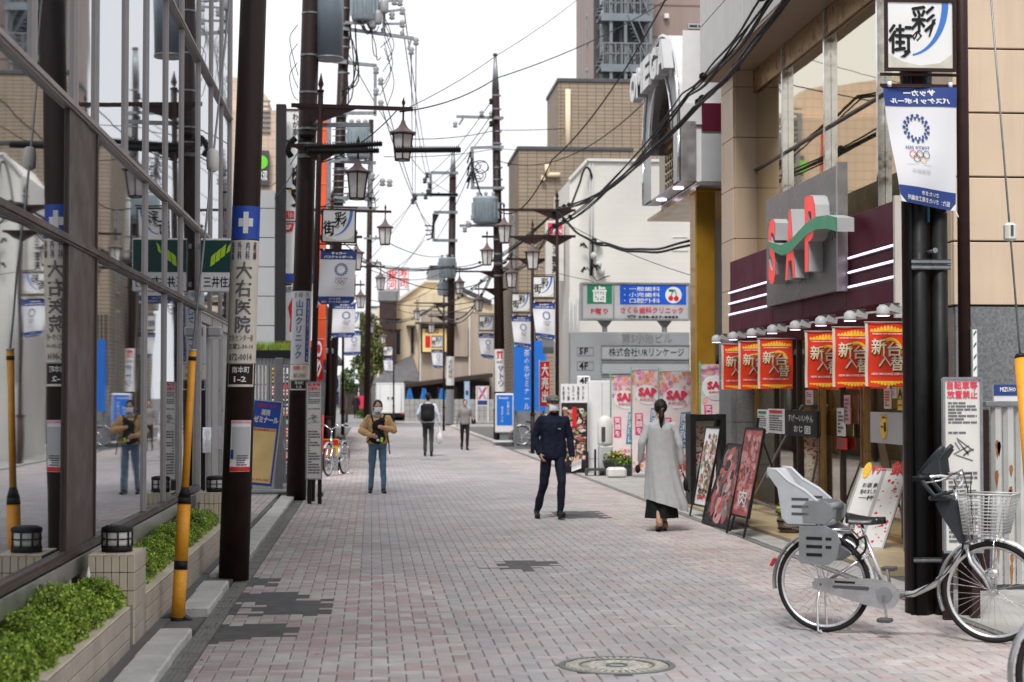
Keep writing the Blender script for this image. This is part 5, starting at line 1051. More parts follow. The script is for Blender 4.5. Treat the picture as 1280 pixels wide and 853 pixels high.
mb = MB(); c = AY(355, 279, SYv); q_ = AY(368, 292, SYv); mb.add([(c.x, SYv-.008, c.z), (q_.x, SYv-.008, c.z), (c.x+(q_.x-c.x)*.8, SYv-.008, c.z-(c.z-q_.z)*.8), (c.x, SYv-.008, q_.z)], [(0,1,2,3)]); mb.build('corner_mark', 'red', vs_); VT('2F', 356.5, 364, 281, 287, 'white', .04)
VT('お好み', 357, 368, 358, 366, 'text_black', .02); mb = MB(); P = [AY(a, b, SYv-.01) for a, b in ((366, 370), (360, 385), (363, 400), (362, 415), (367, 415), (368, 398), (366, 385), (372, 374))]; mb.add(P, [(0,1,2,3,4,5,6,7)]); mb.build('red_figure', 'red', vs_); V(392.2, 393.2, 138, 260, 'yellow', 'edge_strip', .01)
V(354, 392, 426, 434, 'red')
og_ = thing('orange_vertical_sign', 'narrow tall orange sign glimpsed beside the brown lamp post', 'sign', (AY(401, 400, 47).x, 47, 3)); p, q = AY(396, 146, 47), AY(407, 450, 47); MB().bbox(p.x, q.x, 47, 47.3, q.z, p.z, .01).build('sign_box', mat('orange_red', (.75, .09, .02), .5, 0, .05, 2), og_)
for k in range(9): z = q.z+(p.z-q.z)*(k+.5)/9; MB().box(p.x, q.x, 46.985, 46.998, z, z+.03).build('seam', 'orange', og_)
MB().bar((-2.0, 47.15, 4.2), (p.x, 47.15, 4.2), .05, .05).build('bracket', 'galv', og_)
# slatted screen with a grassy planter on top
ss2 = thing('slatted_screen_fence', 'grey metal slat screen with end posts behind the cram school board', 'fence', (-1.8, 30.5, 0)); FY = 30.5; x0, x1 = AY(312, 500, FY).x, AY(370, 500, FY).x; ztop = AY(340, 448, FY).z
for k in range(14): x = x0+(x1-x0)*k/13; MB().bbox(x-.018, x+.018, FY, FY+.05, .1, ztop, .003).build('slat', 'alu', ss2)
mb = MB(); mb.box(x0-.05, x1+.03, FY+.051, FY+.09, ztop-.12, ztop); mb.box(x0-.05, x1+.03, FY+.051, FY+.09, .1, .18); mb.build('rail', 'alu', ss2); p = AY(349, 500, FY-.3); MB().bbox(p.x-.07, p.x+.07, FY-.4, FY-.26, 0, ztop, .01).build('post', 'mid_grey', ss2); MB().bbox(AY(346, 1, FY).x, AY(355, 1, FY).x, FY-.25, FY-.05, 0, 1.55, .01).build('post', 'mid_grey', ss2)
gp_ = thing('screen_top_planter', 'black trough of bright grass on top of the slatted screen', 'planter', (-1.8, FY, ztop)); MB().bbox(x0-.1, x1+.05, FY-.12, FY+.2, ztop+.005, ztop+.14, .01).build('trough', 'planter_black', gp_); mb = MB(); r = random.Random(2)
for _ in range(900): x = r.uniform(x0-.08, x1+.03); y = FY+r.uniform(-.1, .18); l = r.uniform(.08, .2); a = r.uniform(-.06, .06); mb.add([(x-.006, y, ztop+.13), (x+.006, y, ztop+.13), (x+a+.003, y+r.uniform(-.05,.05), ztop+.13+l)], [(0,1,2)], r.randrange(2))
o = mb.build('grass', ['leaf_h1', 'leaf_h2'], gp_); o['kind'] = 'stuff'
# shopfront rack of colourful adverts behind the screen
sr = thing('advert_rack', 'colourful advert panels and vending shelf glowing behind the slatted screen', 'display', (-1.6, 33.5, 0)); x0, x1 = AY(333, 500, 33.5).x, AY(366, 500, 33.5).x; MB().box(x0, x1, 33.5, 34, 0, AY(340, 448, 33.5).z).build('back', 'dark_grey', sr)
for k, (a, b, c, d, m_) in enumerate(((338, 364, 450, 458, 'lilac'), (338, 352, 460, 478, 'gold_print'), (353, 364, 460, 478, 'white'), (338, 364, 481, 496, 'red'), (338, 364, 499, 510, 'white'), (353, 365, 502, 520, 'orange'), (355, 365, 524, 532, 'green'), (355, 365, 533, 548, 'red'), (355, 365, 550, 562, 'white'), (355, 365, 564, 574, 'red'), (356, 365, 577, 592, 'light_grey'))):
    p, q = AY(a, c, 33.45), AY(b, d, 33.45); MB().box(p.x, q.x, 33.44, 33.495, q.z, p.z).build('advert', m_, sr)
    mb = MB(); paper_lines(mb, lambda u, v: (p.x+u, 33.43, q.z+v), .03, q.x-p.x-.03, .02, p.z-q.z-.02, 3, k); mb.build('lettering', 'text_black' if m_ in ('white', 'gold_print', 'light_grey') else 'white', sr)
# left row of shops running down to the crossing
sh1 = thing('shop_row', 'dark narrow shop frontage behind the bicycle on the left', 'building', (-2.0, 50, 0)); MB().box(-9, -1.75, 49, 70, 0, 5.2).build('wall', 'brown_dark', sh1) if 'brown_dark' in MATS else MB().box(-9, -1.75, 49, 70, 0, 5.2).build('wall', mat('brown_dark', (.05, .035, .03), .6, 0, .2, 1), sh1)
for y in (51, 55, 59, 63, 67): winx(sh1, y, y+2.6, .5, 2.6, -1.75, 1); winx(sh1, y, y+1.8, 3.3, 4.6, -1.75, 1)
MB().bbox(-1.9, -1.1, 49.5, 69, 2.85, 3.0, .02).build('canopy', 'mid_grey', sh1)
sh2 = box_bld('corner_shop', 'low brown shop at the left of the crossing with a grey roof', -12, -3.1, 74, 92, 4.3, 'taupe_wall')
for y in (76, 80, 84, 88): winx(sh2, y, y+2.4, .6, 2.5, -3.1, 1); winx(sh2, y+.2, y+1.8, 3.0, 4.0, -3.1, 1)
# bits by the left bicycle: red flags, promo trestles
def flagsheet(name, label, cat, a, b, c, d, Y, m_, txt=None, tm='white', vert=True, pole=True, grp=None):
    p, q = AY(a, c, Y), AY(b, d, Y); t = thing(name, label, cat, (p.x, Y, 0), grp); MB().sheet(lambda u, v: (p.x+(q.x-p.x)*u, Y+.03*sin(v*5+u*3), q.z+(p.z-q.z)*v), 6, 12).build('cloth', m_, t)
    if txt: mb = MB(); put(mb, txt, lambda u, v: (p.x+u, Y-.06, q.z+v), (q.x-p.x)*.15, (q.x-p.x)*.85, (p.z-q.z)*.08, (p.z-q.z)*.95, bold=.04, keep=False, vert=vert); mb.build('lettering', tm, t)
    if pole: mb = MB(); mb.cyl((p.x-.02, Y, 0), (p.x-.02, Y, p.z+.05), .015, n=6); mb.cyl((p.x-.02, Y, p.z), (q.x+.02, Y, p.z), .008, n=5); mb.build('pole', 'light_grey', t)
    return t
flagsheet('red_nobori', 'red vertical flag with a white circle glimpsed between the left poles', 'flag', 393, 404, 424, 476, 40, 'red', '○り', 'white')
flagsheet('red_nobori', 'red and white nobori flag right of the big blue banner', 'flag', 675, 687, 452, 508, 50, 'red', '大売出', 'white')
pc = flagsheet('pink_nobori', 'slim white flag with a blue round mark beyond the left bicycle', 'flag', 417, 425, 470, 510, 52, 'white', '◎祭', 'navy_print')
tr = thing('promo_panel', 'yellow and red promotional panel behind the left bicycle', 'sign board', (-1.5, 46, 0)); p, q = AY(402, 549, 38), AY(424, 571, 38)
MB().bbox(p.x, q.x, 38, 38.04, q.z, p.z, .004).build('board', 'yellow', tr); MB().box(p.x+.02, q.x-.02, 37.99, 37.998, p.z-.14, p.z-.02).build('band', 'red', tr); mb = MB(); put(mb, '特価', lambda u, v: (p.x+u, 37.985, q.z+v), .04, .3, .03, .2, bold=.05, keep=False); mb.build('lettering', 'red', tr); mb = MB(); mb.box(p.x, p.x+.03, 38, 38.03, 0, q.z); mb.box(q.x-.03, q.x, 38, 38.03, 0, q.z); mb.build('leg', 'black', tr)
rp = thing('red_edge_pole', 'thin red pole beside the left bicycle', 'pole', (-1.1, 37, 0)); MB().cyl(AY(402, 597, 36.8), AY(404, 519, 36.8), .016, n=6).build('pole', 'red', rp)
# ================================================================ FAR END OF THE STREET
def far_box(name, label, px0, px1, py, Y, depth, mt, base=0, **k): a = AY(px0, py, Y); b = AY(px1, py, Y); return box_bld(name, label, a.x, b.x, Y, Y+depth, a.z, mt, base=base, **k)
cbld = thing('cream_house', 'cream rendered house with a slanting roofline at the end of the street', 'building', (2, 122, 0)); YC = 122.
poly = [AY(a, b, YC) for a, b in ((492, 534), (492, 381), (531, 353), (553, 353), (553, 534))]; MB().prism([(p.x, max(p.z, 0)) for p in poly], lambda u, v, d: (u, d, v), YC, YC+14).build('wall', 'cream_wall', cbld)
p0, p1 = poly[1], poly[2]; MB().bar((p0.x-.2, YC-.1, p0.z), (p1.x, YC-.1, p1.z+.05), .3, .15).bar((p1.x, YC-.1, p1.z+.05), (poly[3].x, YC-.1, p1.z+.05), .3, .15).build('roof_edge', 'off_white', cbld)
for a, b, c, d in ((494, 501, 412, 444), (513, 518, 409, 443)): p, q = AY(a, c, YC), AY(b, d, YC); win(cbld, p.x, q.x, q.z, p.z, YC-.01)
p, q = AY(508, 407, YC-.3), AY(520, 409, YC-.3); MB().box(p.x, q.x, YC-.8, YC-.02, q.z, p.z).build('window_hood', 'dark_grey', cbld)
tb2 = thing('taupe_house', 'taupe house with a cream band under its roof behind the far lamp posts', 'building', (4, 118, 0)); YT = 118.
poly = [AY(a, b, YT) for a, b in ((525, 534), (525, 388), (622, 388), (622, 534))]; MB().prism([(p.x, max(p.z, 0)) for p in poly], lambda u, v, d: (u, d, v), YT, YT+12).build('wall', 'taupe_wall', tb2)
poly = [AY(a, b, YT-.04) for a, b in ((525, 387), (525, 366), (553, 366), (556, 352), (585, 371), (622, 382), (622, 392))]; MB().prism([(p.x, p.z) for p in poly], lambda u, v, d: (u, d, v), YT-.05, YT+12.05).build('wall_band', 'cream_wall', tb2)
mb = MB(); a = AY(553, 351, YT-.2); b = AY(614, 379, YT-.2); mb.bar((a.x, YT-.1, a.z), (b.x, YT-.1, b.z), .5, .3); mb.build('roof_edge', 'dark_grey', tb2)
for x in (AY(587, 400, YT).x, AY(525.5, 400, YT).x): MB().box(x-.05, x+.05, YT-.08, YT-.01, 1, AY(1, 400, YT).z+1).build('corner_strip', 'off_white', tb2)
mb = MB(); a = AY(519, 403, YT-.5); b = AY(571, 405.5, YT-.5); mb.box(a.x, b.x, YT-.9, YT-.01, b.z, a.z); mb.build('awning', 'dark_grey', tb2)
bl = thing('yellow_billboard', 'yellow billboard with red marks on the taupe house wall', 'billboard', (AY(530, 440, YT-.6).x, YT-.6, 3)); a, b = AY(526, 409, YT-.5), AY(560, 442, YT-.5); MB().box(a.x, b.x, YT-.5, YT-.3, b.z, a.z).build('board', 'pale_yellow', bl); mb = MB(); frame2(mb, lambda u, v, d: (u, YT-.5-d, v), a.x, b.x, b.z, a.z, .1, 0, .05); mb.build('frame', 'brown_metal', bl)
mb = MB(); put(mb, '昭和', lambda u, v: (a.x+.3+u, YT-.52, b.z+1.35+v), 0, .9, 0, .35, keep=False); mb.build('lettering', 'text_black', bl); mb = MB(); put(mb, 'II', lambda u, v: (a.x+.3+u, YT-.52, b.z+.4+v), 0, .35, 0, .8, bold=.08, keep=False); mb.build('lettering', 'red', bl)
MB().box(AY(562, 408, YT-.3).x, AY(585, 408, YT-.3).x, YT-.25, YT-.02, AY(562, 446, YT).z, AY(562, 408, YT).z).build('shutter_panel', 'taupe_wall', tb2)
cp = thing('dark_carport', 'long low dark carport roof hung with blue tarpaulins behind the block wall', 'carport', (4, 114, 0)); Yc = 114.5; a, b = AY(506, 480, Yc), AY(616, 467, Yc)
mb = MB(); mb.add([(a.x, Yc, a.z), (b.x, Yc, b.z), (b.x, Yc+3.5, b.z+.08), (a.x, Yc+3.5, a.z+.08), (a.x, Yc, a.z-.25), (b.x, Yc, b.z-.25), (b.x, Yc+3.5, b.z-.15), (a.x, Yc+3.5, a.z-.15)], [(0,1,2,3), (4,7,6,5), (0,4,5,1), (1,5,6,2), (3,7,4,0)]); mb.build('roof', 'brown_dark', cp)
MB().box(a.x, b.x, Yc+3.2, Yc+3.4, 0, a.z+.2).build('back_wall', 'brown_dark', cp)
for px in (508, 528, 548, 570, 592, 613): x = AY(px, 500, Yc).x; MB().box(x-.06, x+.06, Yc+.1, Yc+.2, 0, a.z-.2).build('post', 'brown_metal', cp)
for i, (px, w) in enumerate(((512, .5), (530, .55), (553, .6))):
    x = AY(px, 500, Yc-.1).x; t = MB(); t.sheet(lambda u, v: (x-w/2+w*u+.25*(v)*(.5-u)*2*.6, Yc-.1+.05*sin(u*14), AY(px, 499, Yc).z+(a.z-.3-AY(px, 499, Yc).z)*v), 8, 6); tag(t.build('blue_tarpaulin', 'tarp') if 'tarp' in MATS else t.build('blue_tarpaulin', mat('tarp', (.02, .17, .5), .4, 0, .2, 6)), 'crumpled blue tarpaulin hanging under the carport, '+('leftmost, by the truck', 'middle one of three', 'rightmost, beside the slim pole')[i], 'tarpaulin')
cw = thing('block_wall', 'pale concrete block garden wall across the crossing', 'wall', (4, 112, 0)); a, b = AY(506, 499, 112), AY(618, 501, 112); bm2 = None; nb = 18
MB().box(a.x, b.x, 112.06, 112.2, 0, a.z-.02).build('core', 'joint', cw)
for j in range(4):
    for i in range(nb):
        w = (b.x-a.x)/nb; hh = (a.z+.0)/4
        if bm2 is None: o = MB().bbox(0, w-.02, 0, .05, 0, hh-.015, .006).build('block', 'concrete'); o.parent = cw; bm2 = o.data
        else: o = bpy.data.objects.new('block', bm2); COL.objects.link(o); o.parent = cw
        o.location = (a.x+i*w-4, 0, j*hh)
# far grey block, house with tiled roof, red rooftop letters
far_box('grey_tower_block', 'plain grey block peeping over the cream house', 538, 556, 334, 160, 10, 'mid_grey')
far_box('far_white_block', 'pale slim block behind the leafy tree in the far distance', 462, 493, 385, 150, 10, 'off_white')
far_box('far_brown_block', 'dark brown narrow block behind the leafy tree', 449, 463, 400, 140, 10, 'brown_dark')
hs = thing('tiled_roof_house', 'old house with a grey tiled roof behind the white truck', 'building', (0, 118, 0)); YH = 118.5; a, b = AY(470, 478, YH), AY(526, 478, YH); MB().box(a.x, b.x, YH, YH+5, 0, a.z).build('wall', 'brown_dark', hs)
r0, r1 = AY(466, 481, YH-.8), AY(528, 481, YH-.8); t0, t1 = AY(486, 458, YH+2.5), AY(516, 445, YH+2.5); mat('roof_tile', (.12, .12, .125), .7, 0, .2, 2, .3, 8)
for k in range(22):
    f0, f1 = k/22, (k+1)/22; mb = MB(); mb.add([r0.lerp(r1, f0), r0.lerp(r1, f1-.006), t0.lerp(t1, f1-.006), t0.lerp(t1, f0)], [(0,1,2,3)]); c0 = r0.lerp(r1, f0+.01); c1 = t0.lerp(t1, f0+.01); mb.cyl(c0, c1, .09, n=6); mb.build('roof_tile_course', 'roof_tile', hs)
MB().box(t0.x, t1.x, YH+2.5, YH+5, 0, t0.z).build('roof_body', 'taupe_wall', hs)
rl = thing('rooftop_letter_sign', 'red rooftop characters on a frame above the cream house', 'sign', (2, 128, 9)); Yr = 128.; 
for s, a, b, c, d in (('銀', 485, 496, 337, 349), ('河', 485, 496, 350, 362), ('寿', 500, 509, 336, 347), ('司', 500, 509, 348, 360)):
    p, q = AY(a, c, Yr), AY(b, d, Yr); mb = MB(); put(mb, s, lambda u, v: (u, Yr, v), p.x, q.x, q.z, p.z, bold=.05, keep=False); mb.build('letter', 'red', rl)
mb = MB()
for px in (484, 497.5, 499, 510.5): a, b = AY(px, 334, Yr+.1), AY(px, 385, Yr+.1); mb.cyl(a, b, .04, n=5)
for py in (335, 349, 362): mb.cyl(AY(484, py, Yr+.1), AY(510.5, py, Yr+.1), .035, n=5)
mb.build('frame', 'galv', rl); sup = AY(497, 385, Yr); MB().box(sup.x-1.5, sup.x+1.2, Yr-.2, Yr+3, 0, sup.z).build('support_block', 'cream_wall', rl)
# green-grey rooftop tank
c = AY(485, 371, 121); tk = thing('rooftop_unit', 'dark green-grey rounded rooftop unit left of the cream house', 'rooftop unit', (c.x, 121, 7)); MB().bbox(c.x-.7, c.x+.7, 120.5, 121.5, c.z-.45, c.z+.5, .15).build('case', 'mid_grey', tk); MB().box(c.x-.6, c.x+.6, 120.6, 121.4, 0, c.z-.46).build('support', 'brown_dark', tk)
# far left: house, red panel, white fence post
far_box('distant_house', 'dim brown house beyond the crossing on the left', 425, 447, 482, 130, 6, 'brown_dark')
rw_ = AY(447, 495, 124); rw2 = AY(457, 521, 124); rwl = thing('red_hoarding', 'bright red panel standing by the walker in a black coat', 'panel', (rw_.x, 124, 0)); MB().bbox(rw_.x, rw2.x, 124, 124.1, .25, rw_.z, .01).build('panel', 'pink_red', rwl)
ct = thing('concrete_gate_post', 'tall pale post between the red panel and the truck', 'post', (AY(459, 500, 122).x, 122, 0)); x = AY(459, 500, 122).x; MB().bbox(x-.1, x+.1, 122, 122.2, .2, AY(459, 440, 122).z, .02).build('post', 'cream_wall', ct)
bu = thing('low_bush', 'low green bush beside the red panel beyond the crossing', 'bush', (AY(455, 518, 121).x, 121, .2)); mb = MB(); leafball(mb, (AY(455, 518, 121).x, 121, .45), (.55, .5, .35), 700, 9, .14); o = mb.build('leaves', ['leaf_a', 'leaf_c', 'leaf_b'], bu); o['kind'] = 'stuff'
# trees
def tree(label, px, Yt, pts, seed, n, mats_, trunk=.13, s=.2, h0=1.0):
    t = thing('street_tree', label, 'tree', (AY(px, 500, Yt).x, Yt, 0)); x = AY(px, 500, Yt).x; r = random.Random(seed); top = AY(px, pts[0][1]+10, Yt)
    mb = MB(); mb.tube([(x, Yt, 0), (x+.05, Yt, 1.5), (x-.06, Yt, 3), (top.x, Yt, top.z)], [trunk, trunk*.8, trunk*.6, trunk*.2], 8)
    for (a, b, rr_) in pts: c = AY(a, b, Yt); mb.tube([(x, Yt, max(c.z-1.6, 1.2)), ((x+c.x)/2+.1, Yt, c.z-.7), c], [trunk*.4, trunk*.25, trunk*.08], 6)
    mb.build('trunk', 'bark', t); mb = MB()
    for (a, b, rr_) in pts: c = AY(a, b, Yt+r.uniform(-.5, .5)); leafball(mb, c, (rr_, rr_, rr_*.85), int(n*rr_), r.randrange(999), s, len(mats_))
    o = mb.build('crown', mats_, t); o['kind'] = 'stuff'
tree('leafy street tree with green and rusty leaves beyond the crossing', 461, 103, ((458, 402, .65), (466, 418, .7), (452, 425, .6), (470, 436, .6), (459, 445, .8), (449, 455, .5), (468, 458, .6), (474, 448, .35), (455, 470, .4)), 4, 620, ['leaf_a', 'leaf_b', 'leaf_tan', 'leaf_c'], .16, .2)
tree('low dark green tree left of the crossing behind the banners', 433, 110, ((436, 470, .5), (430, 480, .6), (440, 486, .45)), 8, 520, ['leaf_a', 'leaf_c'], .1, .18)
# white box truck
tk = thing('white_box_truck', 'white box truck seen from behind, parked beyond the crossing', 'truck', (AY(488, 525, 116).x, 116, .1)); Yk = 116.
a, b = AY(470, 479, Yk), AY(506, 517, Yk); zb = b.z; 
MB().bbox(a.x, b.x, Yk, Yk+3.6, zb, a.z, .05).build('cargo_box', 'truck_white', tk) if 'truck_white' in MATS else MB().bbox(a.x, b.x, Yk, Yk+3.6, zb, a.z, .05).build('cargo_box', mat('truck_white', (.8, .8, .8), .35, 0, .03, 1, coat=.3), tk)
xm = (a.x+b.x)/2; mb = MB(); f3 = lambda u, v, d: (u, Yk-d, v)
mb.box(xm-.012, xm+.012, Yk-.012, Yk-.002, zb+.05, a.z-.05); frame2(mb, f3, a.x+.03, b.x-.03, zb+.03, a.z-.03, .035, .002, .02)
mb.build('rear_doors', 'light_grey', tk)
for x in (a.x+.25, b.x-.25): mb = MB(); mb.cyl((x, Yk-.03, zb+.1), (x, Yk-.03, a.z-.1), .02, n=6); mb.build('door_bar', 'light_grey', tk)
for sx in (xm-.15, xm+.12): MB().box(sx-.05, sx+.05, Yk-.04, Yk-.012, zb+.95, zb+1.1).build('latch', 'dark_grey', tk)
MB().bbox(a.x+.05, b.x-.05, Yk+.1, Yk+3.8, zb-.25, zb-.01, .02).build('chassis', 'black', tk); MB().bbox(a.x+.02, b.x-.02, Yk-.02, Yk+.08, zb-.26, zb-.1, .02).build('bumper', 'black', tk)
MB().bbox(a.x+.1, b.x-.1, Yk+3.75, Yk+5.2, zb-.2, a.z-.5, .12).build('cab', 'truck_white', tk)
for x in (a.x+.12, b.x-.38): w_ = MB().cyl((x, Yk+.7, .42), (x+.26, Yk+.7, .42), .33, n=18).build('wheel', 'rubber', tk)
for x in (a.x+.12, b.x-.38): MB().cyl((x, Yk+4.3, .42), (x+.2, Yk+4.3, .42), .33, n=18).build('wheel', 'rubber', tk)
MB().box(a.x+.15, a.x+.5, Yk-.04, Yk-.021, zb-.22, zb-.08).build('number_plate', 'yellow', tk)
for x in (a.x+.02, b.x-.26): MB().bbox(x, x+.24, Yk-.05, Yk-.021, zb-.09, zb-.02, .005).build('tail_light', 'red', tk)
# ================================================================ UTILITY POLES
def axis_fn(b, t): b, t = Vector(b), Vector(t); return lambda z: b+(t-b)*((z-b.z)/(t.z-b.z))
def pole(name, label, base, top, r0, r1, cat='utility pole', mt='brown_pole', grp='brown utility poles'):
    t = thing(name, label, cat, base, grp); MB().cyl(base, top, r0, r1, 24).build('shaft', mt, t); return t, axis_fn(base, top), (lambda z: r0+(r1-r0)*((z-base[2])/(top[2]-base[2])))
def wrap(ax, rf, z0, z1, a0, a1, off=.002, th=.0025, n=14, m=None, parent=None, name='wrap_sign'):
    mb = MB(); mb.sheet(lambda u, v: (lambda z, a: ax(z)+Vector((sin(a), -cos(a), 0))*(rf(z)+off))(z0+(z1-z0)*v, a0+(a1-a0)*u), n, 3, 0, True); return mb.build(name, m, parent)
def wfn(ax, rf, z0, ac=0., off=.005):
    def f(u, v): z = z0+v; r = rf(z)+off; a = ac+u/r; return ax(z)+Vector((sin(a), -cos(a), 0))*r
    return f
def bands(t, ax, rf, zs, m='galv', w=.03, studs=True):
    for z in zs:
        mb = MB(); n = 24; r = rf(z)+.006; c = ax(z)
        for k in range(n): a = 2*pi*k/n; b = 2*pi*(k+1)/n; mb.add([(c.x+r*sin(a), c.y-r*cos(a), z-w/2), (c.x+r*sin(b), c.y-r*cos(b), z-w/2), (c.x+r*sin(b), c.y-r*cos(b), z+w/2), (c.x+r*sin(a), c.y-r*cos(a), z+w/2)], [(0,1,2,3)])
        if studs: mb.box(c.x+r-.01, c.x+r+.05, c.y-.03, c.y+.03, z-w*.6, z+w*.6)
        mb.build('steel_band', m, t)
ZP = lambda py, Y: AY(640, py, Y).z
# pole 1: clinic pole in front of the planter
Y1_ = 15.22; b = G(292, 725); t1 = AY(320, -150, Y1_); T1 = Vector((b.x+(t1.x-b.x), b.y, t1.z)); p1, ax1, r1 = pole('utility_pole', 'thick dark brown pole with the big cream clinic wrap and blue cross, by the hedge', (b.x, b.y, 0), (t1.x, b.y+.02, t1.z), .133, .112)
zc = lambda y: ZP(y, b.y)
wrap(ax1, r1, zc(303), zc(262), -1.9, 1.9, m='blue', parent=p1); wrap(ax1, r1, zc(455), zc(304), -1.9, 1.9, m='cream_print', parent=p1); wrap(ax1, r1, zc(484), zc(455.5), -.9, 1.15, m='cream_print', parent=p1); wrap(ax1, r1, zc(481), zc(456), -.82, 1.02, .004, m='brown_metal', parent=p1)
f = wfn(ax1, r1, zc(303)); H = zc(263)-zc(303); mb = MB(); [mb.add([f(u0, v0), f(u1, v0), f(u1, v1), f(u0, v1)], [(0,1,2,3)]) for u0, u1, v0, v1 in ((-.022+.01, .022+.01, H*.18, H*.84), (-.065+.01, -.023+.01, H*.39, H*.64), (.023+.01, .065+.01, H*.39, H*.64))]; mb.build('cross', 'white', p1)
def wt(s, y0, y1, u0, u1, m_, b_=.02, vert=False, parent=p1, ax=ax1, rf=r1, Yb=b.y, keep=False):
    z0, z1 = ZP(y1, Yb), ZP(y0, Yb); f = wfn(ax, rf, z0, 0, .007); mb = MB(); put(mb, s, f, u0, u1, 0, z1-z0, bold=b_, keep=keep, vert=vert); mb.build('lettering', m_, parent)
wt('大右医院', 331, 418, -.062, .082, 'text_grey', .045, True)
for k, (s, m_) in enumerate((('循環器', 'navy_print'), ('外科', 'navy_print'), ('内科', 'navy_print'), ('産婦', 'brown_metal'))): wt(s, 306, 328, -.125+k*.072, -.09+k*.072, m_, .02, True)
wt('文化センター前', 420, 428, -.12, .12, 'brown_metal', .01); wt('文蔵2-30-14', 431, 438, -.12, .12, 'brown_metal', .01); wt('872-0014', 443, 452, -.11, .11, 'text_grey', .02); wt('南本町', 459, 467, -.07, .09, 'white', .03); wt('1-2', 471, 478, -.05, .06, 'white', .03)
wrap(ax1, r1, zc(588), zc(525), -.45, 1.0, .003, m='white', parent=p1, name='poster'); wrap(ax1, r1, zc(573), zc(533), -.35, .9, .006, m='light_grey', parent=p1, name='poster_map'); wrap(ax1, r1, zc(587.5), zc(582), -.45, 1.0, .006, m='red', parent=p1, name='poster_strip'); wrap(ax1, r1, zc(529), zc(525.5), -.45, 1.0, .006, m='pinky', parent=p1, name='poster_strip'); wrap(ax1, r1, zc(572), zc(561), -.4, -.2, .009, m='navy_print', parent=p1, name='poster_picture')
f = wfn(ax1, r1, zc(581), 0, .009); mb = MB(); paper_lines(mb, f, -.0, .1, .0, .1, 5, 4); mb.build('lettering', 'text_grey', p1)
MB().tube([(b.x-.14, b.y+.05, 0), (b.x-.14, b.y+.05, .5)], .01, 6).build('earth_wire', 'cable', p1) if False else None
# pole 2
b2 = G(370, 625); t2 = AY(391, -60, b2.y); p2, ax2, r2 = pole('utility_pole', 'dark brown utility pole with a blue-lettered clinic wrap and a grey cylinder high up', (b2.x, b2.y, 0), (t2.x, b2.y, t2.z), .155, .14)
z2 = lambda y: ZP(y, b2.y)
wrap(ax2, r2, z2(456), z2(366), -1.7, 1.7, m='light_print', parent=p2) if 'light_print' in MATS else wrap(ax2, r2, z2(456), z2(366), -1.7, 1.7, m=mat('light_print', (.56, .57, .6), .5, 0, .03, 4), parent=p2)
wrap(ax2, r2, z2(475), z2(456.5), -1.7, 1.7, m='cream_print', parent=p2); wrap(ax2, r2, z2(488), z2(475.5), -1.2, 1.2, m='cream_print', parent=p2); wrap(ax2, r2, z2(486.5), z2(476), -1.05, 1.05, .004, m='brown_metal', parent=p2)
k_ = dict(parent=p2, ax=ax2, rf=r2, Yb=b2.y); wt('山口クリニック', 377, 449, -.085, .02, 'navy_print', .03, True, **k_); wt('整・麻酔・外科', 367.5, 374, -.12, .13, 'text_grey', .01, **k_)
wrap(ax2, r2, z2(453), z2(375), .5, .95, .004, m='navy_print', parent=p2); f = wfn(ax2, r2, z2(452), 0, .009); mb = MB(); put(mb, '駐車場完備アレルギー科', f, .1, .125, 0, z2(377)-z2(452), bold=.0, keep=False, vert=True); mb.build('lettering', 'white', p2)
wt('送迎致します', 458, 463, -.11, .11, 'red', .02, **k_); wt('801-3000', 467, 473, -.1, .1, 'text_grey', .02, **k_); wt('南本町', 477, 481, -.07, .07, 'white', .02, **k_); wt('1-2', 482, 485.5, -.04, .04, 'white', .02, **k_)
bands(p2, ax2, r2, [z2(y) for y in (22, 74, 120, 165)]); bands(p2, ax2, r2, [z2(185), z2(199)], w=.06)
c = ax2(z2(20)); mb = MB(); cx = AY(411, 20, b2.y).x; mb.cyl((cx, b2.y+.05, z2(76)), (cx, b2.y+.05, z2(-60)), .225, .24, 28); mb.build('grey_canister', mat('canister', (.22, .27, .32), .4, .1, .08, 3), p2); MB().cyl((cx, b2.y+.05, z2(78)), (cx, b2.y+.05, z2(75)), .235, n=28).build('canister_rim', 'galv', p2)
for y in (55, 30, 5): MB().bar((ax2(z2(y)).x, b2.y, z2(y)), (cx-.2, b2.y+.02, z2(y)), .04, .04).build('canister_bracket', 'galv', p2)
mb = MB(); z = z2(185); cc = ax2(z); mb.tube([cc+Vector((-.17, -.1, .1)), cc+Vector((-.26, -.1, .02)), cc+Vector((-.3, -.1, -.1)), cc+Vector((-.24, -.1, -.2))], .05, 8); mb.tube([cc+Vector((-.1, -.18, .12)), cc+Vector((0, -.2, .15)), cc+Vector((.12, -.17, .12))], .045, 8)
for q in range(3): mb.tube(smo([cc+Vector((-.15, -.05, 1.9-.3*q)), cc+Vector((-.27, -.05, 1.7-.3*q)), cc+Vector((-.22, -.05, 1.4-.3*q)), cc+Vector((-.14, -.05, 1.1-.2*q))]), .006, 5)
mb.build('cable_loops', 'cable', p2)
MB().bar(ax2(z2(160))+Vector((.1,0,0)), ax2(z2(160))+Vector((.98, 0, .02)), .06, .06).build('side_arm', 'galv', p2)
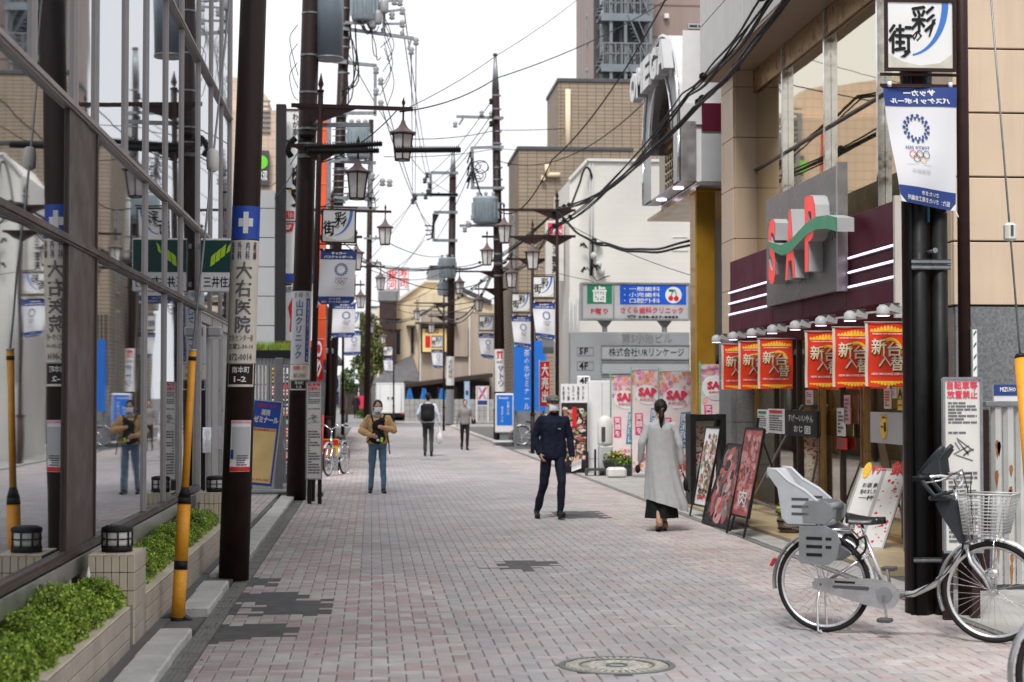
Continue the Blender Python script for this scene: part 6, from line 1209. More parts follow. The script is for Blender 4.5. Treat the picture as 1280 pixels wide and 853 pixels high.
# pole 3 and 4 and 5 and 7
def insul(mb, p, s=1.): mb.lathe([(.03*s, -.07*s), (.06*s, -.05*s), (.035*s, -.01*s), (.06*s, .02*s), (.03*s, .07*s)], p, 8)
def crossarm(t, y0, x0, z, x1, z1=None, w=.07, ins=3, drop=0, name='crossarm'):
    z1 = z if z1 is None else z1; MB().bar((x0, y0, z), (x1, y0, z1), w, w).build(name, 'galv', t); mb = MB()
    for k in range(ins): f = (k+.5)/ins; insul(mb, (x0+(x1-x0)*(.25+.72*f), y0, z+(z1-z)*(.25+.72*f)+(.1 if drop == 0 else -.1)), 1.1)
    if ins: mb.build('insulators', 'porcelain', t)
def transformer(t, px, py, Y, w, h, axx):
    c = AY(px, py, Y); mb = MB(); mb.lathe([(w*.42, -h/2), (w/2, -h/2+.05), (w/2, h/2-.1), (w*.52, h/2-.05), (w*.46, h/2)], c, 20); mb.build('transformer', 'trafo', t)
    mb = MB()
    for k in range(14): a = 2*pi*k/14; mb.obox(c+Vector((cos(a)*w*.53, sin(a)*w*.53, -.02)), (.05, .012, h*.6), (0, 0, a))
    mb.build('cooling_fins', 'trafo', t); mb = MB()
    for k in (-1, 0, 1): insul(mb, c+Vector((k*w*.3, -.1, h/2+.08)), 1.3)
    mb.build('bushings', 'porcelain', t); MB().bar(c+Vector((0, 0, -h/2-.04)), Vector((axx, Y, c.z-h/2-.04)), .08, .08).build('transformer_shelf', 'galv', t)
mat('trafo', (.3, .36, .4), .45, .1, .08, 3)
Y3 = 50.; b3 = AY(411, 566, Y3); t3 = AY(434, -60, Y3); p3, ax3, r3 = pole('utility_pole', 'brown utility pole behind the twin lanterns, crowded with transformers and wires', (b3.x, Y3, 0), (t3.x, Y3, t3.z), .17, .14)
x3 = lambda y: ax3(ZP(y, Y3)).x
for y, px1, n, yy in ((40, 517, 3, 50), (82, 471, 0, 84), (146, 470, 0, 143), (205, 470, 2, 205), (250, 470, 2, 250), (262, 470, 0, 262)): q = AY(px1, yy, Y3); crossarm(p3, Y3-.2, x3(y)-.3, ZP(y, Y3), q.x, q.z, .09, n)
for px, ya, yb in ((469, 82, 145), (480, 0, 42), (478, -60, 0), (463, 205, 262)): a, b_ = AY(px, ya, Y3-.2), AY(px, yb, Y3-.2); MB().bar(a, b_, .09, .09).build('upright', 'galv', p3)
transformer(p3, 456, 8, Y3-.3, .75, .9, x3(8)); transformer(p3, 448, 178, Y3-.3, .65, .95, x3(170))
mb = MB(); rr = random.Random(5)
for (px, py) in ((500, 3), (503, 14), (503, 30), (490, 20), (493, 2), (470, 88), (476, 102), (470, 115), (476, 130), (520, 52), (514, 64), (478, 228), (465, 221), (487, 229)): insul(mb, AY(px, py, Y3-.2), 1.6); 
for (px, py) in ((465, 27), (472, 22), (480, 8), (465, 15)): c = AY(px, py, Y3-.4); mb.lathe([(.1, -.2), (.13, -.15), (.13, .1), (.1, .2)], c, 10)
mb.build('insulators', 'porcelain', p3); mb = MB()
for (a, b_, w) in (((480, 15), (504, 12), .06), ((480, 30), (502, 30), .06), ((480, 2), (503, 0), .06), ((515, 46), (510, 62), .06)): mb.bar(AY(*a, Y3-.2), AY(*b_, Y3-.2), w, w)
mb.build('insulator_arms', 'galv', p3); mb = MB()
for k in range(5):
    x = x3(60)+.15+k*.05; z0 = ZP(rr.uniform(-20, 60), Y3); z1 = ZP(rr.uniform(110, 150), Y3); mb.tube(smo([(x, Y3-.25, z0), (x+rr.uniform(-.1, .2), Y3-.3, (z0+z1)/2), (x+rr.uniform(-.2, .1), Y3-.25, z1+.3), (x3(130)+.0, Y3-.2, z1)]), .02, 5)
for k in range(6): a = AY(445+k*3, rr.uniform(0, 30), Y3-.5); q = AY(466+k*2, rr.uniform(20, 80), Y3-.4); mb.tube(smo([a, a.lerp(q, .3)+Vector((.1, 0, -.3)), a.lerp(q, .7)+Vector((0, 0, -.35)), q]), .015, 5)
for k in range(6): a = AY(480, 20+k*8, Y3-.3); q = AY(476+rr.uniform(-4, 8), 60+k*15, Y3-.3); mb.tube(smo([a, a.lerp(q, .5)+Vector((.25, 0, -.1)), q]), .012, 5)
for k in range(5): a = AY(430+k*9, 235+rr.uniform(0,10), Y3-.3); q = AY(474, 218+k*10, Y3-.3); mb.tube(smo([a, a.lerp(q, .5)+Vector((0, 0, -.25)), q]), .012, 5)
mb.build('cable_loops', 'cable', p3); bands(p3, ax3, r3, [ZP(y, Y3) for y in (15, 35, 52, 63, 80, 95, 140, 160, 200, 215, 255)], w=.05)
mb = MB(); mb.box(x3(150)-.42, x3(150)-.28, Y3-.2, Y3-.1, ZP(260, Y3), ZP(138, Y3)); mb.build('ladder_plate', 'galv', p3); mb = MB()
for k in range(14): z = ZP(150+k*8, Y3); mb.cyl((x3(150)-.25, Y3-.15, z), (x3(150)+.2, Y3-.15, z+.02), .015, n=5)
mb.build('step_bolts', 'galv', p3)
Y4 = 92.; b4 = AY(458, 530, Y4); t4 = AY(464, 150, Y4); p4, ax4, r4 = pole('utility_pole', 'slim distant utility pole rising behind the left lanterns', (b4.x, Y4, 0), (t4.x, Y4, t4.z), .17, .13)
for y, px, n in ((330, 476, 2), (300, 474, 2)): q = AY(px, y, Y4); crossarm(p4, Y4-.2, ax4(ZP(y, Y4)).x-.3, ZP(y, Y4), q.x, None, .1, n)
Y5 = 100.; b5 = AY(562, 531, Y5); t5 = AY(566, 222, Y5); p5, ax5, r5 = pole('utility_pole', 'brown utility pole with pale lower half and grey pointed cap, before the taupe house', (b5.x, Y5, 0), (t5.x, Y5, t5.z), .23, .2)
MB().cyl(t5, AY(566.5, 190, Y5), .2, .09, 16).build('tapered_cap', 'galv', p5); x5 = lambda y: ax5(ZP(y, Y5)).x
wrap(ax5, r5, ZP(482, Y5), ZP(446, Y5), -1.8, 1.8, .01, m='off_white', parent=p5); f = wfn(ax5, r5, ZP(478, Y5), 0, .02); mb = MB(); put(mb, '本町歯科', f, -.12, .12, .2, 1.3, bold=.02, keep=False, vert=True); mb.build('lettering', 'text_grey', p5); wrap(ax5, r5, ZP(530, Y5), ZP(487, Y5), -1.9, 1.9, .008, m='mid_grey', parent=p5)
for y, px, n in ((218, 538, 0), (245, 537, 0), (245.5, 516, 2), (267, 542, 0), (302, 542, 0)): q = AY(px, y, Y5); crossarm(p5, Y5-.3, x5(y)+.3, ZP(y, Y5), q.x, None, .16, n)
for px, a, c in ((538.5, 218, 246), (542, 267, 302)): MB().bar(AY(px, a, Y5-.3), AY(px, c, Y5-.3), .14, .14).build('upright', 'galv', p5)
mb = MB()
for px, py in ((534, 219), (531, 226), (537, 232), (535, 240), (519, 247), (516, 252), (532, 246)): insul(mb, AY(px, py, Y5-.4), 2.4)
mb.build('insulators', 'dark_grey', p5); mb = MB()
for k in range(4): a = AY(548-k*2, 268, Y5-.4); q = AY(541-k*.5, 283+k*5, Y5-.4); e = AY(531+k*.8, 282+k*6, Y5-.4); mb.tube([a, q, e], .05, 5)
mb.build('cable_drops', 'cable', p5); transformer(p5, 559, 335, Y5-.5, 1.0, 1.15, x5(335)); transformer(p5, 555, 361, Y5+.2, .7, .8, x5(335))
Y7 = 60.; b7 = AY(626, 560, Y7); t7 = AY(619.5, 112, Y7); p7, ax7, r7 = pole('utility_pole', 'tall brown utility pole with grey tapered top, round transformer and narrow pawnshop wrap', (b7.x, Y7, 0), (t7.x, Y7, t7.z), .19, .13); x7 = lambda y: ax7(ZP(y, Y7)).x
MB().cyl(t7, AY(619, 70, Y7), .13, .05, 16).build('tapered_cap', 'galv', p7); MB().cyl(AY(619, 70, Y7), AY(619, 67, Y7), .09, .07, 10).build('cap_tip', 'dark_grey', p7)
for y, px, px2, n, yy in ((149, 570, 629, 0, 147), (185, 588, 629, 0, 186), (236, 588, 630, 0, 236), (283, 574, 622, 2, 283)): q = AY(px, yy, Y7); crossarm(p7, Y7-.2, AY(px2, y, Y7).x, ZP(y, Y7), q.x, q.z, .09, n)
MB().bar(AY(590, 185, Y7-.2), AY(591, 236, Y7-.2), .12, .12).build('upright', 'galv', p7); MB().bar(AY(579, 148, Y7-.2), AY(574, 156, Y7-.2), .07, .07).build('insulator_arms', 'galv', p7)
mb = MB()
for px, py in ((602, 142), (569, 156), (586, 281), (581, 287), (591, 272), (614, 143)): insul(mb, AY(px, py, Y7-.3), 1.5)
mb.build('insulators', 'porcelain', p7); mb = MB()
for px, py in ((614, 127), (615, 143), (614, 155)): insul(mb, AY(px, py, Y7-.3), 1.5)
mb.build('insulators', 'black', p7); transformer(p7, 607, 263, Y7-.35, .88, .92, x7(263))
mb = MB(); rr = random.Random(8)
for k in range(7): a = AY(597+rr.uniform(-3, 6), 214+rr.uniform(-8, 12), Y7-.3); R_ = rr.uniform(.12, .26); mb.tube(smo([a+Vector((R_*cos(t), rr.uniform(-.05,.05), R_*sin(t)*rr.uniform(.7, 1.2))) for t in [q*1.1+k for q in range(6)]]), .016, 5)
for k in range(2): mb.tube([AY(588, 195+k*16, Y7-.3), AY(592, 212+k*4, Y7-.35), AY(600, 240+k*2, Y7-.4), AY(613, 262+k, Y7-.3), AY(622, 275, Y7-.2)], .02, 5)
for k in range(5): mb.tube([AY(588+rr.uniform(-1,3), 190+k*8, Y7-.3), AY(584, 204+k*8, Y7-.4)], .03, 5)
mb.build('cable_loops', 'cable', p7); bands(p7, ax7, r7, [ZP(y, Y7) for y in (120, 137, 150, 165, 180, 188, 210, 225, 238, 255, 300, 318, 330, 345)], w=.05)
wrap(ax7, r7, ZP(490, Y7), ZP(437, Y7), -1.8, 1.8, .008, m='white', parent=p7)
def w7(s, y0, y1, m_, b_, vert, u=.11, uc=.03): z0, z1 = ZP(y1, Y7), ZP(y0, Y7); f = wfn(ax7, r7, z0, 0, .014); mb = MB(); put(mb, s, f, uc-u, uc+u, 0, z1-z0, bold=b_, keep=False, vert=vert); mb.build('lettering', m_, p7)
w7('質', 439, 449, 'red', .05, False, .12, 0); w7('本町', 451, 455, 'text_grey', .02, False, .12, 0); w7('サトウ', 457, 484, 'navy_print', .03, True)
# pole 6: black bundle by the bicycle
Y6 = 12.9; b6 = G(1163, 768); x6 = b6.x; p6 = thing('utility_pole', 'thick black utility pole bundled with two black cable tubes, behind the silver bicycle', 'utility pole', (x6, b6.y, 0), 'brown utility poles')
MB().cyl((x6-.03, b6.y+.1, 0), (x6-.06, b6.y+.1, 7.5), .125, .11, 24).build('shaft', 'brown_pole', p6); zt6 = ZP(262, b6.y)
for dx, zt_ in ((-.07, zt6+.5), (.085, zt6)): MB().cyl((x6+dx, b6.y-.02, 0), (x6+dx, b6.y-.02, zt_), .058, n=16).cyl((x6+dx, b6.y-.02, zt_), (x6+dx-.02, b6.y-.02, zt_+.12), .058, .03, 16).build('cable_tube', 'black', p6)
MB().cyl((x6-.14, b6.y-.03, 0), (x6-.14, b6.y-.03, 7), .018, n=8).build('conduit', 'black', p6); MB().cyl((x6-.02, b6.y-.09, ZP(275, b6.y)), (x6-.03, b6.y-.09, 7), .01, n=6).build('blue_cable', mat('teal_cable', (.015, .12, .18), .5), p6)
mb = MB()
for z in (ZP(325, b6.y), ZP(703, b6.y)+.0, ZP(332, b6.y)):
    for k in range(14): u = k/13; mb.obox((x6-.14+.28*u, b6.y-.085, z), (.02, .006, .034))
    mb.bar((x6-.15, b6.y-.085, z+.014), (x6+.145, b6.y-.085, z+.014), .006, .008).bar((x6-.15, b6.y-.085, z-.014), (x6+.145, b6.y-.085, z-.014), .006, .008)
mb.build('perforated_strap', 'galv', p6); MB().cyl((x6-.02, b6.y-.05, ZP(313, b6.y)), (x6-.02, b6.y-.22, ZP(313, b6.y)), .012, n=8).cyl((x6-.02, b6.y-.22, ZP(313, b6.y)), (x6-.02, b6.y-.24, ZP(313, b6.y)), .02, n=8).build('step_bolt', 'galv', p6)
# ================================================================ STREET LAMPS
def lantern(t, x, z):                                   # z = arm height
    mb = MB(); mb.cyl((x, 0, z-.2), (x, 0, z+.06), .016, n=8); mb.lathe([(.012, 0), (.026, .03), (.03, .05), (.012, .1), (.003, .14)], (x, 0, z+.05), 8); h = mb.build('lantern_hanger', 'brown_metal', t)
    n = 6; mb = MB(); zr = z-.2
    def ring(r, zz): return [(x+r*cos(2*pi*k/n+pi/6), r*sin(2*pi*k/n+pi/6), zz) for k in range(n)]
    prof = [(.03, zr+.02), (.05, zr-.04), (.09, zr-.1), (.16, zr-.15), (.235, zr-.175), (.235, zr-.195), (.2, zr-.2)]
    for i in range(len(prof)-1): mb.add(ring(*prof[i])+ring(*prof[i+1]), [(k, (k+1)%n, n+(k+1)%n, n+k) for k in range(n)])
    mb.add(ring(.03, zr+.02), [tuple(range(n))]); mb.build('lantern_roof', 'lamp_roof', h)
    za, zb = zr-.2, zr-.6; mb = MB(); mb.add(ring(.172, za)+ring(.118, zb), [(k, (k+1)%n, n+(k+1)%n, n+k) for k in range(n)]+[tuple(range(n, 2*n))]); mb.build('lantern_glass', 'lantern_glass', h)
    mb = MB(); A = ring(.178, za); B = ring(.124, zb)
    for k in range(n): mb.bar(A[k], B[k], .022, .022); mb.bar(A[k], A[(k+1)%n], .02, .02); mb.bar(B[k], B[(k+1)%n], .025, .025)
    mb.build('lantern_frame', 'brown_metal', h)
mat('lamp_roof', (.13, .09, .085), .45, .2, .15, 9); mat('lantern_glass', (.6, .585, .57), .25, 0, .12, 6)
def lamp_post(s):                                       # s = +1 arms towards +x, -1 towards -x
    t = thing('street_lamp', 'x', 'street lamp', (0, 0, 0), 'brown twin-lantern street lamps')
    MB().cyl((0, 0, 0), (0, 0, 1.15), .062, n=14).cyl((0, 0, 1.15), (0, 0, 6.35), .047, .042, 14).build('post', 'brown_metal', t)
    MB().lathe([(.05, 0), (.055, .03), (.02, .05), (.045, .12), (.035, .16), (.004, .3)], (0, 0, 6.35), 8).build('finial', 'brown_metal', t)
    for z, L_, Lb in ((6.13, 1.44, .45), (5.5, .74, .45)):
        mb = MB(); mb.bar((-s*Lb, 0, z), (s*L_, 0, z), .055, .06)
        mb.prism([(.04, z-.03), (.55 if z > 6 else .38, z-.03), (.04, z-.24)], lambda u, v, d: (s*u, d, v), -.015, .015); mb.prism([(.04, z-.03), (.38, z-.03), (.04, z-.22)], lambda u, v, d: (-s*u, d, v), -.015, .015); mb.build('arm', 'brown_metal', t)
    lantern(t, s*1.29, 6.13); lantern(t, s*.60, 5.5)
    for z in (4.56, 3.98, 3.9): MB().bar((0, 0, z), (s*.62, 0, z), .02, .02).build('banner_bracket', 'brown_metal', t)
    MB().box(-.075, .075, -.075, .075, 1.1, 1.16).build('base_collar', 'brown_metal', t); return t
def plate(s):
    t = thing('street_name_plate', 'x', 'sign', (0, 0, 0), 'square white 彩の街 plates on the lamp posts'); w = .51; x0 = .075 if s > 0 else -.075-w
    f3 = lambda u, v, d: (x0+u, -d, 4.01+v); mb = MB(); mb.prism([(0,0),(w,0),(w,w),(0,w)], f3, 0, .012); mb.build('plate', 'white', t); mb = MB(); frame2(mb, f3, -.012, w+.012, -.012, w+.012, .024, -.005, .02); mb.build('frame', 'brown_metal', t)
    fn = lambda u, v: (x0+u, -.0145, 4.01+v); f4 = lambda u, v: (x0+u, -.0165, 4.01+v); f5 = lambda u, v: (x0+u, -.0185, 4.01+v)
    mb = MB(); n = 14; C = (.16, .50); pts = []
    for k in range(n+1): a = -pi*.5+.12+(pi*.5-.12)*k/n; pts.append((C[0]+.31*cos(a), C[1]+.40*sin(a)))
    inn = [(C[0]+(.31-.05*sin(pi*.5*k/n)**.7)*cos(-pi*.5+.12+(pi*.5-.12)*k/n), C[1]+(.40-.012-.03*(k/n))*sin(-pi*.5+.12+(pi*.5-.12)*k/n)) for k in range(n+1)]
    mb.add([fn(*p) for p in pts]+[fn(*p) for p in inn], [(k, k+1, n+1+k+1, n+1+k) for k in range(n)]); mb.build('blue_stroke', mat('brush_blue', (.04, .17, .55), .5, 0, .1, 9), t)
    mb = MB(); mb.add([fn(.01, .01), fn(.5, .01), fn(.5, .12), fn(.4, .05), fn(.25, .03), fn(.12, .06), fn(.01, .12)], [(0,1,2,3,4,5,6)]); mb.build('sand_wash', mat('sand_wash', (.58, .56, .47), .5, 0, .12, 12) if s < 2 else 'white', t)
    mb = MB(); put(mb, '彩', f4, .19, .37, .28, .47, bold=.045, keep=False); put(mb, 'の', f4, .19, .27, .21, .29, bold=.03, keep=False); put(mb, '街', f4, .02, .19, .12, .33, bold=.045, keep=False)
    mb.add([f5(.345, .37), f5(.375, .38), f5(.33, .25), f5(.315, .24)], [(0,1,2,3)]); mb.add([f5(.17, .14), f5(.185, .13), f5(.14, .09), f5(.1, .09)], [(0,1,2,3)]); mb.build('brush_lettering', 'text_black', t)
    if s > 1: pass
    return t
def banner(s, back=False, taper=.10):
    """blue and white event banner hung from the post bracket; back = seen from behind, the print showing through mirrored"""
    t = thing('event_banner', 'x', 'banner', (0, 0, 0), 'blue and white event banners under the lamp post plates'); w = .55; h = .84; x0 = .06 if s > 0 else -.06-w; ztop = 3.88
    def P(u, v, d=0.):                                   # u 0..w, v 0..h from bottom
        f = 1-v/h; k = u/w; x = x0+u+(taper*f*(1-k) if s < 0 else -taper*f*k*0-taper*.25*f); z = ztop-h+v+.018*k*f*(1 if s < 0 else -1)*(-1)-.05*f*k*(1 if s < 0 else 0)
        return (x, .02*sin(5*k+4*f)+.02*sin(2.2*f*3+k)*f-d, z)
    mb = MB(); mb.sheet(lambda u, v: P(u*w, v*h), 12, 16); mb.build('cloth', 'banner_cloth', t)
    fl = (lambda u: w-u) if back else (lambda u: u)
    B1, B0 = h*.84, h*.145
    for (v0, v1) in ((B1, h), (0, B0)): mb = MB(); mb.sheet(lambda u, v: P(u*w, v0+(v1-v0)*v, .004), 12, 4); mb.build('blue_band', 'navy_print', t)
    mb = MB(); 
    for cx in (0, 1): c = 0 if cx == 0 else w; s_ = .05 if cx == 0 else -.05; mb.add([P(c, 0, .006), P(c+s_, 0, .006), P(c, .05, .006)], [(0,1,2)])
    f = lambda u, v: P(fl(u), v, .008)
    put(mb, 'サッカー', f, w*.30, w*.72, h*.925, h*.98, bold=.05, keep=False); put(mb, 'バスケットボール', f, w*.1, w*.92, h*.86, h*.91, bold=.05, keep=False)
    put(mb, 'さいたま市', f, w*.3, w*.62, h*.082, h*.12, bold=.03, keep=False); put(mb, '協力：さいたま商工会議所', f, w*.1, w*.88, h*.025, h*.068, bold=.03, keep=False); mb.build('white_lettering', 'white', t)
    mb = MB(); cx, cy = w*.60, h*.65; n = 15
    for ring_, (r0, r1) in enumerate(((.105, .083), (.083, .064))):
        for k in range(n*2):
            if (k+ring_) % 2: continue
            a0 = 2*pi*k/(2*n); a1 = 2*pi*(k+1)/(2*n); am = (a0+a1)/2; mb.add([f(cx+r0*cos(a0), cy+r0*sin(a0)), f(cx+r0*cos(a1), cy+r0*sin(a1)), f(cx+r1*cos(a1), cy+r1*sin(a1)), f(cx+r1*cos(a0), cy+r1*sin(a0))], [(0,1,2,3)])
    put(mb, 'TOKYO 2020', f, w*.44, w*.80, h*.47, h*.498, bold=.02, keep=False); mb.build('checked_emblem', 'navy_print', t)
    for k, (dx, dy, c) in enumerate(((-.07, 0, 'navy_print'), (0, 0, 'text_black'), (.07, 0, 'red'), (-.035, -.028, 'yellow'), (.035, -.028, 'green'))):
        mb = MB(); c_ = (cx+dx*.8, h*.425+dy)
        for q in range(14): a0 = 2*pi*q/14; a1 = 2*pi*(q+1)/14; mb.add([f(c_[0]+.029*cos(a0), c_[1]+.029*sin(a0)), f(c_[0]+.029*cos(a1), c_[1]+.029*sin(a1)), f(c_[0]+.024*cos(a1), c_[1]+.024*sin(a1)), f(c_[0]+.024*cos(a0), c_[1]+.024*sin(a0))], [(0,1,2,3)])
        mb.build('ring', c, t)
    mb = MB(); rect(mb, f, w*.42, w*.82, h*.335, h*.338); put(mb, '開催都市', f, w*.45, w*.75, h*.27, h*.3, bold=.0, keep=False); mb.build('grey_lettering', 'light_grey', t)
    MB().cyl((x0-.01, 0, ztop+.002), (x0+w+.01, 0, ztop+.002), .008, n=6).build('rod', 'brown_metal', t)
    mb = MB(); 
    for u in (.05, w-.04): mb.cyl((x0+u, 0, ztop), (x0+u, 0, ztop+.04), .016, n=8)
    mb.build('ties', 'white', t); e = P(w if s < 0 else 0, 0); mb = MB(); mb.cyl(e, (0, 0, e[2]-.14), .004, n=5); mb.build('cord', 'white', t); return t
mat('banner_cloth', (.72, .72, .75), .8, 0, .03, 3, .02, 30)
LP, LPR = lamp_post(1), lamp_post(-1); PLl, PLr = plate(1), plate(-1); BNl, BNr, BNb = banner(1), banner(-1), banner(-1, True, .13)
def lampset(s, px, Y, w1, w2, w3, rot=0, first=[True, True], lean=0, bn=None, dx=None):
    x = (px-465)/F*Y if dx is None else dx
    base = LP if s > 0 else LPR; pb_ = PLl if s > 0 else PLr; bb_ = (BNl if s > 0 else BNr) if bn is None else bn
    for o, k, lab in ((base, 'lamp', w1), (pb_, 'plate', w2), (bb_, 'ban', w3)):
        c = o if not o.get('used') else copy_tree(o); 
        if 'used' in c.keys() and c is not o: del c['used']
        o['used'] = 1; c.location = (x, Y-(.03 if k != 'lamp' else 0), ground_z(Y)); c.rotation_euler = (0, lean, rot); c['label'] = lab
lampset(1, 390, 26.9, 'twin-lantern brown lamp post just right of the pole with the blue-lettered wrap', 'white 彩の街 plate on the nearest left lamp post', 'event banner with a checked ring on the nearest left lamp post', lean=.02)
lampset(1, 411, 42, 'second twin-lantern lamp post on the left side of the street', 'half hidden 彩の街 plate on the second left lamp post', 'event banner on the second left lamp post, under the nearest left banner', lean=.012)
lampset(1, 429, 60, 'third twin-lantern lamp post on the left, before the leafy tree', '彩の街 plate on the third left lamp post beside the tree', 'event banner on the third left lamp post overlapping the tree')
lampset(-1, 1222, 12.4, 'nearest right lamp post, a bare brown post rising beside the black pole bundle', 'large white 彩の街 plate nearest the camera at the upper right', 'large event banner seen from behind with mirrored print at the upper right', bn=BNb)
lampset(-1, 697, 41.5, 'twin-lantern lamp post in front of the white building, left of the dental sign', '彩の街 plate on the lamp post in front of the white building', 'event banner on the lamp post in front of the white building')
lampset(-1, 666, 48.5, 'twin-lantern lamp post before the tan tiled block, its lower lantern left of it', '彩の街 plate on the lamp post before the blue banner', 'event banner hanging just above the huge blue banner')
lampset(-1, 619, 62, 'twin-lantern lamp post right next to the tall pawnshop-wrap pole', '彩の街 plate left of the pawnshop-wrap pole', 'event banner left of the pawnshop-wrap pole against the taupe house')
lampset(-1, 554.5, 83, 'twin-lantern lamp post by the pale-footed pole, in front of the yellow billboard', '彩の街 plate in front of the yellow billboard', 'event banner in front of the yellow billboard')
lampset(-1, 492, 100, 'farthest twin-lantern lamp post, standing above the white truck', '彩の街 plate on the farthest lamp post above the truck', 'event banner on the farthest lamp post above the truck')
for o in bpy.data.objects:
    if o.get('used'): del o['used']
sk = thing('pole_stickers', 'green and white sticker strip on the nearest right lamp post', 'sticker', (4.45, 12.33, 1.7)); a, c = AY(1216, 412, 12.33), AY(1222, 471, 12.33); MB().box(a.x, c.x, 12.335, 12.69, c.z, a.z).build('strip', 'white', sk); mb = MB()
for k in range(4): z = c.z+(a.z-c.z)*(k+.4)/4; mb.add([(a.x+.005, 12.333, z), (c.x-.005, 12.333, z+.03), (c.x-.005, 12.333, z+.05), (a.x+.005, 12.333, z+.02)], [(0,1,2,3)])
mb.build('print', 'green', sk)
# spiked black cable guards sticking out at the left lamp
for i, (pa, pb_, Yc, lab) in enumerate((((380, 185), (478, 180), 26.6, 'upper black spiral-wrapped cable sleeve running from the left pole'), ((385, 190), (474, 188.5), 26.5, 'lower black spiral-wrapped cable sleeve under the first'), ((494, 188), (576, 187.5), 24.5, 'short black spiral-wrapped cable sleeve across the nearest lantern'))):
    a, c = AY(*pa, Yc), AY(*pb_, Yc); mb = MB(); mb.cyl(a, c, .035, n=8); n = 30
    for k in range(n): p = a.lerp(c, k/n); mb.cyl(p, p+Vector((.012, 0, 0)), .047, n=8); mb.cyl(p, p+Vector((0, 0, .06)), .006, n=4)
    tag(mb.build('cable_sleeve', 'cable'), lab, 'cable sleeve', 'black cable sleeves')
# ================================================================ GUARD PIPES, BOARDS, FENCE
gp1 = G(222, 778); gt = Vector((AY(241, 437, 12.6).x, 12.6, AY(241, 437, 12.6).z)); gpz = thing('yellow_guard_pipe', 'leaning yellow and black guard pipe around a stay wire by the planter', 'guard pipe', (gp1.x, gp1.y, 0)); lp = lambda z: gp1.lerp(gt, z/gt.z); 
def gz(py): 
    return max(0, (lambda p: (p-0))(0)) 
def tz(py):                                            # parameter along the pipe for an image row
    lo, hi = 0., 1.
    for _ in range(30):
        m_ = (lo+hi)/2; p = gp1.lerp(gt, m_); d = p-O; y = 426.5-F*(d.dot(_U)/d.dot(_Fw))
        if y > py: lo = m_
        else: hi = m_
    return lo
def seg(y0, y1, r0, r1, m_, nm): MB().cyl(gp1.lerp(gt, tz(y0)), gp1.lerp(gt, tz(y1)), r0, r1, 18).build(nm, m_, gpz)
seg(772, 712, .048, .047, 'yellow_guard', 'sleeve'); seg(712, 701, .0485, .0485, 'black', 'black_band'); seg(701, 630, .047, .046, 'yellow_guard', 'sleeve'); seg(630, 622, .049, .046, 'black', 'collar'); seg(622, 609, .046, .028, 'black', 'collar'); seg(609, 437, .027, .026, 'yellow_guard', 'upper_sleeve'); seg(451, 446, .029, .029, 'black', 'black_band'); seg(439, 436, .029, .029, 'light_grey', 'cap'); seg(782, 772, .055, .05, 'black', 'foot')
mb = MB(); mb.tube([gp1+Vector((-.12, 0, .01)), gp1+Vector((-.05, 0, .05)), gp1+Vector((.04, 0, .05)), gp1+Vector((.1, 0, .01))], .02, 6); mb.build('base_clamp', 'dark_grey', gpz)
sw = thing('stay_wire', 'stay wire with a white insulator above the left yellow guard pipe', 'cable', gt); top_ = ax1(6.6)+Vector((-.1, -.05, 0)); MB().cyl(gt, top_, .0085, n=6).build('wire', 'galv', sw)
mi = gt.lerp(top_, .34); c = AY(266, 199, 13.4); MB().lathe([(.02, -.09), (.045, -.07), (.05, 0), (.045, .07), (.02, .09)], gt.lerp(top_, min(.95, (c.z-gt.z)/(top_.z-gt.z))), 10).build('insulator', 'off_white', sw)
# right stay wire
ra, rb = G(1302, 775), Vector((AY(1226, -160, 12.9).x, 12.9, AY(1226, -160, 12.9).z)); rg_ = thing('yellow_guard_pipe', 'yellow guard pipe cut off by the right frame edge above the fence', 'guard pipe', (ra.x, ra.y, 0)); c = AY(1276, 447, 12.3); k = c.z/rb.z; m_ = ra.lerp(rb, k); MB().cyl(ra, m_, .05, .042, 16).build('sleeve', 'yellow_guard', rg_); MB().cyl(m_, m_+(rb-ra).normalized()*.03, .045, .03, 16).build('cap', 'black', rg_)
s2 = thing('stay_wire', 'stay wire with a white ceramic insulator before the beige wall at the right edge', 'cable', m_); MB().cyl(m_, rb, .008, n=6).build('wire', 'galv', s2); c = AY(1264, 290, 12.5); q = ra.lerp(rb, c.z/rb.z); MB().bbox(q.x-.045, q.x+.045, q.y-.04, q.y+.04, q.z-.07, q.z+.07, .02).build('insulator', 'off_white', s2); MB().box(q.x-.01, q.x+.01, q.y-.046, q.y-.041, q.z-.03, q.z+.05).build('insulator_slot', 'dark_grey', s2)
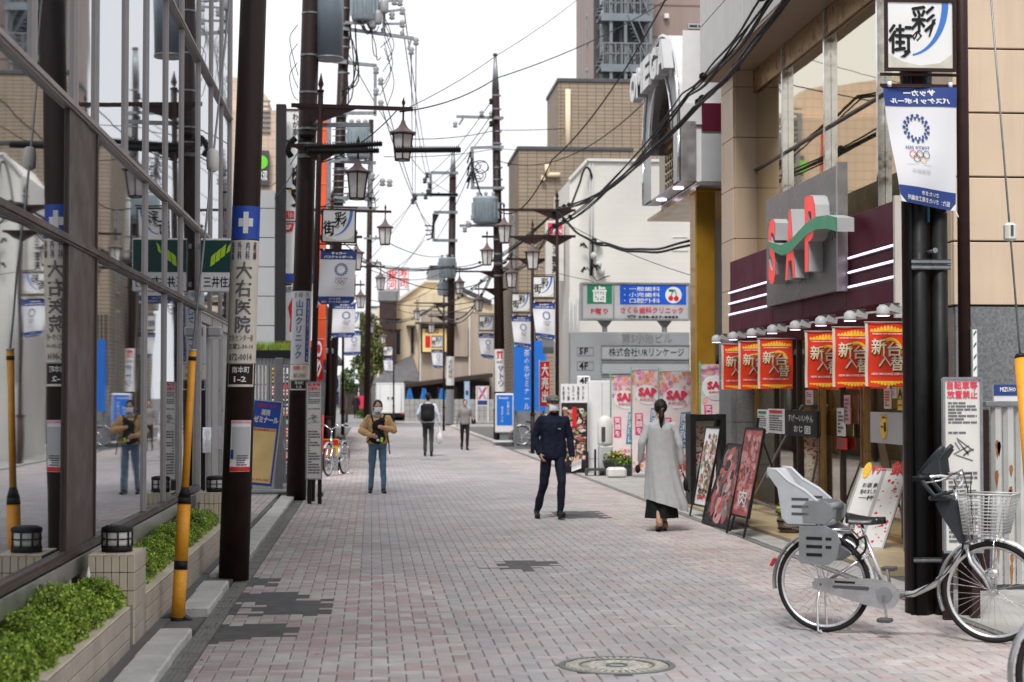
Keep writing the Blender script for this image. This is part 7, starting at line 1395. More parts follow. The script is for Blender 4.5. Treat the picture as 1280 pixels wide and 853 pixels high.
# notice boards
def notice(name, label, px0, px1, py0, py1, Y, title, seed, legm='galv', legto=0, th=.05):
    p, q = AY(px0, py0, Y), AY(px1, py1, Y); t = thing(name, label, 'notice board', (p.x, Y, 0)); w, h = q.x-p.x, p.z-q.z
    MB().bbox(p.x, q.x, Y, Y+th, q.z, p.z, .006).build('board', 'off_white', t); mb = MB(); frame2(mb, lambda u, v, d: (u, Y-d, v), p.x-.008, q.x+.008, q.z-.008, p.z+.008, .018, 0, .012); mb.build('frame', 'galv', t)
    fn = lambda u, v: (p.x+u, Y-.004, q.z+v); mb = MB(); put(mb, title[0], fn, w*.1, w*.9, h-.14*w*2, h-.04*w*2+.0, bold=.05, keep=False); put(mb, title[1], fn, w*.1, w*.9, h-.26*w*2, h-.16*w*2, bold=.05, keep=False); mb.build('red_lettering', 'pink_red', t)
    mb = MB(); r = random.Random(seed); y1 = h-.3*w*2; paper_lines(mb, fn, w*.12, w*.88, y1-h*.13, y1, 7, seed); paper_lines(mb, fn, w*.12, w*.88, y1-h*.19, y1-h*.17, 1, seed); 
    cy = y1-h*.29
    for _ in range(8): a = r.uniform(0, pi); L_ = r.uniform(.15, .38)*w; c = (w*.5+r.uniform(-.15, .15)*w, cy+r.uniform(-.05, .05)*h); d = Vector((cos(a), sin(a))); n_ = Vector((-d.y, d.x))*.004; mb.add([fn(c[0]-d.x*L_-n_.x, c[1]-d.y*L_*.6-n_.y), fn(c[0]+d.x*L_-n_.x, c[1]+d.y*L_*.6-n_.y), fn(c[0]+d.x*L_+n_.x, c[1]+d.y*L_*.6+n_.y), fn(c[0]-d.x*L_+n_.x, c[1]-d.y*L_*.6+n_.y)], [(0,1,2,3)])
    paper_lines(mb, fn, w*.12, w*.88, h*.05, y1-h*.40, 16, seed+1); mb.build('small_print', 'text_grey', t)
    for x in (p.x+.05, q.x-.03): MB().box(x-.03, x+.03, Y+th+.001, Y+th+.07, 0, p.z-.02).build('leg', legm, t)
    return t
notice('no_parking_notice_board', 'tall white bicycle parking ban notice with red 自転車等放置禁止 heading by the right fence', 1179, 1228, 473, 690, 12.12, ('自転車等', '放置禁止'), 3, 'brown_metal')
notice('no_parking_notice_board', 'narrow grey-white parking ban notice with red heading beside the left clinic pole', 383, 402, 478, 599, 26.1, ('駐車等', '放置禁止'), 8, 'black')
# tilted cram school board
cs_ = thing('cram_school_board', 'leaning blue and yellow cram school board between the two left poles', 'sign board', (-1.9, 28.3, 0)); YB = 28.3
C = [AY(318, 500, YB), AY(350, 503, YB), AY(340, 609, YB), AY(305, 606, YB)]; Pu = (C[2]-C[3]).normalized(); Pv = (C[0]-C[3]).normalized(); w, h = (C[2]-C[3]).length, (C[0]-C[3]).length; fn = tilted(C[3], Pu, Pv, (0, -1, 0))
mb = MB(); mb.prism([(0,0),(w,0),(w,h),(0,h)], fn, -.05, 0); mb.build('board', 'blue', cs_); mb = MB(); frame2(mb, fn, -.01, w+.01, -.01, h+.01, .018, -.055, .006); mb.build('frame', 'alu', cs_); mb = MB(); mb.prism([(.04,.05),(w-.04,.05),(w-.04,h*.68),(.04,h*.68)], fn, .001, .004); mb.build('yellow_panel', 'pale_yellow', cs_)
mb = MB(); f2 = lambda u, v: fn(u, v, .008); put(mb, '湘南', f2, w*.3, w*.62, h*.83, h*.9, bold=.05, keep=False); put(mb, 'ゼミナール', f2, w*.06, w*.94, h*.74, h*.82, bold=.05, keep=False); mb.build('lettering', 'white', cs_); mb = MB(); put(mb, '個別ビル5F', f2, w*.14, w*.82, h*.925, h*.965, bold=.04, keep=False); put(mb, '新規開講受付中', f2, w*.1, w*.9, h*.645, h*.675, bold=.03, keep=False); put(mb, 'TEL 873-1381', f2, w*.15, w*.85, h*.06, h*.085, bold=.02, keep=False); mb.build('lettering', 'red', cs_)
mb = MB(); mb.bbox(C[3].x-.1, C[2].x+.25, YB-.1, YB+.35, .03, .1, .02); mb.bar((C[3].x+.1, YB+.2, .08), fn(w*.3, h*.5, -.06), .03, .03); mb.build('stand', 'galv', cs_)
# white rusty fence at the far right
mat('rusty_white', (.52, .52, .5), .55, .2, .08, 5, .05, 40, .0); mat('rust', (.28, .11, .03), .8, 0, .4, 30, .3, 60)
fe = thing('corrugated_fence', 'white corrugated metal fence with rust streaks at the right edge', 'fence', (5, 13.9, 0)); FYr = 13.95; x0 = AY(1239, 600, FYr).x
for k in range(12):
    x = x0+k*.105; mb = MB(); mb.prism([(x, 0), (x+.03, -.03), (x+.075, -.03), (x+.098, 0), (x+.098, .012), (x+.003, .012)], lambda u, v, d: (u, FYr+v, d), .06, 1.52); mb.build('slat', 'rusty_white', fe)
    if k < 2:
        for q in range(5): z = rnd.uniform(.2, 1.35); xx = x+.03+rnd.uniform(0, .03); l = rnd.uniform(.05, .2); mb = MB(); mb.add([(xx-.01, FYr-.032, z), (xx+.012, FYr-.032, z+.01), (xx+.02, FYr-.032, z-.03), (xx+.004, FYr-.032, z-l), (xx-.004, FYr-.032, z-l*.8), (xx-.014, FYr-.032, z-.03)], [(0,1,2,3,4,5)]); mb.build('rust_stain', 'rust', fe)
MB().bbox(x0-.06, x0+1.4, FYr-.05, FYr+.05, 1.525, 1.57, .006).build('top_rail', 'galv', fe); MB().bbox(x0-.11, x0-.03, FYr-.05, FYr+.05, 0, 1.50, .006).build('post', 'brown_metal', fe); MB().box(x0-.03, x0+1.3, FYr+.02, FYr+.06, .15, .2).build('bottom_rail', 'galv', fe)
mb = MB()
for k in range(60): mb.box(x0+.24+.0*k, x0+.248, FYr-.034, FYr-.03, .1+k*.023, .112+k*.023)
mb.build('perforations', 'dark_grey', fe) if False else None
hz = thing('bank_notice_box', 'small blue and white bank sign on top of the corrugated fence', 'sign', (5.1, 14.2, 1.57)); p, q = AY(1242, 481, 14.1), AY(1283, 505, 14.1); MB().bbox(p.x, q.x, 14.1, 14.13, q.z, p.z, .004).build('board', 'white', hz); MB().box(p.x, q.x, 14.095, 14.1, (p.z+q.z)/2-.01, p.z).build('blue_band', 'navy_print', hz); mb = MB(); a, c = AY(1250, 484, 14.09), AY(1270, 490, 14.09); put(mb, 'MIZUHO', lambda u, v: (u, 14.09, v), a.x, c.x, c.z, a.z, bold=.03, keep=False); mb.build('lettering', 'white', hz)
MB().box(p.x+.03, p.x+.06, 14.131, 14.15, 1.35, q.z+.05).build('bracket', 'galv', hz)
# posts and debris behind the bicycle front wheel
# blue standing cram school sign + white base on the right, far
bs2 = thing('blue_standing_sign', 'blue and white standing sign on a wheeled foot, left of the huge blue banner', 'sign board', (3.3, 58, 0)); Yq = 58.; p, q = AY(619, 492, Yq), AY(642, 541, Yq)
MB().bbox(p.x, q.x, Yq, Yq+.2, q.z, p.z, .03).build('sign_box', 'white', bs2); a, c = AY(621, 494, Yq), AY(640.5, 532, Yq); MB().box(a.x, c.x, Yq-.006, Yq-.001, c.z, a.z).build('panel', 'sky_blue', bs2)
for s, x0_, x1_, y0_, y1_, v_ in (('お茶の水', 633.5, 637, 502, 519, True), ('ゼミナール', 626, 629.5, 508, 528, True), ('Benesse', 624, 636, 496, 499, False)): a, c = AY(x0_, y0_, Yq-.01), AY(x1_, y1_, Yq-.01); mb = MB(); put(mb, s, lambda u, v: (u, Yq-.012, v), a.x, c.x, c.z, a.z, bold=.02, keep=False, vert=v_); mb.build('lettering', 'white', bs2)
MB().bbox(p.x-.1, q.x+.05, Yq-.4, Yq+.4, .05, .16, .05).build('weight', 'light_grey', bs2); MB().bar(((p.x+q.x)/2, Yq+.1, .16), ((p.x+q.x)/2, Yq+.1, q.z), .3, .05).build('neck', 'galv', bs2)
# election-style posters on the block wall
for i, (a, b_, c, d, m_, lab) in enumerate(((580.5, 587, 477, 520, 'sky_pale', 'narrow pale blue poster board with a portrait on the block wall'), (595, 611, 483, 530, 'white', 'white framed board with a big red and blue X poster'))):
    if 'sky_pale' not in MATS: mat('sky_pale', (.35, .55, .75), .5, 0, .08, 4)
    Yw = 108.; p, q = AY(a, c, Yw), AY(b_, d, Yw); t = thing('poster_board', lab, 'poster', (p.x, Yw, 0)); y_ = AY(1, 508, Yw).z if i else q.z+.6; MB().bbox(p.x, q.x, Yw, Yw+.08, y_, p.z, .01).build('board', m_, t)
    MB().box(p.x, p.x+.08, Yw, Yw+.08, 0, y_).box(q.x-.08, q.x, Yw, Yw+.08, 0, y_).build('leg', 'white', t); w = q.x-p.x; h = p.z-y_; fn = lambda u, v: (p.x+u, Yw-.01, y_+v)
    if i: 
        mb = MB(); mb.add([fn(w*.15,h*.35), fn(w*.32,h*.35), fn(w*.88,h*.95), fn(w*.7,h*.95)], [(0,1,2,3)]); mb.build('x_stroke', 'red', t); mb = MB(); fn2 = lambda u, v: (p.x+u, Yw-.02, y_+v); mb.add([fn2(w*.68,h*.35), fn2(w*.85,h*.35), fn2(w*.3,h*.95), fn2(w*.12,h*.95)], [(0,1,2,3)]); mb.build('x_stroke', 'lilac', t); mb = MB(); rect(mb, fn, w*.12, w*.88, h*.06, h*.28); mb.build('blue_strip', 'navy_print', t)
        mb = MB(); rect(mb, fn, w*.08, w*.12, h*.3, h*.97); rect(mb, fn, w*.88, w*.92, h*.3, h*.97); mb.build('red_border', 'red', t)
    else: mb = MB(); rect(mb, fn, w*.25, w*.75, h*.45, h*.62); mb.build('suit', 'navy_print', t); mb = MB(); c_ = (w*.5, h*.72); mb.add([(lambda q_: (q_[0], Yw-.02, q_[2]))(fn(c_[0]+w*.16*cos(k), c_[1]+h*.09*sin(k))) for k in [2*pi*q/12 for q in range(12)]], [tuple(range(12))]); mb.build('face', 'peach', t)
# ================================================================ PEOPLE
from mathutils import noise
_TS = bpy.data.scenes.new('work')
VX = 1.
def remesh(mb, voxel, name, mats, parent, fold=0., fs=9., smooth=2, seed=0, thin=1.):
    me = bpy.data.meshes.new('work'); me.from_pydata([tuple(v) for v in mb.v], [], mb.f); me.update()
    o = bpy.data.objects.new('work', me); _TS.collection.objects.link(o); m = o.modifiers.new('r', 'REMESH'); m.mode = 'VOXEL'; m.voxel_size = voxel*VX
    if smooth: s = o.modifiers.new('s', 'SMOOTH'); s.factor = .5; s.iterations = smooth
    _TS.view_layers[0].update(); dg = _TS.view_layers[0].depsgraph; ev = o.evaluated_get(dg); me2 = bpy.data.meshes.new_from_object(ev, depsgraph=dg)
    _TS.collection.objects.unlink(o); bpy.data.objects.remove(o); bpy.data.meshes.remove(me)
    if fold:
        for v in me2.vertices:
            p = v.co; k = noise.noise(Vector((p.x*fs+seed, p.y*fs, p.z*fs*.45)))*fold+noise.noise(Vector((p.x*fs*2.3, p.y*fs*2.3+seed, p.z*fs*1.5)))*fold*.45; v.co = p+v.normal*k
    me2.name = name
    for p in me2.polygons: p.use_smooth = True
    me2.materials.clear()
    for m in (mats if isinstance(mats, (list, tuple)) else [mats]): me2.materials.append(MATS[m])
    off = wofs(parent); 
    if off.length: me2.transform(Matrix.Translation(-off))
    o = bpy.data.objects.new(name, me2); COL.objects.link(o); o.parent = parent; return o
def torso(mb, rings, n=24):
    vs = []; fs = []; R_ = [(rings[0][0]-.015, rings[0][1]*.5, rings[0][2]*.5, rings[0][3])]+list(rings)+[(rings[-1][0]+.015, rings[-1][1]*.5, rings[-1][2]*.5, rings[-1][3])]
    for z, a, b, cy in R_: vs += [(a*abs(cos(t))**.85*(1 if cos(t) > 0 else -1), cy+b*abs(sin(t))**.9*(1 if sin(t) > 0 else -1), z) for t in [2*pi*k/n for k in range(n)]]
    for i in range(len(R_)-1): fs += [(i*n+k, i*n+(k+1)%n, (i+1)*n+(k+1)%n, (i+1)*n+k) for k in range(n)]
    mb.add(vs, fs+[tuple(range(n-1, -1, -1)), tuple(range((len(R_)-1)*n, len(R_)*n))])
def cap_(mb, p, q, r0, r1=None, n=12):
    r1 = r0 if r1 is None else r1; p, q = Vector(p), Vector(q); mb.cyl(p, q, r0, r1, n); mb.ell(p, (r0*.995,)*3, n, 8); mb.ell(q, (r1*.995,)*3, n, 8)
mat('skin', (.52, .30, .21), .5, 0, .06, 20); mat('hair', (.012, .009, .008), .45, 0, .3, 60, .3, 200); mat('mask', (.78, .79, .82), .7, 0, .03, 20)
V3 = lambda *a: Vector(a)
DEF = dict(hipL=(.085,0,.90), hipR=(-.085,0,.90), kneeL=(.09,-.03,.49), kneeR=(-.09,.0,.49), ankL=(.095,0,.09), ankR=(-.095,0.02,.09), shL=(.162,0,1.355), shR=(-.162,0,1.355),
           elL=(.235,.03,1.11), elR=(-.235,.03,1.11), wrL=(.245,-.04,.86), wrR=(-.245,-.04,.86), head=(0,-.02,1.585), turn=0., palmL=None, palmR=None)
def hand(mb, wr, el, side, curl=.5):
    d = (Vector(wr)-Vector(el)).normalized(); up = V3(0, 1, 0) if abs(d.y) < .8 else V3(0, 0, 1); s = d.cross(up).normalized(); nrm = s.cross(d).normalized(); wr = Vector(wr)
    inn = -side*V3(1, 0, 0); nrm = (inn-d*inn.dot(d)); nrm = nrm.normalized() if nrm.length > .2 else d.cross(V3(0,0,1)).normalized(); s = d.cross(nrm).normalized()
    for k in range(4): a = wr+s*(k-1.5)*.012; b = wr+d*.075+s*(k-1.5)*.019; cap_(mb, a, b, .012, .010, 8)
    L = (.062, .074, .070, .054)
    for k in range(4):
        b = wr+d*.078+s*(k-1.5)*.0195; dd = (d*cos(curl*.7)+nrm*sin(curl*.7)); m = b+dd*L[k]*.5; dd2 = (d*cos(curl*1.9)+nrm*sin(curl*1.9)); cap_(mb, b, m, .0088, .008, 8); cap_(mb, m, m+dd2*L[k]*.5, .008, .0068, 8)
    sd = 1 if s.y < 0 else -1; b = wr+d*.022+s*.022*sd; m = b+(d*.7+s*sd*.75+nrm*.4).normalized()*.036; cap_(mb, b, m, .011, .009, 8); cap_(mb, m, m+(d*.9+s*sd*.25+nrm*.5).normalized()*.03, .009, .0075, 8)
def person(label, loc, rz, H, pose, top, pants, shoes='black', hairst='short', mask=True, extra=None, skirt=None, toplen=.86, sleeve=True, bulk=1., topfold=.017, cap=None, grp=None, curl=.5):
    J = {k: (Vector(v) if isinstance(v, tuple) else v) for k, v in {**DEF, **pose}.items()}; root = thing('person', label, 'person', (0, 0, 0), grp)
    hd = J['head']; mb = MB()
    # body: one continuous surface
    mb.ell(hd+V3(0, .01, .02), (.074, .09, .098), 20, 14); mb.ell(hd+V3(0, -.025, -.045), (.055, .062, .066), 16, 10); mb.ell(hd+V3(0, -.088, -.02), (.012, .016, .024), 8, 6); mb.ell(hd+V3(0, -.075, -.062), (.022, .012, .012), 8, 6)
    for s in (-1, 1): mb.ell(hd+V3(s*.075, .008, -.01), (.01, .018, .03), 8, 6); mb.ell(hd+V3(s*.03, -.072, .015), (.018, .014, .01), 8, 6)
    cap_(mb, hd+V3(0, .02, -.07), (0, .01, 1.42), .05, .056); torso(mb, [(.84, .13, .09, .01), (.93, .155, .105, .012), (1.03, .135, .095, .0), (1.12, .125, .088, 0), (1.24, .145, .10, 0), (1.33, .145, .095, .0), (1.39, .09, .07, .005), (1.44, .055, .05, .01)]); cap_(mb, J['shL'], J['shR'], .043, .043)
    for S in 'LR':
        cap_(mb, J['sh'+S], J['el'+S], .046, .038); cap_(mb, J['el'+S], J['wr'+S], .038, .025); hand(mb, J['wr'+S], J['el'+S], 1 if S == 'L' else -1, curl)
        kr = .043 if pants else .054; cap_(mb, J['hip'+S], J['knee'+S], .07, kr); cap_(mb, J['knee'+S], J['ank'+S], kr, .033); a = J['ank'+S]; tp = J.get('toe'+S, a+V3(.015 if S == 'L' else -.015, -.14, -.05)); cap_(mb, a+V3(0, .03, -.05), tp, .034, .026)
    body = remesh(mb, .0095, 'body', 'skin', root, smooth=1)
    # shoes
    for S in 'LR':
        a = J['ank'+S]; tp = J.get('toe'+S, a+V3(.015 if S == 'L' else -.015, -.145, -.052)); hl = a+V3(0, .045, -.055); d = (tp-hl).normalized(); mb = MB(); cap_(mb, hl+V3(0,0,.01), tp, .040, .036); cap_(mb, hl+V3(0, .0, .03), a+V3(0, 0, .0), .042, .044); remesh(mb, .009, 'shoe', shoes, root, smooth=1)
        up = V3(0,0,1)-d*d.z; up.normalize(); mb = MB(); sdir = d.cross(up).normalized(); c = (hl+tp)/2-up*.036; L_ = (tp-hl).length+.07
        vs = []; n = 14
        for zz in (-.012, .012):
            for k in range(n): t_ = 2*pi*k/n; vs.append(c+d*cos(t_)*L_/2+sdir*sin(t_)*(.036+.006*cos(t_))+up*zz)
        mb.add(vs, [tuple(range(n-1,-1,-1)), tuple(range(n, 2*n))]+[(k, (k+1)%n, n+(k+1)%n, n+k) for k in range(n)]); mb.build('sole', 'white' if shoes == 'sneaker' else 'black', root)
    # trousers
    if pants:
        mb = MB(); torso(mb, [(.82, .15, .105, .012), (.90, .168, .118, .012), (1.0, .158, .115, .01)])
        for S in 'LR': cap_(mb, J['hip'+S], J['knee'+S], .088, .061); cap_(mb, J['knee'+S], J['ank'+S]+(J['knee'+S]-J['ank'+S]).normalized()*.035, .061, .049)
        remesh(mb, .011, 'trousers', pants, root, .015, 9, 1, 3)
    if skirt: skirt(root, J)
    # top
    mb = MB(); kb = 1+(bulk-1)*.8; torso(mb, [(toplen-.01, .165*kb, .128*kb, .01), (toplen+.03, .178*kb, .135*kb, .01), (1.06, .163*kb, .122*kb, 0), (1.16, .158*kb, .118*kb, 0), (1.26, .168*kb, .122*kb, 0), (1.33, .168*kb, .115*kb, 0), (1.375, .135, .095, .003), (1.41, .09, .075, .005), (1.435, .068, .062, .008)]); cap_(mb, J['shL'], J['shR'], .056*bulk, .056*bulk); cap_(mb, (0, .01, 1.36), (0, .005, 1.425), .085, .066)
    for S in 'LR': cap_(mb, J['sh'+S], J['el'+S], .061*bulk, .053*bulk); 
    if sleeve:
        for S in 'LR': w_ = J['el'+S].lerp(J['wr'+S], .93); cap_(mb, J['el'+S], w_, .053*bulk, .038*bulk)
    remesh(mb, .011, 'jacket' if bulk > 1.1 else 'top', top, root, topfold, 11, 1, 7)
    # hair
    mb = MB(); h = hd
    if hairst == 'short' or hairst == 'cap': mb.ell(h+V3(0, .022, .035), (.083, .092, .092), 18, 12); cap_(mb, h+V3(0, .06, -.02), h+V3(0, .05, .02), .06)
    elif hairst == 'long': mb.ell(h+V3(0, .022, .03), (.086, .096, .10), 18, 12); [cap_(mb, h+V3(s*.066, .02, .03), h+V3(s*.07, .03, -.05), .024, .018) for s in (-1, 1)]; cap_(mb, h+V3(0, .06, 0), h+V3(0, .08, -.10), .06, .05)
    elif hairst == 'pony': mb.ell(h+V3(0, .022, .03), (.086, .098, .10), 18, 12); mb.ell(h+V3(0, .10, -.01), (.035, .03, .035), 12, 8); cap_(mb, h+V3(0, .105, -.02), h+V3(.015, .13, -.11), .032, .038); cap_(mb, h+V3(.015, .13, -.11), h+V3(.02, .12, -.25), .036, .014)
    remesh(mb, .009, 'hair', 'hair', root, .006, 40, 1)
    if cap:
        mb = MB(); mb.ell(h+V3(0, .01, .055), (.094, .105, .075), 20, 12); mb.ell(h+V3(0, -.10, .045), (.07, .06, .012), 16, 8); remesh(mb, .007, 'cap', cap, root, smooth=1)
    mb = MB(); [mb.ell(h+V3(s*.031, -.079, .013), (.012, .006, .005), 8, 5) for s in (-1, 1)]; mb.build('eyes', 'text_black', root)
    if mask:
        mb = MB(); mb.sheet(lambda u, v: h+V3(.072*sin((u-.5)*2.4), -.03-.068*cos((u-.5)*2.2)-.012*sin(pi*v)*cos((u-.5)*3), -.098+.088*v), 14, 6); mb.build('face_mask', 'mask', root)
        mb = MB(); [mb.cyl(h+V3(s*.066, -.05, -.03), h+V3(s*.08, .01, 0), .003, n=4) for s in (-1, 1)]; mb.build('mask_loop', 'mask', root)
    if extra: extra(root, J)
    k = H/1.70; root.scale = (k, k, k); root.location = loc; root.rotation_euler.z = rz; return root
mat('tan_jacket', (.55, .35, .16), .7, 0, .12, 20, .15, 90); mat('jeans', (.085, .155, .24), .8, 0, .25, 16, .2, 200); mat('sneaker', (.03, .03, .03), .6, 0, .2, 30); mat('navy_knit', (.008, .012, .028), .85, 0, .15, 30, .3, 250); mat('dark_jeans', (.009, .012, .026), .8, 0, .3, 14, .2, 200)
mat('camo', (.13, .125, .11), .8, 0, .5, 60); mat('grey_knit', (.38, .39, .40), .85, 0, .08, 12, .25, 220); mat('dark_green_cloth', (.006, .010, .0095), .8, 0, .2, 12); mat('shirt', (.56, .61, .70), .75, 0, .06, 14, .1, 100); mat('black_cloth', (.014, .014, .016), .8, 0, .2, 20, .2, 150); mat('taupe_cloth', (.24, .22, .215), .8, 0, .1, 30, .2, 150); mat('tan_shoe', (.35, .2, .12), .5, 0, .1, 20); mat('bag_plastic', (.68, .67, .69), .35, 0, .06, 14); mat('grey_trouser', (.05, .052, .055), .8, 0, .2, 12)
mat('scarf', (.35, .35, .36), .8, 0, .12, 30)
def at_px(px, Y): return (AY(px, 600, Y).x, Y, ground_z(Y))
# woman with the tan jacket and front pack
def ex1(root, J):
    mb = MB(); mb.ell((.01, -.14, 1.22), (.125, .055, .13), 16, 10); mb.ell((-.01, -.16, 1.03), (.15, .07, .13), 16, 10); mb.ell((.06, -.15, 1.33), (.07, .05, .05), 12, 8); remesh(mb, .011, 'front_pack', 'black_cloth', root, .012, 12, 1)
    mb = MB(); [mb.tube([(s*.09, -.13, 1.3), (s*.115, -.06, 1.42), (s*.12, .06, 1.40), (s*.11, .13, 1.28)], .017, 6) for s in (-1, 1)]; mb.tube([(.16, -.15, 1.05), (.19, -.14, .95), (.2, -.12, .80), (.215, -.12, .72)], .012, 5); mb.tube([(-.15, -.13, 1.0), (-.2, -.12, .93)], .012, 5); mb.build('strap', 'black', root)
    MB().box(-.035, .015, -.235, -.228, .96, 1.0).build('white_tag', 'white', root); MB().obox((.06, -.235, .985), (.045, .01, .085), (0, .1, 0)).build('green_tag', 'lime', root)
    mb = MB(); mb.lathe([(.06, 0), (.09, .02), (.085, .06), (.06, .09)], (0, -.02, 1.37), 14); remesh(mb, .01, 'scarf', 'scarf', root, .01, 20, 1)
mat('lime', (.45, .7, .02), .5, 0, .02, 3)
person('woman in a puffy tan jacket and blue jeans with a black pack on her front', at_px(472, 28.8), .05, 1.56, dict(elL=V3(.30,.0,1.14), elR=V3(-.30,.0,1.14), wrL=V3(.10,-.2,1.2), wrR=V3(-.12,-.235,1.06), kneeL=V3(.10,-.05,.49), kneeR=V3(-.10,0,.49), ankL=V3(.105,-.06,.09), ankR=V3(-.125,.05,.09), head=V3(.0,-.04,1.575)),
       'tan_jacket', 'jeans', 'sneaker', 'long', True, ex1, bulk=1.2, toplen=.93, topfold=.022, curl=.9)
# man in the navy sweater
def ex2(root, J):
    w = J['wrL']; mb = MB(); mb.sheet(lambda u, v: w+V3(-.02+.13*u, -.06-.03*u+.01*sin(v*5), -.20+.13*v+.05*u), 5, 5); mb.build('paper', 'white', root); MB().sheet(lambda u, v: w+V3(.0+.08*u, -.055-.03*u, -.14+.1*v+.07*u), 3, 3).build('leaflet', 'peach', root)
    MB().obox((.06, -.128, 1.24), (.045, .004, .008)).build('chest_mark', 'light_grey', root); mb = MB(); [mb.box(s*.0-.07, .07, -.0, .0, 0, 0) for s in ()]; 
person('man in a navy sweater, camouflage cap and white mask walking toward the camera', at_px(691, 22.7), .12, 1.63, dict(hipL=V3(.085,-.01,.90), kneeL=V3(.09,-.16,.52), ankL=V3(.075,-.12,.11), toeL=V3(.085,-.27,.08), kneeR=V3(-.11,.04,.49), ankR=V3(-.17,.22,.12), toeR=V3(-.19,.09,.04), elL=V3(.25,.02,1.11), wrL=V3(.26,-.05,.85), elR=V3(-.25,.06,1.12), wrR=V3(-.19,-.04,.90)),
       'navy_knit', 'dark_jeans', 'black', 'cap', True, ex2, bulk=1.08, toplen=.84, topfold=.019, cap='camo')
# woman in the long grey cardigan, seen from behind (she faces +Y)
def cardi(root, J):
    mb = MB(); n = 40
    def fs(u, v):
        t = 2*pi*u; z = .17+.78*v; r = 1-v; a = .14+.075*r; b = .11+.055*r; f = 1+.05*r*sin(t*9+v*2)+.03*r*sin(t*5)
        return (a*f*cos(t), .02+b*f*sin(t), z)
    mb.sheet(fs, n, 14); mb.build('skirt', 'dark_green_cloth', root)
    mb = MB()
    def fc(u, v):
        t = -pi*.5+.3+(2*pi-.6)*u; x_ = cos(t); z0 = .33+.09*x_; z = z0+(1.30-z0)*v; r = min(1, max(0, (1.30-z)/.97)); f = 1+.05*r*sin(t*8+3*v)+.035*r*sin(t*13+v*5)
        a = .190+.10*r*r; b = .134+.10*r*r; return (a*f*x_-.07*r*r, .01+b*f*sin(t), z)
    mb.sheet(fc, 60, 26); mb.build('cardigan_skirt', 'grey_knit', root)
    mb = MB(); w = J['wrL']; mb.ell(w+V3(.02, -.05, -.10), (.035, .06, .055), 12, 8); mb.tube([w+V3(0, -.02, -.08), w+V3(.02, .02, -.03), w+V3(.02, .06, -.09)], .008, 6); mb.build('small_handbag', 'black_cloth', root)
    w = J['wrR']; mb = MB(); mb.tube([w+V3(0, 0, -.08), w+V3(-.04, .0, -.18), w+V3(-.06, .0, -.30), w+V3(-.10, .02, -.36)], .011, 6); mb.ell(w+V3(-.05, .01, -.26), (.03, .07, .09), 12, 8); mb.build('shoulder_bag', 'black_cloth', root)
    MB().obox(J['head']+V3(.0, .125, .0), (.045, .012, .012), (0, .5, 0)).build('hair_clip', 'gold_metal', root)
person('woman with a black ponytail and long grey cardigan over a dark skirt, walking away', at_px(826, 20.6), pi+.05, 1.57, dict(ankL=V3(.06,.16,.14), toeL=V3(.06,.07,.05), kneeL=V3(.08,.05,.5), ankR=V3(-.06,-.06,.1), toeR=V3(-.06,-.17,.03), kneeR=V3(-.08,-.05,.5), elL=V3(.26,.05,1.14), wrL=V3(.27,-.02,.90), elR=V3(-.24,.06,1.12), wrR=V3(-.27,.04,.86)),
       'grey_knit', None, 'tan_shoe', 'pony', False, cardi, toplen=.98, topfold=.009)
VX = 1.7
# man with the backpack
def ex4(root, J):
    mb = MB(); mb.bbox(-.185, .185, .12, .31, .93, 1.42, .06); mb.ell((0, .28, 1.1), (.15, .07, .13), 14, 8); remesh(mb, .014, 'backpack', 'black_cloth', root, .008, 12, 2); mb = MB(); [mb.tube([(s*.10, .15, 1.05), (s*.14, -.0, 1.10), (s*.13, -.12, 1.25), (s*.11, -.06, 1.42), (s*.09, .14, 1.38)], .02, 6) for s in (-1, 1)]; mb.build('strap', 'black', root)
    w = J['wrR']; mb = MB(); mb.ell(w+V3(-.0, 0, -.40), (.10, .08, .15), 14, 10); mb.cyl(w+V3(0, 0, -.28), w+V3(0, 0, -.08), .05, .012, 10); b = remesh(mb, .012, 'carrier_bag', 'bag_plastic', root, .02, 16, 1); tag(b, 'white plastic carrier bag hanging from his hand')
person('man in a pale shirt with a black backpack and white carrier bag, walking away', at_px(535, 47.3), pi-.1, 1.72, dict(kneeL=V3(.09,-.1,.5), ankL=V3(.08,-.02,.1), kneeR=V3(-.09,.02,.49), ankR=V3(-.1,.14,.12), toeR=V3(-.1,.02,.03), wrR=V3(-.31,-.02,.88), elR=V3(-.27,.02,1.12), elL=V3(.27,.02,1.13), wrL=V3(.22,-.16,.96)), 'shirt', 'grey_trouser', 'black', 'short', False, ex4, bulk=1.08, toplen=.92)
def ex5(root, J):
    mb = MB(); mb.bbox(.22, .36, -.12, .02, .88, 1.06, .03); mb.tube([(.29, -.1, 1.05), (.29, -.06, 1.15), (.29, 0, 1.05)], .01, 6); mb.build('handbag', 'black_cloth', root)
person('woman in a grey-brown top and black trousers carrying a black handbag', at_px(581, 52.6), .05, 1.53, dict(kneeL=V3(.08,-.12,.5), ankL=V3(.06,-.14,.1), kneeR=V3(-.09,.0,.49), ankR=V3(-.09,.1,.12), elL=V3(.26,.04,1.13), wrL=V3(.27,-.12,1.05), elR=V3(-.25,.03,1.12), wrR=V3(-.27,.0,.88)), 'taupe_cloth', 'black_cloth', 'black', 'short', False, ex5, toplen=.88)
def coat(root, J):
    mb = MB(); mb.sheet(lambda u, v: ((.17+.05*(1-v))*cos(2*pi*u)*(1+.04*sin(12*pi*u)*(1-v)), (.13+.05*(1-v))*sin(2*pi*u), .48+.6*v), 30, 8); mb.build('coat_skirt', 'black_cloth', root)
VX = 2.6
person('distant walker in a black coat beyond the crossing beside the red panel', at_px(445, 121), pi, 1.72, {}, 'black_cloth', 'black_cloth', 'black', 'short', False, coat, toplen=.95)
bpy.data.scenes.remove(_TS)
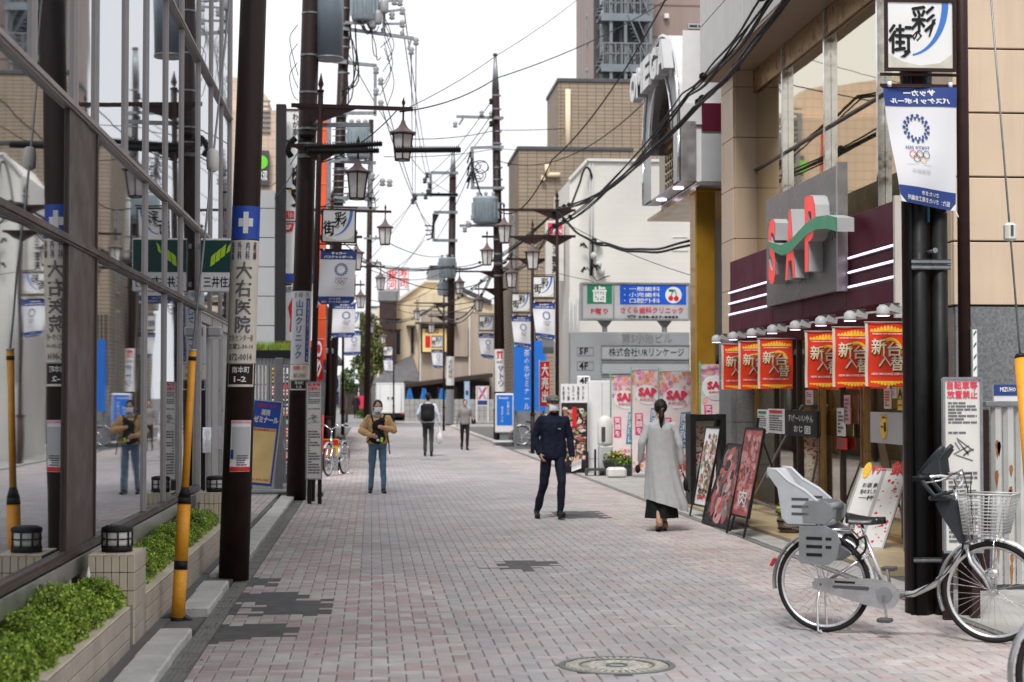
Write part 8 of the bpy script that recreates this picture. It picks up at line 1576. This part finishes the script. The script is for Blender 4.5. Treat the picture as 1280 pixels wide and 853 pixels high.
# ================================================================ BICYCLES
def wheel(t, x, R=.33):
    w = MB(); n = 48; w.tube([(x+(R-.016)*cos(2*pi*k/n), 0, R+(R-.016)*sin(2*pi*k/n)) for k in range(n)], .017, 8, closed=True); o = w.build('wheel_tyre', 'rubber', t)
    r = MB(); 
    vs = []; fs = []; prof = [(R-.033, -.013), (R-.045, -.011), (R-.05, 0), (R-.045, .011), (R-.033, .013)]
    for k in range(n): a = 2*pi*k/n; vs += [(x+p*cos(a), y, R+p*sin(a)) for p, y in prof]
    for k in range(n): l = (k+1)%n; fs += [(k*5+j, k*5+j+1, l*5+j+1, l*5+j) for j in range(4)]
    r.add(vs, fs, 0, True); r.build('rim', 'silver', o); h = MB(); h.cyl((x, -.045, R), (x, .045, R), .018, n=12); h.cyl((x, -.03, R), (x, -.026, R), .03, n=12); h.cyl((x, .03, R), (x, .026, R), .03, n=12); h.build('hub', 'chrome', o)
    s = MB()
    for k in range(32): a = 2*pi*k/32+.05; b = a+(.5 if k % 4 < 2 else -.5); y = .028 if k % 2 else -.028; s.cyl((x+.026*cos(b), y, R+.026*sin(b)), (x+(R-.045)*cos(a), 0, R+(R-.045)*sin(a)), .0013, n=4, caps=False)
    s.build('spokes', 'silver', o); return o
def fender(t, x, a0, a1, R=.33, m='silver'):
    mb = MB(); n = 26; vs = []; fs = []
    for k in range(n+1):
        a = a0+(a1-a0)*k/n
        for (dr, y) in ((.018, -.028), (.032, -.018), (.036, 0), (.032, .018), (.018, .028)): vs.append((x+(R+dr)*cos(a), y, R+(R+dr)*sin(a)))
    for k in range(n): fs += [(k*5+j, k*5+j+1, (k+1)*5+j+1, (k+1)*5+j) for j in range(4)]
    mb.add(vs, fs, 0, True); mb.build('mudguard', m, t)
def bicycle(label, WB=1.10, seats=False, basket=True, m='silver', R=.33):
    t = thing('bicycle', label, 'bicycle', (0, 0, 0)); wheel(t, 0, R); wheel(t, WB, R); fender(t, 0, .1, 3.3, R); fender(t, WB, .75, 3.55, R)
    BB = V3(.44, 0, .28); ht = V3(WB-.21, 0, .80); hb = V3(WB-.16, 0, .62); st = V3(.29, 0, .66)
    f = MB(); f.tube([hb+V3(-.01, 0, .04), V3(WB-.25, 0, .50), V3(WB-.38, 0, .36), V3(WB-.52, 0, .29), BB], .021, 10); f.tube([ht+V3(0, 0, -.04), V3(WB-.31, 0, .58), V3(WB-.46, 0, .42), V3(WB-.60, 0, .35), BB+V3(-.04, 0, .06)], .014, 8) if not seats else None
    f.cyl(BB, st, .016, n=10); f.cyl(ht, hb, .022, n=12); f.cyl(BB+V3(0, -.035, 0), BB+V3(0, .035, 0), .024, n=12)
    for y in (-.05, .05): f.cyl(BB+V3(0, y*.5, 0), (0, y, R), .010, n=8); f.cyl(st+V3(.03, y*.3, -.12), (0, y, R), .009, n=8)
    f.build('frame', m, t)
    f = MB()
    for y in (-.05, .05): f.tube([hb+V3(0, y*.7, -.01), hb+V3(.03, y, -.1), V3(WB-.045, y, R+.09), V3(WB, y, R)], [.014, .013, .011, .009], 8)
    f.bar(hb+V3(0, -.045, 0), hb+V3(0, .045, 0), .03, .03); f.build('fork', 'silver', t)
    # chain case, crank, pedals
    f = MB(); P = [(-.05, .30), (-.06, .34), (-.03, .37), (.35, .385), (.47, .37), (.535, .32), (.545, .26), (.50, .195), (.42, .185), (.30, .21), (0, .285)]
    f.prism(P, lambda u, v, d: (u, d, v), -.075, -.058); cc = f.build('chain_case', m, t); f = MB(); f.prism([(.08, .318), (.10, .33), (.33, .33), (.34, .318), (.33, .305), (.10, .31)], lambda u, v, d: (u, d, v), -.078, -.0755); f.build('case_slot', 'dark_grey', cc); f = MB(); f.cyl(BB+V3(0, -.076, 0), BB+V3(0, -.082, 0), .055, n=20); f.build('crank_disc', 'mid_grey', cc)
    for s, a in ((-1, -1.45), (1, 1.7)): e = BB+V3(.16*cos(a), s*.09, .16*sin(a)); f = MB(); f.bar(BB+V3(0, s*.085, 0), e, .014, .022); c = f.build('crank', 'chrome', t); f = MB(); f.bbox(e.x-.045, e.x+.045, min(e.y, e.y+s*.09), max(e.y, e.y+s*.09), e.z-.013, e.z+.013, .005); f.build('pedal', 'dark_grey', c)
    # saddle
    f = MB(); f.cyl(st, st+V3(-.025, 0, .09), .012, n=8); f.build('seat_post', 'chrome', t)
    f = MB()
    def sf(u, v):
        x = -.13+.27*u; w = (.085*(1-u)**.8+.022) if u < .75 else .024+.03*(1-u); w *= min(1, (u*7+.25)); a = pi*v; return st+V3(x-.0, w*cos(a)*1.0, .10+.03*sin(a)-.035*(abs(cos(a))**3)*(1-.5*u)+.03*(1-u)**2+.02*max(0, u-.6))
    f.sheet(sf, 18, 12); f.add([sf(u/8, 0)+V3(0,0,0) for u in range(9)]+[sf(u/8, 1) for u in range(9)], [(k, k+1, 10+k, 9+k) for k in range(8)]); f.build('saddle', mat('saddle_black', (.012, .012, .013), .28, 0, .1, 14), t); f = MB(); [f.tube([st+V3(-.09, s*.04, .05+.012*k) for k in range(4)], .01, 6) for s in (-1, 1)]; f.build('saddle_springs', 'chrome', t)
    # stem, handlebar
    hs_ = V3(WB-.245, 0, 1.0 if seats else .95); f = MB(); f.cyl(ht, hs_, .012, n=8); f.tube([hs_+V3(0, 0, 0), hs_+V3(.03, .05, .02), hs_+V3(.03, .13, .075), hs_+V3(-.04, .22, .09), hs_+V3(-.20, .27, .07)], .011, 8); f.tube([hs_, hs_+V3(.03, -.05, .02), hs_+V3(.03, -.13, .075), hs_+V3(-.04, -.22, .09), hs_+V3(-.20, -.27, .07)], .011, 8); hb_ = f.build('handlebar', 'chrome', t)
    for s in (-1, 1): f = MB(); f.cyl(hs_+V3(-.10, s*.242, .083), hs_+V3(-.21, s*.273, .068), .017, n=10); f.build('grip', 'black', hb_); f = MB(); f.tube([hs_+V3(.0, s*.19, .08), hs_+V3(-.04, s*.235, .06), hs_+V3(-.13, s*.26, .045)], .006, 5); f.build('brake_lever', 'chrome', hb_)
    f = MB(); f.tube([hs_+V3(0, .19, .08), hs_+V3(.09, .1, .1), hs_+V3(.1, .02, -.02), hb+V3(.04, 0, .02)], .004, 5); f.tube([hs_+V3(0, -.19, .08), hs_+V3(.08, -.12, .13), hs_+V3(.09, -.02, 0), hb+V3(.03, -.02, .05)], .004, 5); f.build('brake_cable', 'cable', t)
    f = MB(); f.ell(hs_+V3(.02, .1, .09), (.024, .024, .02), 10, 6); f.build('bell', 'chrome', hb_)
    if basket:
        x0, x1, z0, z1 = WB-.19, WB+.11, .71, .97; gf = lambda u, v: V3(0,0,0); f = MB(); ww = .15; 
        def ringp(z): k = (z-z0)/(z1-z0); a0 = x0+.03*(1-k); a1 = x1-.02*(1-k)+.04*k; w = ww*(.82+.18*k); return [(a0, -w, z), (a1, -w, z), (a1+.0, w, z), (a0, w, z)]
        for k in range(13): P = ringp(z0+(z1-z0)*k/12); [f.cyl(P[i], P[(i+1)%4], .0024 if k < 12 else .006, n=5) for i in range(4)]
        A, B = ringp(z0), ringp(z1)
        for i in range(4):
            for q in range(10): u = q/10; a = Vector(A[i]).lerp(Vector(A[(i+1)%4]), u); b = Vector(B[i]).lerp(Vector(B[(i+1)%4]), u); f.cyl(a, b, .002, n=4)
        for q in range(8): u = q/7; f.cyl(Vector(A[0]).lerp(Vector(A[1]), u), Vector(A[3]).lerp(Vector(A[2]), u), .003, n=4)
        f.build('basket', mat('basket_wire', (.5, .51, .51), .4, .3, .05, 14), t); f = MB(); f.bar((x0+.05, 0, z0-.01), hb+V3(.04, 0, .03), .03, .02); f.cyl((WB+.02, -.04, z0), (WB, -.05, R+.02), .004, n=5); f.cyl((WB+.02, .04, z0), (WB, .05, R+.02), .004, n=5); f.build('basket_stay', 'chrome', t)
    # head lamp, stand, carrier, reflector
    f = MB(); f.lathe([(.02, -.05), (.032, -.02), (.034, .02), (.03, .03)], (0, 0, 0), 12); f.v = [(WB+.02+v[2], -.075+v[1], .46+v[0]) for v in f.v]; f.build('head_lamp', 'chrome', t)
    f = MB(); f.tube([(0, .06, R), (-.02, .09, .2), (-.01, .1, .02), (.02, .1, .005)], .008, 6); f.tube([(0, -.06, R), (-.02, -.09, .2), (-.01, -.1, .02), (.02, -.1, .005)], .008, 6); f.cyl((-.01, -.1, .012), (-.01, .1, .012), .007, n=6); f.build('stand', 'chrome', t)
    f = MB(); 
    for y in (-.06, 0, .06): f.cyl((-.2, y, .70), (.2, y, .70), .005, n=6)
    f.cyl((-.2, -.06, .70), (-.2, .06, .70), .005, n=6); f.cyl((-.12, -.06, .70), (0, -.055, R), .005, n=6); f.cyl((-.12, .06, .70), (0, .055, R), .005, n=6); f.cyl((.2, 0, .70), st+V3(.03, 0, -.08), .006, n=6); f.build('carrier', 'chrome', t)
    if seats:
        f = MB(); rl_ = random.Random(4); f.tube(smo([(.20+.05*cos(q*1.7), -.03+.05*sin(q*2.1), .60+.07*sin(q*1.3)) for q in range(9)]), .009, 6); f.tube(smo([(.26, -.05, .52), (.31, -.06, .58), (.30, -.05, .66), (.24, -.04, .63)]), .008, 6); f.build('coiled_lock', 'black', t)
        f = MB(); f.tube([(.02+(R-.02)*cos(a)*.98, -.045, R+(R-.02)*sin(a)) for a in (.55, .75, .95, 1.15)], .012, 6); f.build('wheel_lock', 'black', t)
        f = MB(); [f.cyl((0, s*.05, R), (0, s*.075, R), .011, n=6) for s in (-1, 1)]; [f.cyl((WB, s*.045, R), (WB, s*.066, R), .011, n=6) for s in (-1, 1)]; f.build('axle_nuts', 'chrome', t)
        f = MB(); f.box(.10, .24, -.0785, -.0765, .345, .36); f.build('maker_strip', 'text_black', t)
        f = MB(); f.tube([ht+V3(.02, -.02, -.05), hb+V3(-.03, -.03, -.02), V3(WB-.3, -.03, .44), V3(WB-.5, -.03, .3), BB+V3(.05, -.03, -.03), BB+V3(-.15, -.05, -.0), (.05, -.06, R+.02)], .004, 5); f.build('brake_cable', 'cable', t)
    f = MB(); f.obox((-.36, 0, .46), (.015, .05, .06), (0, .5, 0)); f.build('rear_reflector', 'red', t)
    if seats:
        # rear child seat (pale grey) with footwell
        s = MB(); 
        def bk(u, v): z = .78+.33*v; x = -.12-.09*v-.09*v*v; y = (-.5+u)*(.30-.08*v); return V3(x-.06*(1-abs(2*u-1)**2)*(1-v*.3)*-1*-1, y, z)
        def shell(fn, nu, nv, th, d=V3(-1,0,0)): 
            m_ = MB(); vs = [fn(i/nu, j/nv) for j in range(nv+1) for i in range(nu+1)]; N = len(vs); vs2 = [v+d*th for v in vs]; fs = []
            for j in range(nv):
                for i in range(nu): a = j*(nu+1)+i; q = (a, a+1, a+nu+2, a+nu+1); fs.append(q); fs.append(tuple(N+k for k in reversed(q)))
            edge = [i for i in range(nu+1)]+[(j)*(nu+1)+nu for j in range(1, nv+1)]+[nv*(nu+1)+i for i in range(nu-1, -1, -1)]+[j*(nu+1) for j in range(nv-1, 0, -1)]
            for k in range(len(edge)): a, b = edge[k], edge[(k+1)%len(edge)]; fs.append((b, a, N+a, N+b))
            m_.add(vs+vs2, fs, 0, True); return m_
        cs2 = shell(bk, 10, 10, .03).build('child_seat_back', 'pale_plastic', t)
        for y in (-.155, .155):   # side wings with slots
            m_ = MB(); W_ = [(-.345, 1.08), (-.335, 1.115), (-.29, 1.105), (-.22, 1.04), (-.10, .97), (-.02, .91), (.01, .83), (.0, .74), (-.2, .74), (-.24, .78), (-.27, .98)]; m_.prism(W_, lambda u, v, d: (u, d, v), y-.012, y+.012); w_ = m_.build('side_wing', 'pale_plastic', cs2)
            for k in range(3): m_ = MB(); z = .80+k*.05; m_.box(-.17, -.05, y-.014, y+.014, z, z+.018); m_.build('slot', 'dark_grey', w_)
            m_ = MB(); m_.tube([(-.345, y, 1.05), (-.335, y, 1.11), (-.28, y, 1.105), (-.2, y, 1.03), (-.08, y, .965), (.0, y, .90), (.02, y, .82), (.015, y, .73)], .014, 6); m_.build('wing_rim', 'pale_plastic', w_)
        m_ = MB(); m_.bbox(-.24, .05, -.14, .14, .72, .76, .012); m_.build('seat_base', 'pale_plastic', cs2)
        for y in (-.17, .17):
            m_ = MB(); P = [(-.11, .73), (-.115, .50), (-.10, .475), (.08, .475), (.15, .52), (.17, .62), (.14, .70), (.06, .735)]; m_.prism(P, lambda u, v, d: (u, d, v), y-.02, y+.02); fw = m_.build('foot_panel', 'grey_plastic', t); sg_ = -1 if y < 0 else 1
            for k in range(3): z = .53+k*.055; m_ = MB(); m_.box(-.06, .05, y+sg_*.0195, y+sg_*.023, z, z+.02); m_.box(.075, .115, y+sg_*.0195, y+sg_*.023, z, z+.018) if k else None; m_.build('slot', 'black', fw)
            m_ = MB(); P = [(-.09, .75), (-.10, .86), (-.06, .90), (.06, .90), (.11, .86), (.12, .79), (.06, .745)]; m_.prism(P, lambda u, v, d: (u, d, v), y*.9-.016, y*.9+.016); m_.build('arm_guard', 'grey_plastic', t)
        m_ = MB(); m_.cyl((.08, -.15, .86), (.08, .15, .86), .025, n=12); m_.build('grab_bar', 'grey_plastic', t)
        # front child seat (dark) on the handlebar
        m_ = MB(); H_ = hs_
        side = [(-.16, .10), (-.05, .24), (-.01, .27), (.01, .25), (-.03, .19), (-.02, .10), (.02, .0), (.0, -.06), (-.06, -.06), (-.14, .02)]
        for y in (-.12, .12): m_.prism([side[0], side[1], side[2], side[3], side[4], side[5]], lambda u, v, d: (H_.x+u-.04, d, H_.z+v), y-.012, y+.012); m_.tube([(H_.x-.2, y, H_.z+.10), (H_.x-.17, y, H_.z+.03), (H_.x-.1, y, H_.z-.05), (H_.x-.02, y, H_.z-.02)], .014, 6); m_.tube([(H_.x-.2, y, H_.z+.10), (H_.x-.09, y, H_.z+.23), (H_.x-.04, y, H_.z+.28)], .018, 6)
        m_.bbox(H_.x-.15, H_.x-.01, -.11, .11, H_.z-.08, H_.z-.05, .01); m_.cyl((H_.x-.2, -.12, H_.z+.10), (H_.x-.2, .12, H_.z+.10), .016, n=8); m_.build('front_child_seat', 'dark_seat', t) if 'dark_seat' in MATS else m_.build('front_child_seat', mat('dark_seat', (.035, .04, .045), .4, 0, .1, 12), t)
        m_ = MB(); m_.prism([(-.03, -.05), (-.10, -.10), (-.06, -.18), (.02, -.30), (.06, -.36), (.10, -.34), (.08, -.24), (.05, -.08)], lambda u, v, d: (H_.x+u-.01, d, H_.z+v), -.075, .075); m_.build('leg_shield', 'dark_seat', t)
    return t
b0 = bicycle('silver city bicycle with a grey rear child seat, black front child seat and wire basket', 1.14, True)
P0, P1 = G(1030, 790), G(1238, 805); b0.location = P0; b0.rotation_euler.z = atan2(P1.y-P0.y, P1.x-P0.x)+.05
b1 = bicycle('plain silver bicycle with a black saddle at the left roadside behind the notice board', 1.08, False, False); q = AY(430, 592, 36.6); b1.location = (q.x, 36.4, 0); b1.rotation_euler = (0, 0, atan2(-1.02, -.30))
b2_ = copy_tree(b1, None, 'bicycle cut off at the lower right corner, only its dark tyre edge showing'); [bpy.data.objects.remove(c) for c in list(b2_.children) if c.name.startswith('rear_reflector')]; b2_.location = (3.27, 7.75, 0); b2_.rotation_euler = (0, 0, 0)
b3_ = copy_tree(b1, None, 'parked bicycle half hidden behind the lamp post under the huge blue banner'); q = AY(652, 553, 57.5); b3_.location = (q.x, 57.5, 0); b3_.rotation_euler = (0, 0, .05)
bk_ = thing('rear_bag', 'x', 'bag', (0,0,0)) if False else None
# ================================================================ OVERHEAD WIRES
def cat_(a, b, sag, n=14): return [a.lerp(b, k/n)+Vector((0, 0, -sag*4*(k/n)*(1-k/n))) for k in range(n+1)]
def wire(label, pts, sag, r=.012, bundle=1, seed=0, name='overhead_wire', mt='cable'):
    rr = random.Random(seed); mb = MB()
    P = [AY(*p) for p in pts]
    for q in range(bundle):
        path = []
        for i in range(len(P)-1):
            s = sag[i] if isinstance(sag, (list, tuple)) else sag; c = cat_(P[i], P[i+1], s*(1+.06*rr.gauss(0,1)*(bundle > 1)), 16); path += c if i == 0 else c[1:]
        o1, o2 = (rr.gauss(0, .022), rr.gauss(0, .022)) if bundle > 1 else (0, 0); ph = rr.uniform(0, 6)
        path = [p+Vector((o1, 0, o2))+(Vector((sin(k*.9+ph), 0, cos(k*.9+ph)))*.012 if bundle > 1 else Vector((0,0,0))) for k, p in enumerate(path)]; mb.tube(path, r, 5)
    if bundle > 2:
        n = len(path)
        for k in range(1, n-1, 1):
            if rr.random() < .35: c = path[k]; mb.cyl(c+Vector((0, -.03, 0)), c+Vector((0, .03, .01)), .05, n=7)
    o = mb.build(name, mt); o['kind'] = 'thing'; tag(o, label, 'cable', 'overhead wires'); return o
# the heavy bundle sweeping from the top right down to the right lamp posts
wire('heavy black cable bundle sweeping from the top right corner down past the arched sign', [(1010, -40, 13.5), (870, 135, 22), (697, 262, 41), (560, 335, 62), (440, 322, 92)], [.12, .3, .5, .3], .014, 6, 1)
wire('second black cable bundle just below the first, reaching the lamp post before the white building', [(975, -20, 15), (860, 118, 24), (690, 285, 41), (625, 332, 60), (540, 385, 85)], [.1, .3, .5, .3], .013, 5, 2)
wire('looped cable bundle from the pawnshop-wrap pole down to the pale-footed pole', [(640, 318, 52), (620, 330, 60), (545, 382, 84), (462, 395, 100)], [.1, 1.3, .6], .02, 3, 3)
wire('thin black wire crossing in front of the tower and tile block to the top centre', [(835, -6, 40), (690, 200, 52), (620, 262, 60)], [.4, .7], .022)
wire('upper thin wire rising from the nearest left lantern to the top edge of the tower', [(512, 134, 27), (620, 70, 34), (725, -3, 40)], [.05, .05], .007)
wire('lower dark wire rising from the nearest left lantern across the sky to the tower', [(500, 140, 27), (620, 98, 36), (870, -25, 48)], [.12, .25], .013)
wire('faint level wire crossing the sky to the tan tile block', [(505, 174, 50), (620, 163, 60), (866, 140, 66)], [.1, .2], .014)
wire('faint lower level wire crossing to the tan tile block', [(480, 196, 50), (620, 186, 60), (810, 175, 66)], [.1, .2], .012)
wire('wire drooping from the right lamp post across the white wall to the golden column', [(697, 262, 41), (760, 305, 38), (866, 302, 30)], [.2, .15], .025, 2, 5)
wire('thin straight wire across the white wall above the dental sign', [(700, 275, 42), (866, 345, 36)], .1, .008)
wire('thin slack wire ending at the top edge of the dental sign', [(640, 318, 50), (735, 350, 42), (800, 356, 38)], .1, .007)
wire('wire looping over the white wall from the cable cluster', [(741, 225, 44), (725, 228, 43.5), (712, 262, 42)], [-.35, 0], .03, 1, 6)
for i, (a, b, s, lab) in enumerate((((421, 40, 50), (562, 240, 100), .9, 'first of the thin wires falling from the crowded left pole to the pale-footed pole'),
    ((505, 12, 50), (538, 220, 100), .5, 'steep wire dropping from the top left insulators to the far pole'), ((503, 30, 50), (536, 233, 100), .5, 'second steep wire dropping from the top left insulators'),
    ((520, 52, 50), (519, 247, 100), .3, 'rightmost near-vertical wire below the bracket arm at the top'), ((514, 64, 50), (516, 252, 100), .3, 'near-vertical wire beside the rightmost one'),
    ((476, 102, 50), (545, 300, 100), .8, 'wire from the left bracket sloping to the far transformer'), ((476, 130, 50), (543, 285, 100), .8, 'lower wire from the left bracket sloping to the far pole'),
    ((534, 219, 100), (614, 127, 60), .3, 'upper wire between the two far brown poles'), ((537, 232, 100), (615, 143, 60), .3, 'middle wire between the two far brown poles'), ((535, 240, 100), (614, 155, 60), .3, 'lower wire between the two far brown poles'),
    ((516, 252, 100), (462, 305, 92), .2, 'short far wire from the pale-footed pole to the slim distant pole'), ((519, 247, 100), (462, 325, 92), .2, 'lower short far wire to the slim distant pole'), ((531, 300, 100), (470, 345, 92), .4, 'drooping far wire above the red rooftop letters'), ((534, 290, 100), (468, 360, 92), .5, 'lowest drooping far wire above the red rooftop letters'),
    ((588, 205, 60), (545, 268, 100), .2, 'steep wire from the coiled cables to the far pole'), ((588, 215, 60), (545, 300, 100), .2, 'second steep wire from the coiled cables'),
    ((430, 320, 58), (555, 340, 90), .6, 'level wire at lantern height left of the far transformer'), ((425, 300, 50), (620, 345, 60), .9, 'long slack wire crossing the street at lantern height'),
    ((492, 385, 100), (620, 372, 62), .5, 'low slack wire in front of the cream house'), ((450, 372, 75), (600, 376, 70), .3, 'low level wire in front of the cream house roof'),
    ((395, 148, 27), (330, 235, 58), .3, 'thin wire from the clinic pole down left past the black column'), ((380, 190, 27), (318, 260, 50), .3, 'slack wire going left behind the big clinic wrap'), ((500, 134, 27), (395, 205, 27), .15, 'wire from the nearest lantern hanger back to the left pole'),
    ((619, 200, 60), (866, 60, 44), 1.2, 'long wire passing before the tower staircase'), ((560, 345, 100), (492, 378, 100), .4, 'wire from the far transformer to the farthest lamp post'),
    ((478, 300, 50), (560, 318, 100), .3, 'wire right of the second left lantern'), ((420, 248, 50), (380, 262, 38), .1, 'short wire behind the clinic pole at plate height'))):
    wire(lab, [a, b], s, .010 if a[2] < 40 else .016)
# ================================================================ SMALL THINGS
mat('leaf_litter', (.22, .13, .05), .8, 0, .4, 30)
mb = MB(); r = random.Random(12)
for _ in range(150):
    x, y = (r.uniform(-1.19, -1.02), r.uniform(9.6, 26)) if r.random() < .55 else (r.uniform(4.12, 4.3), r.uniform(12, 40)); a = r.uniform(0, pi); s = r.uniform(.008, .022); z = .004
    mb.add([(x-s*cos(a), y-s*sin(a), z), (x+s*.4*sin(a), y-s*.4*cos(a), z+.006), (x+s*cos(a), y+s*sin(a), z), (x-s*.4*sin(a), y+s*.4*cos(a), z+.004)], [(0,1,2,3)])
tag(mb.build('leaf_litter', 'leaf_litter'), 'scattered dry leaf fragments along the gutters', 'litter', kind='stuff')
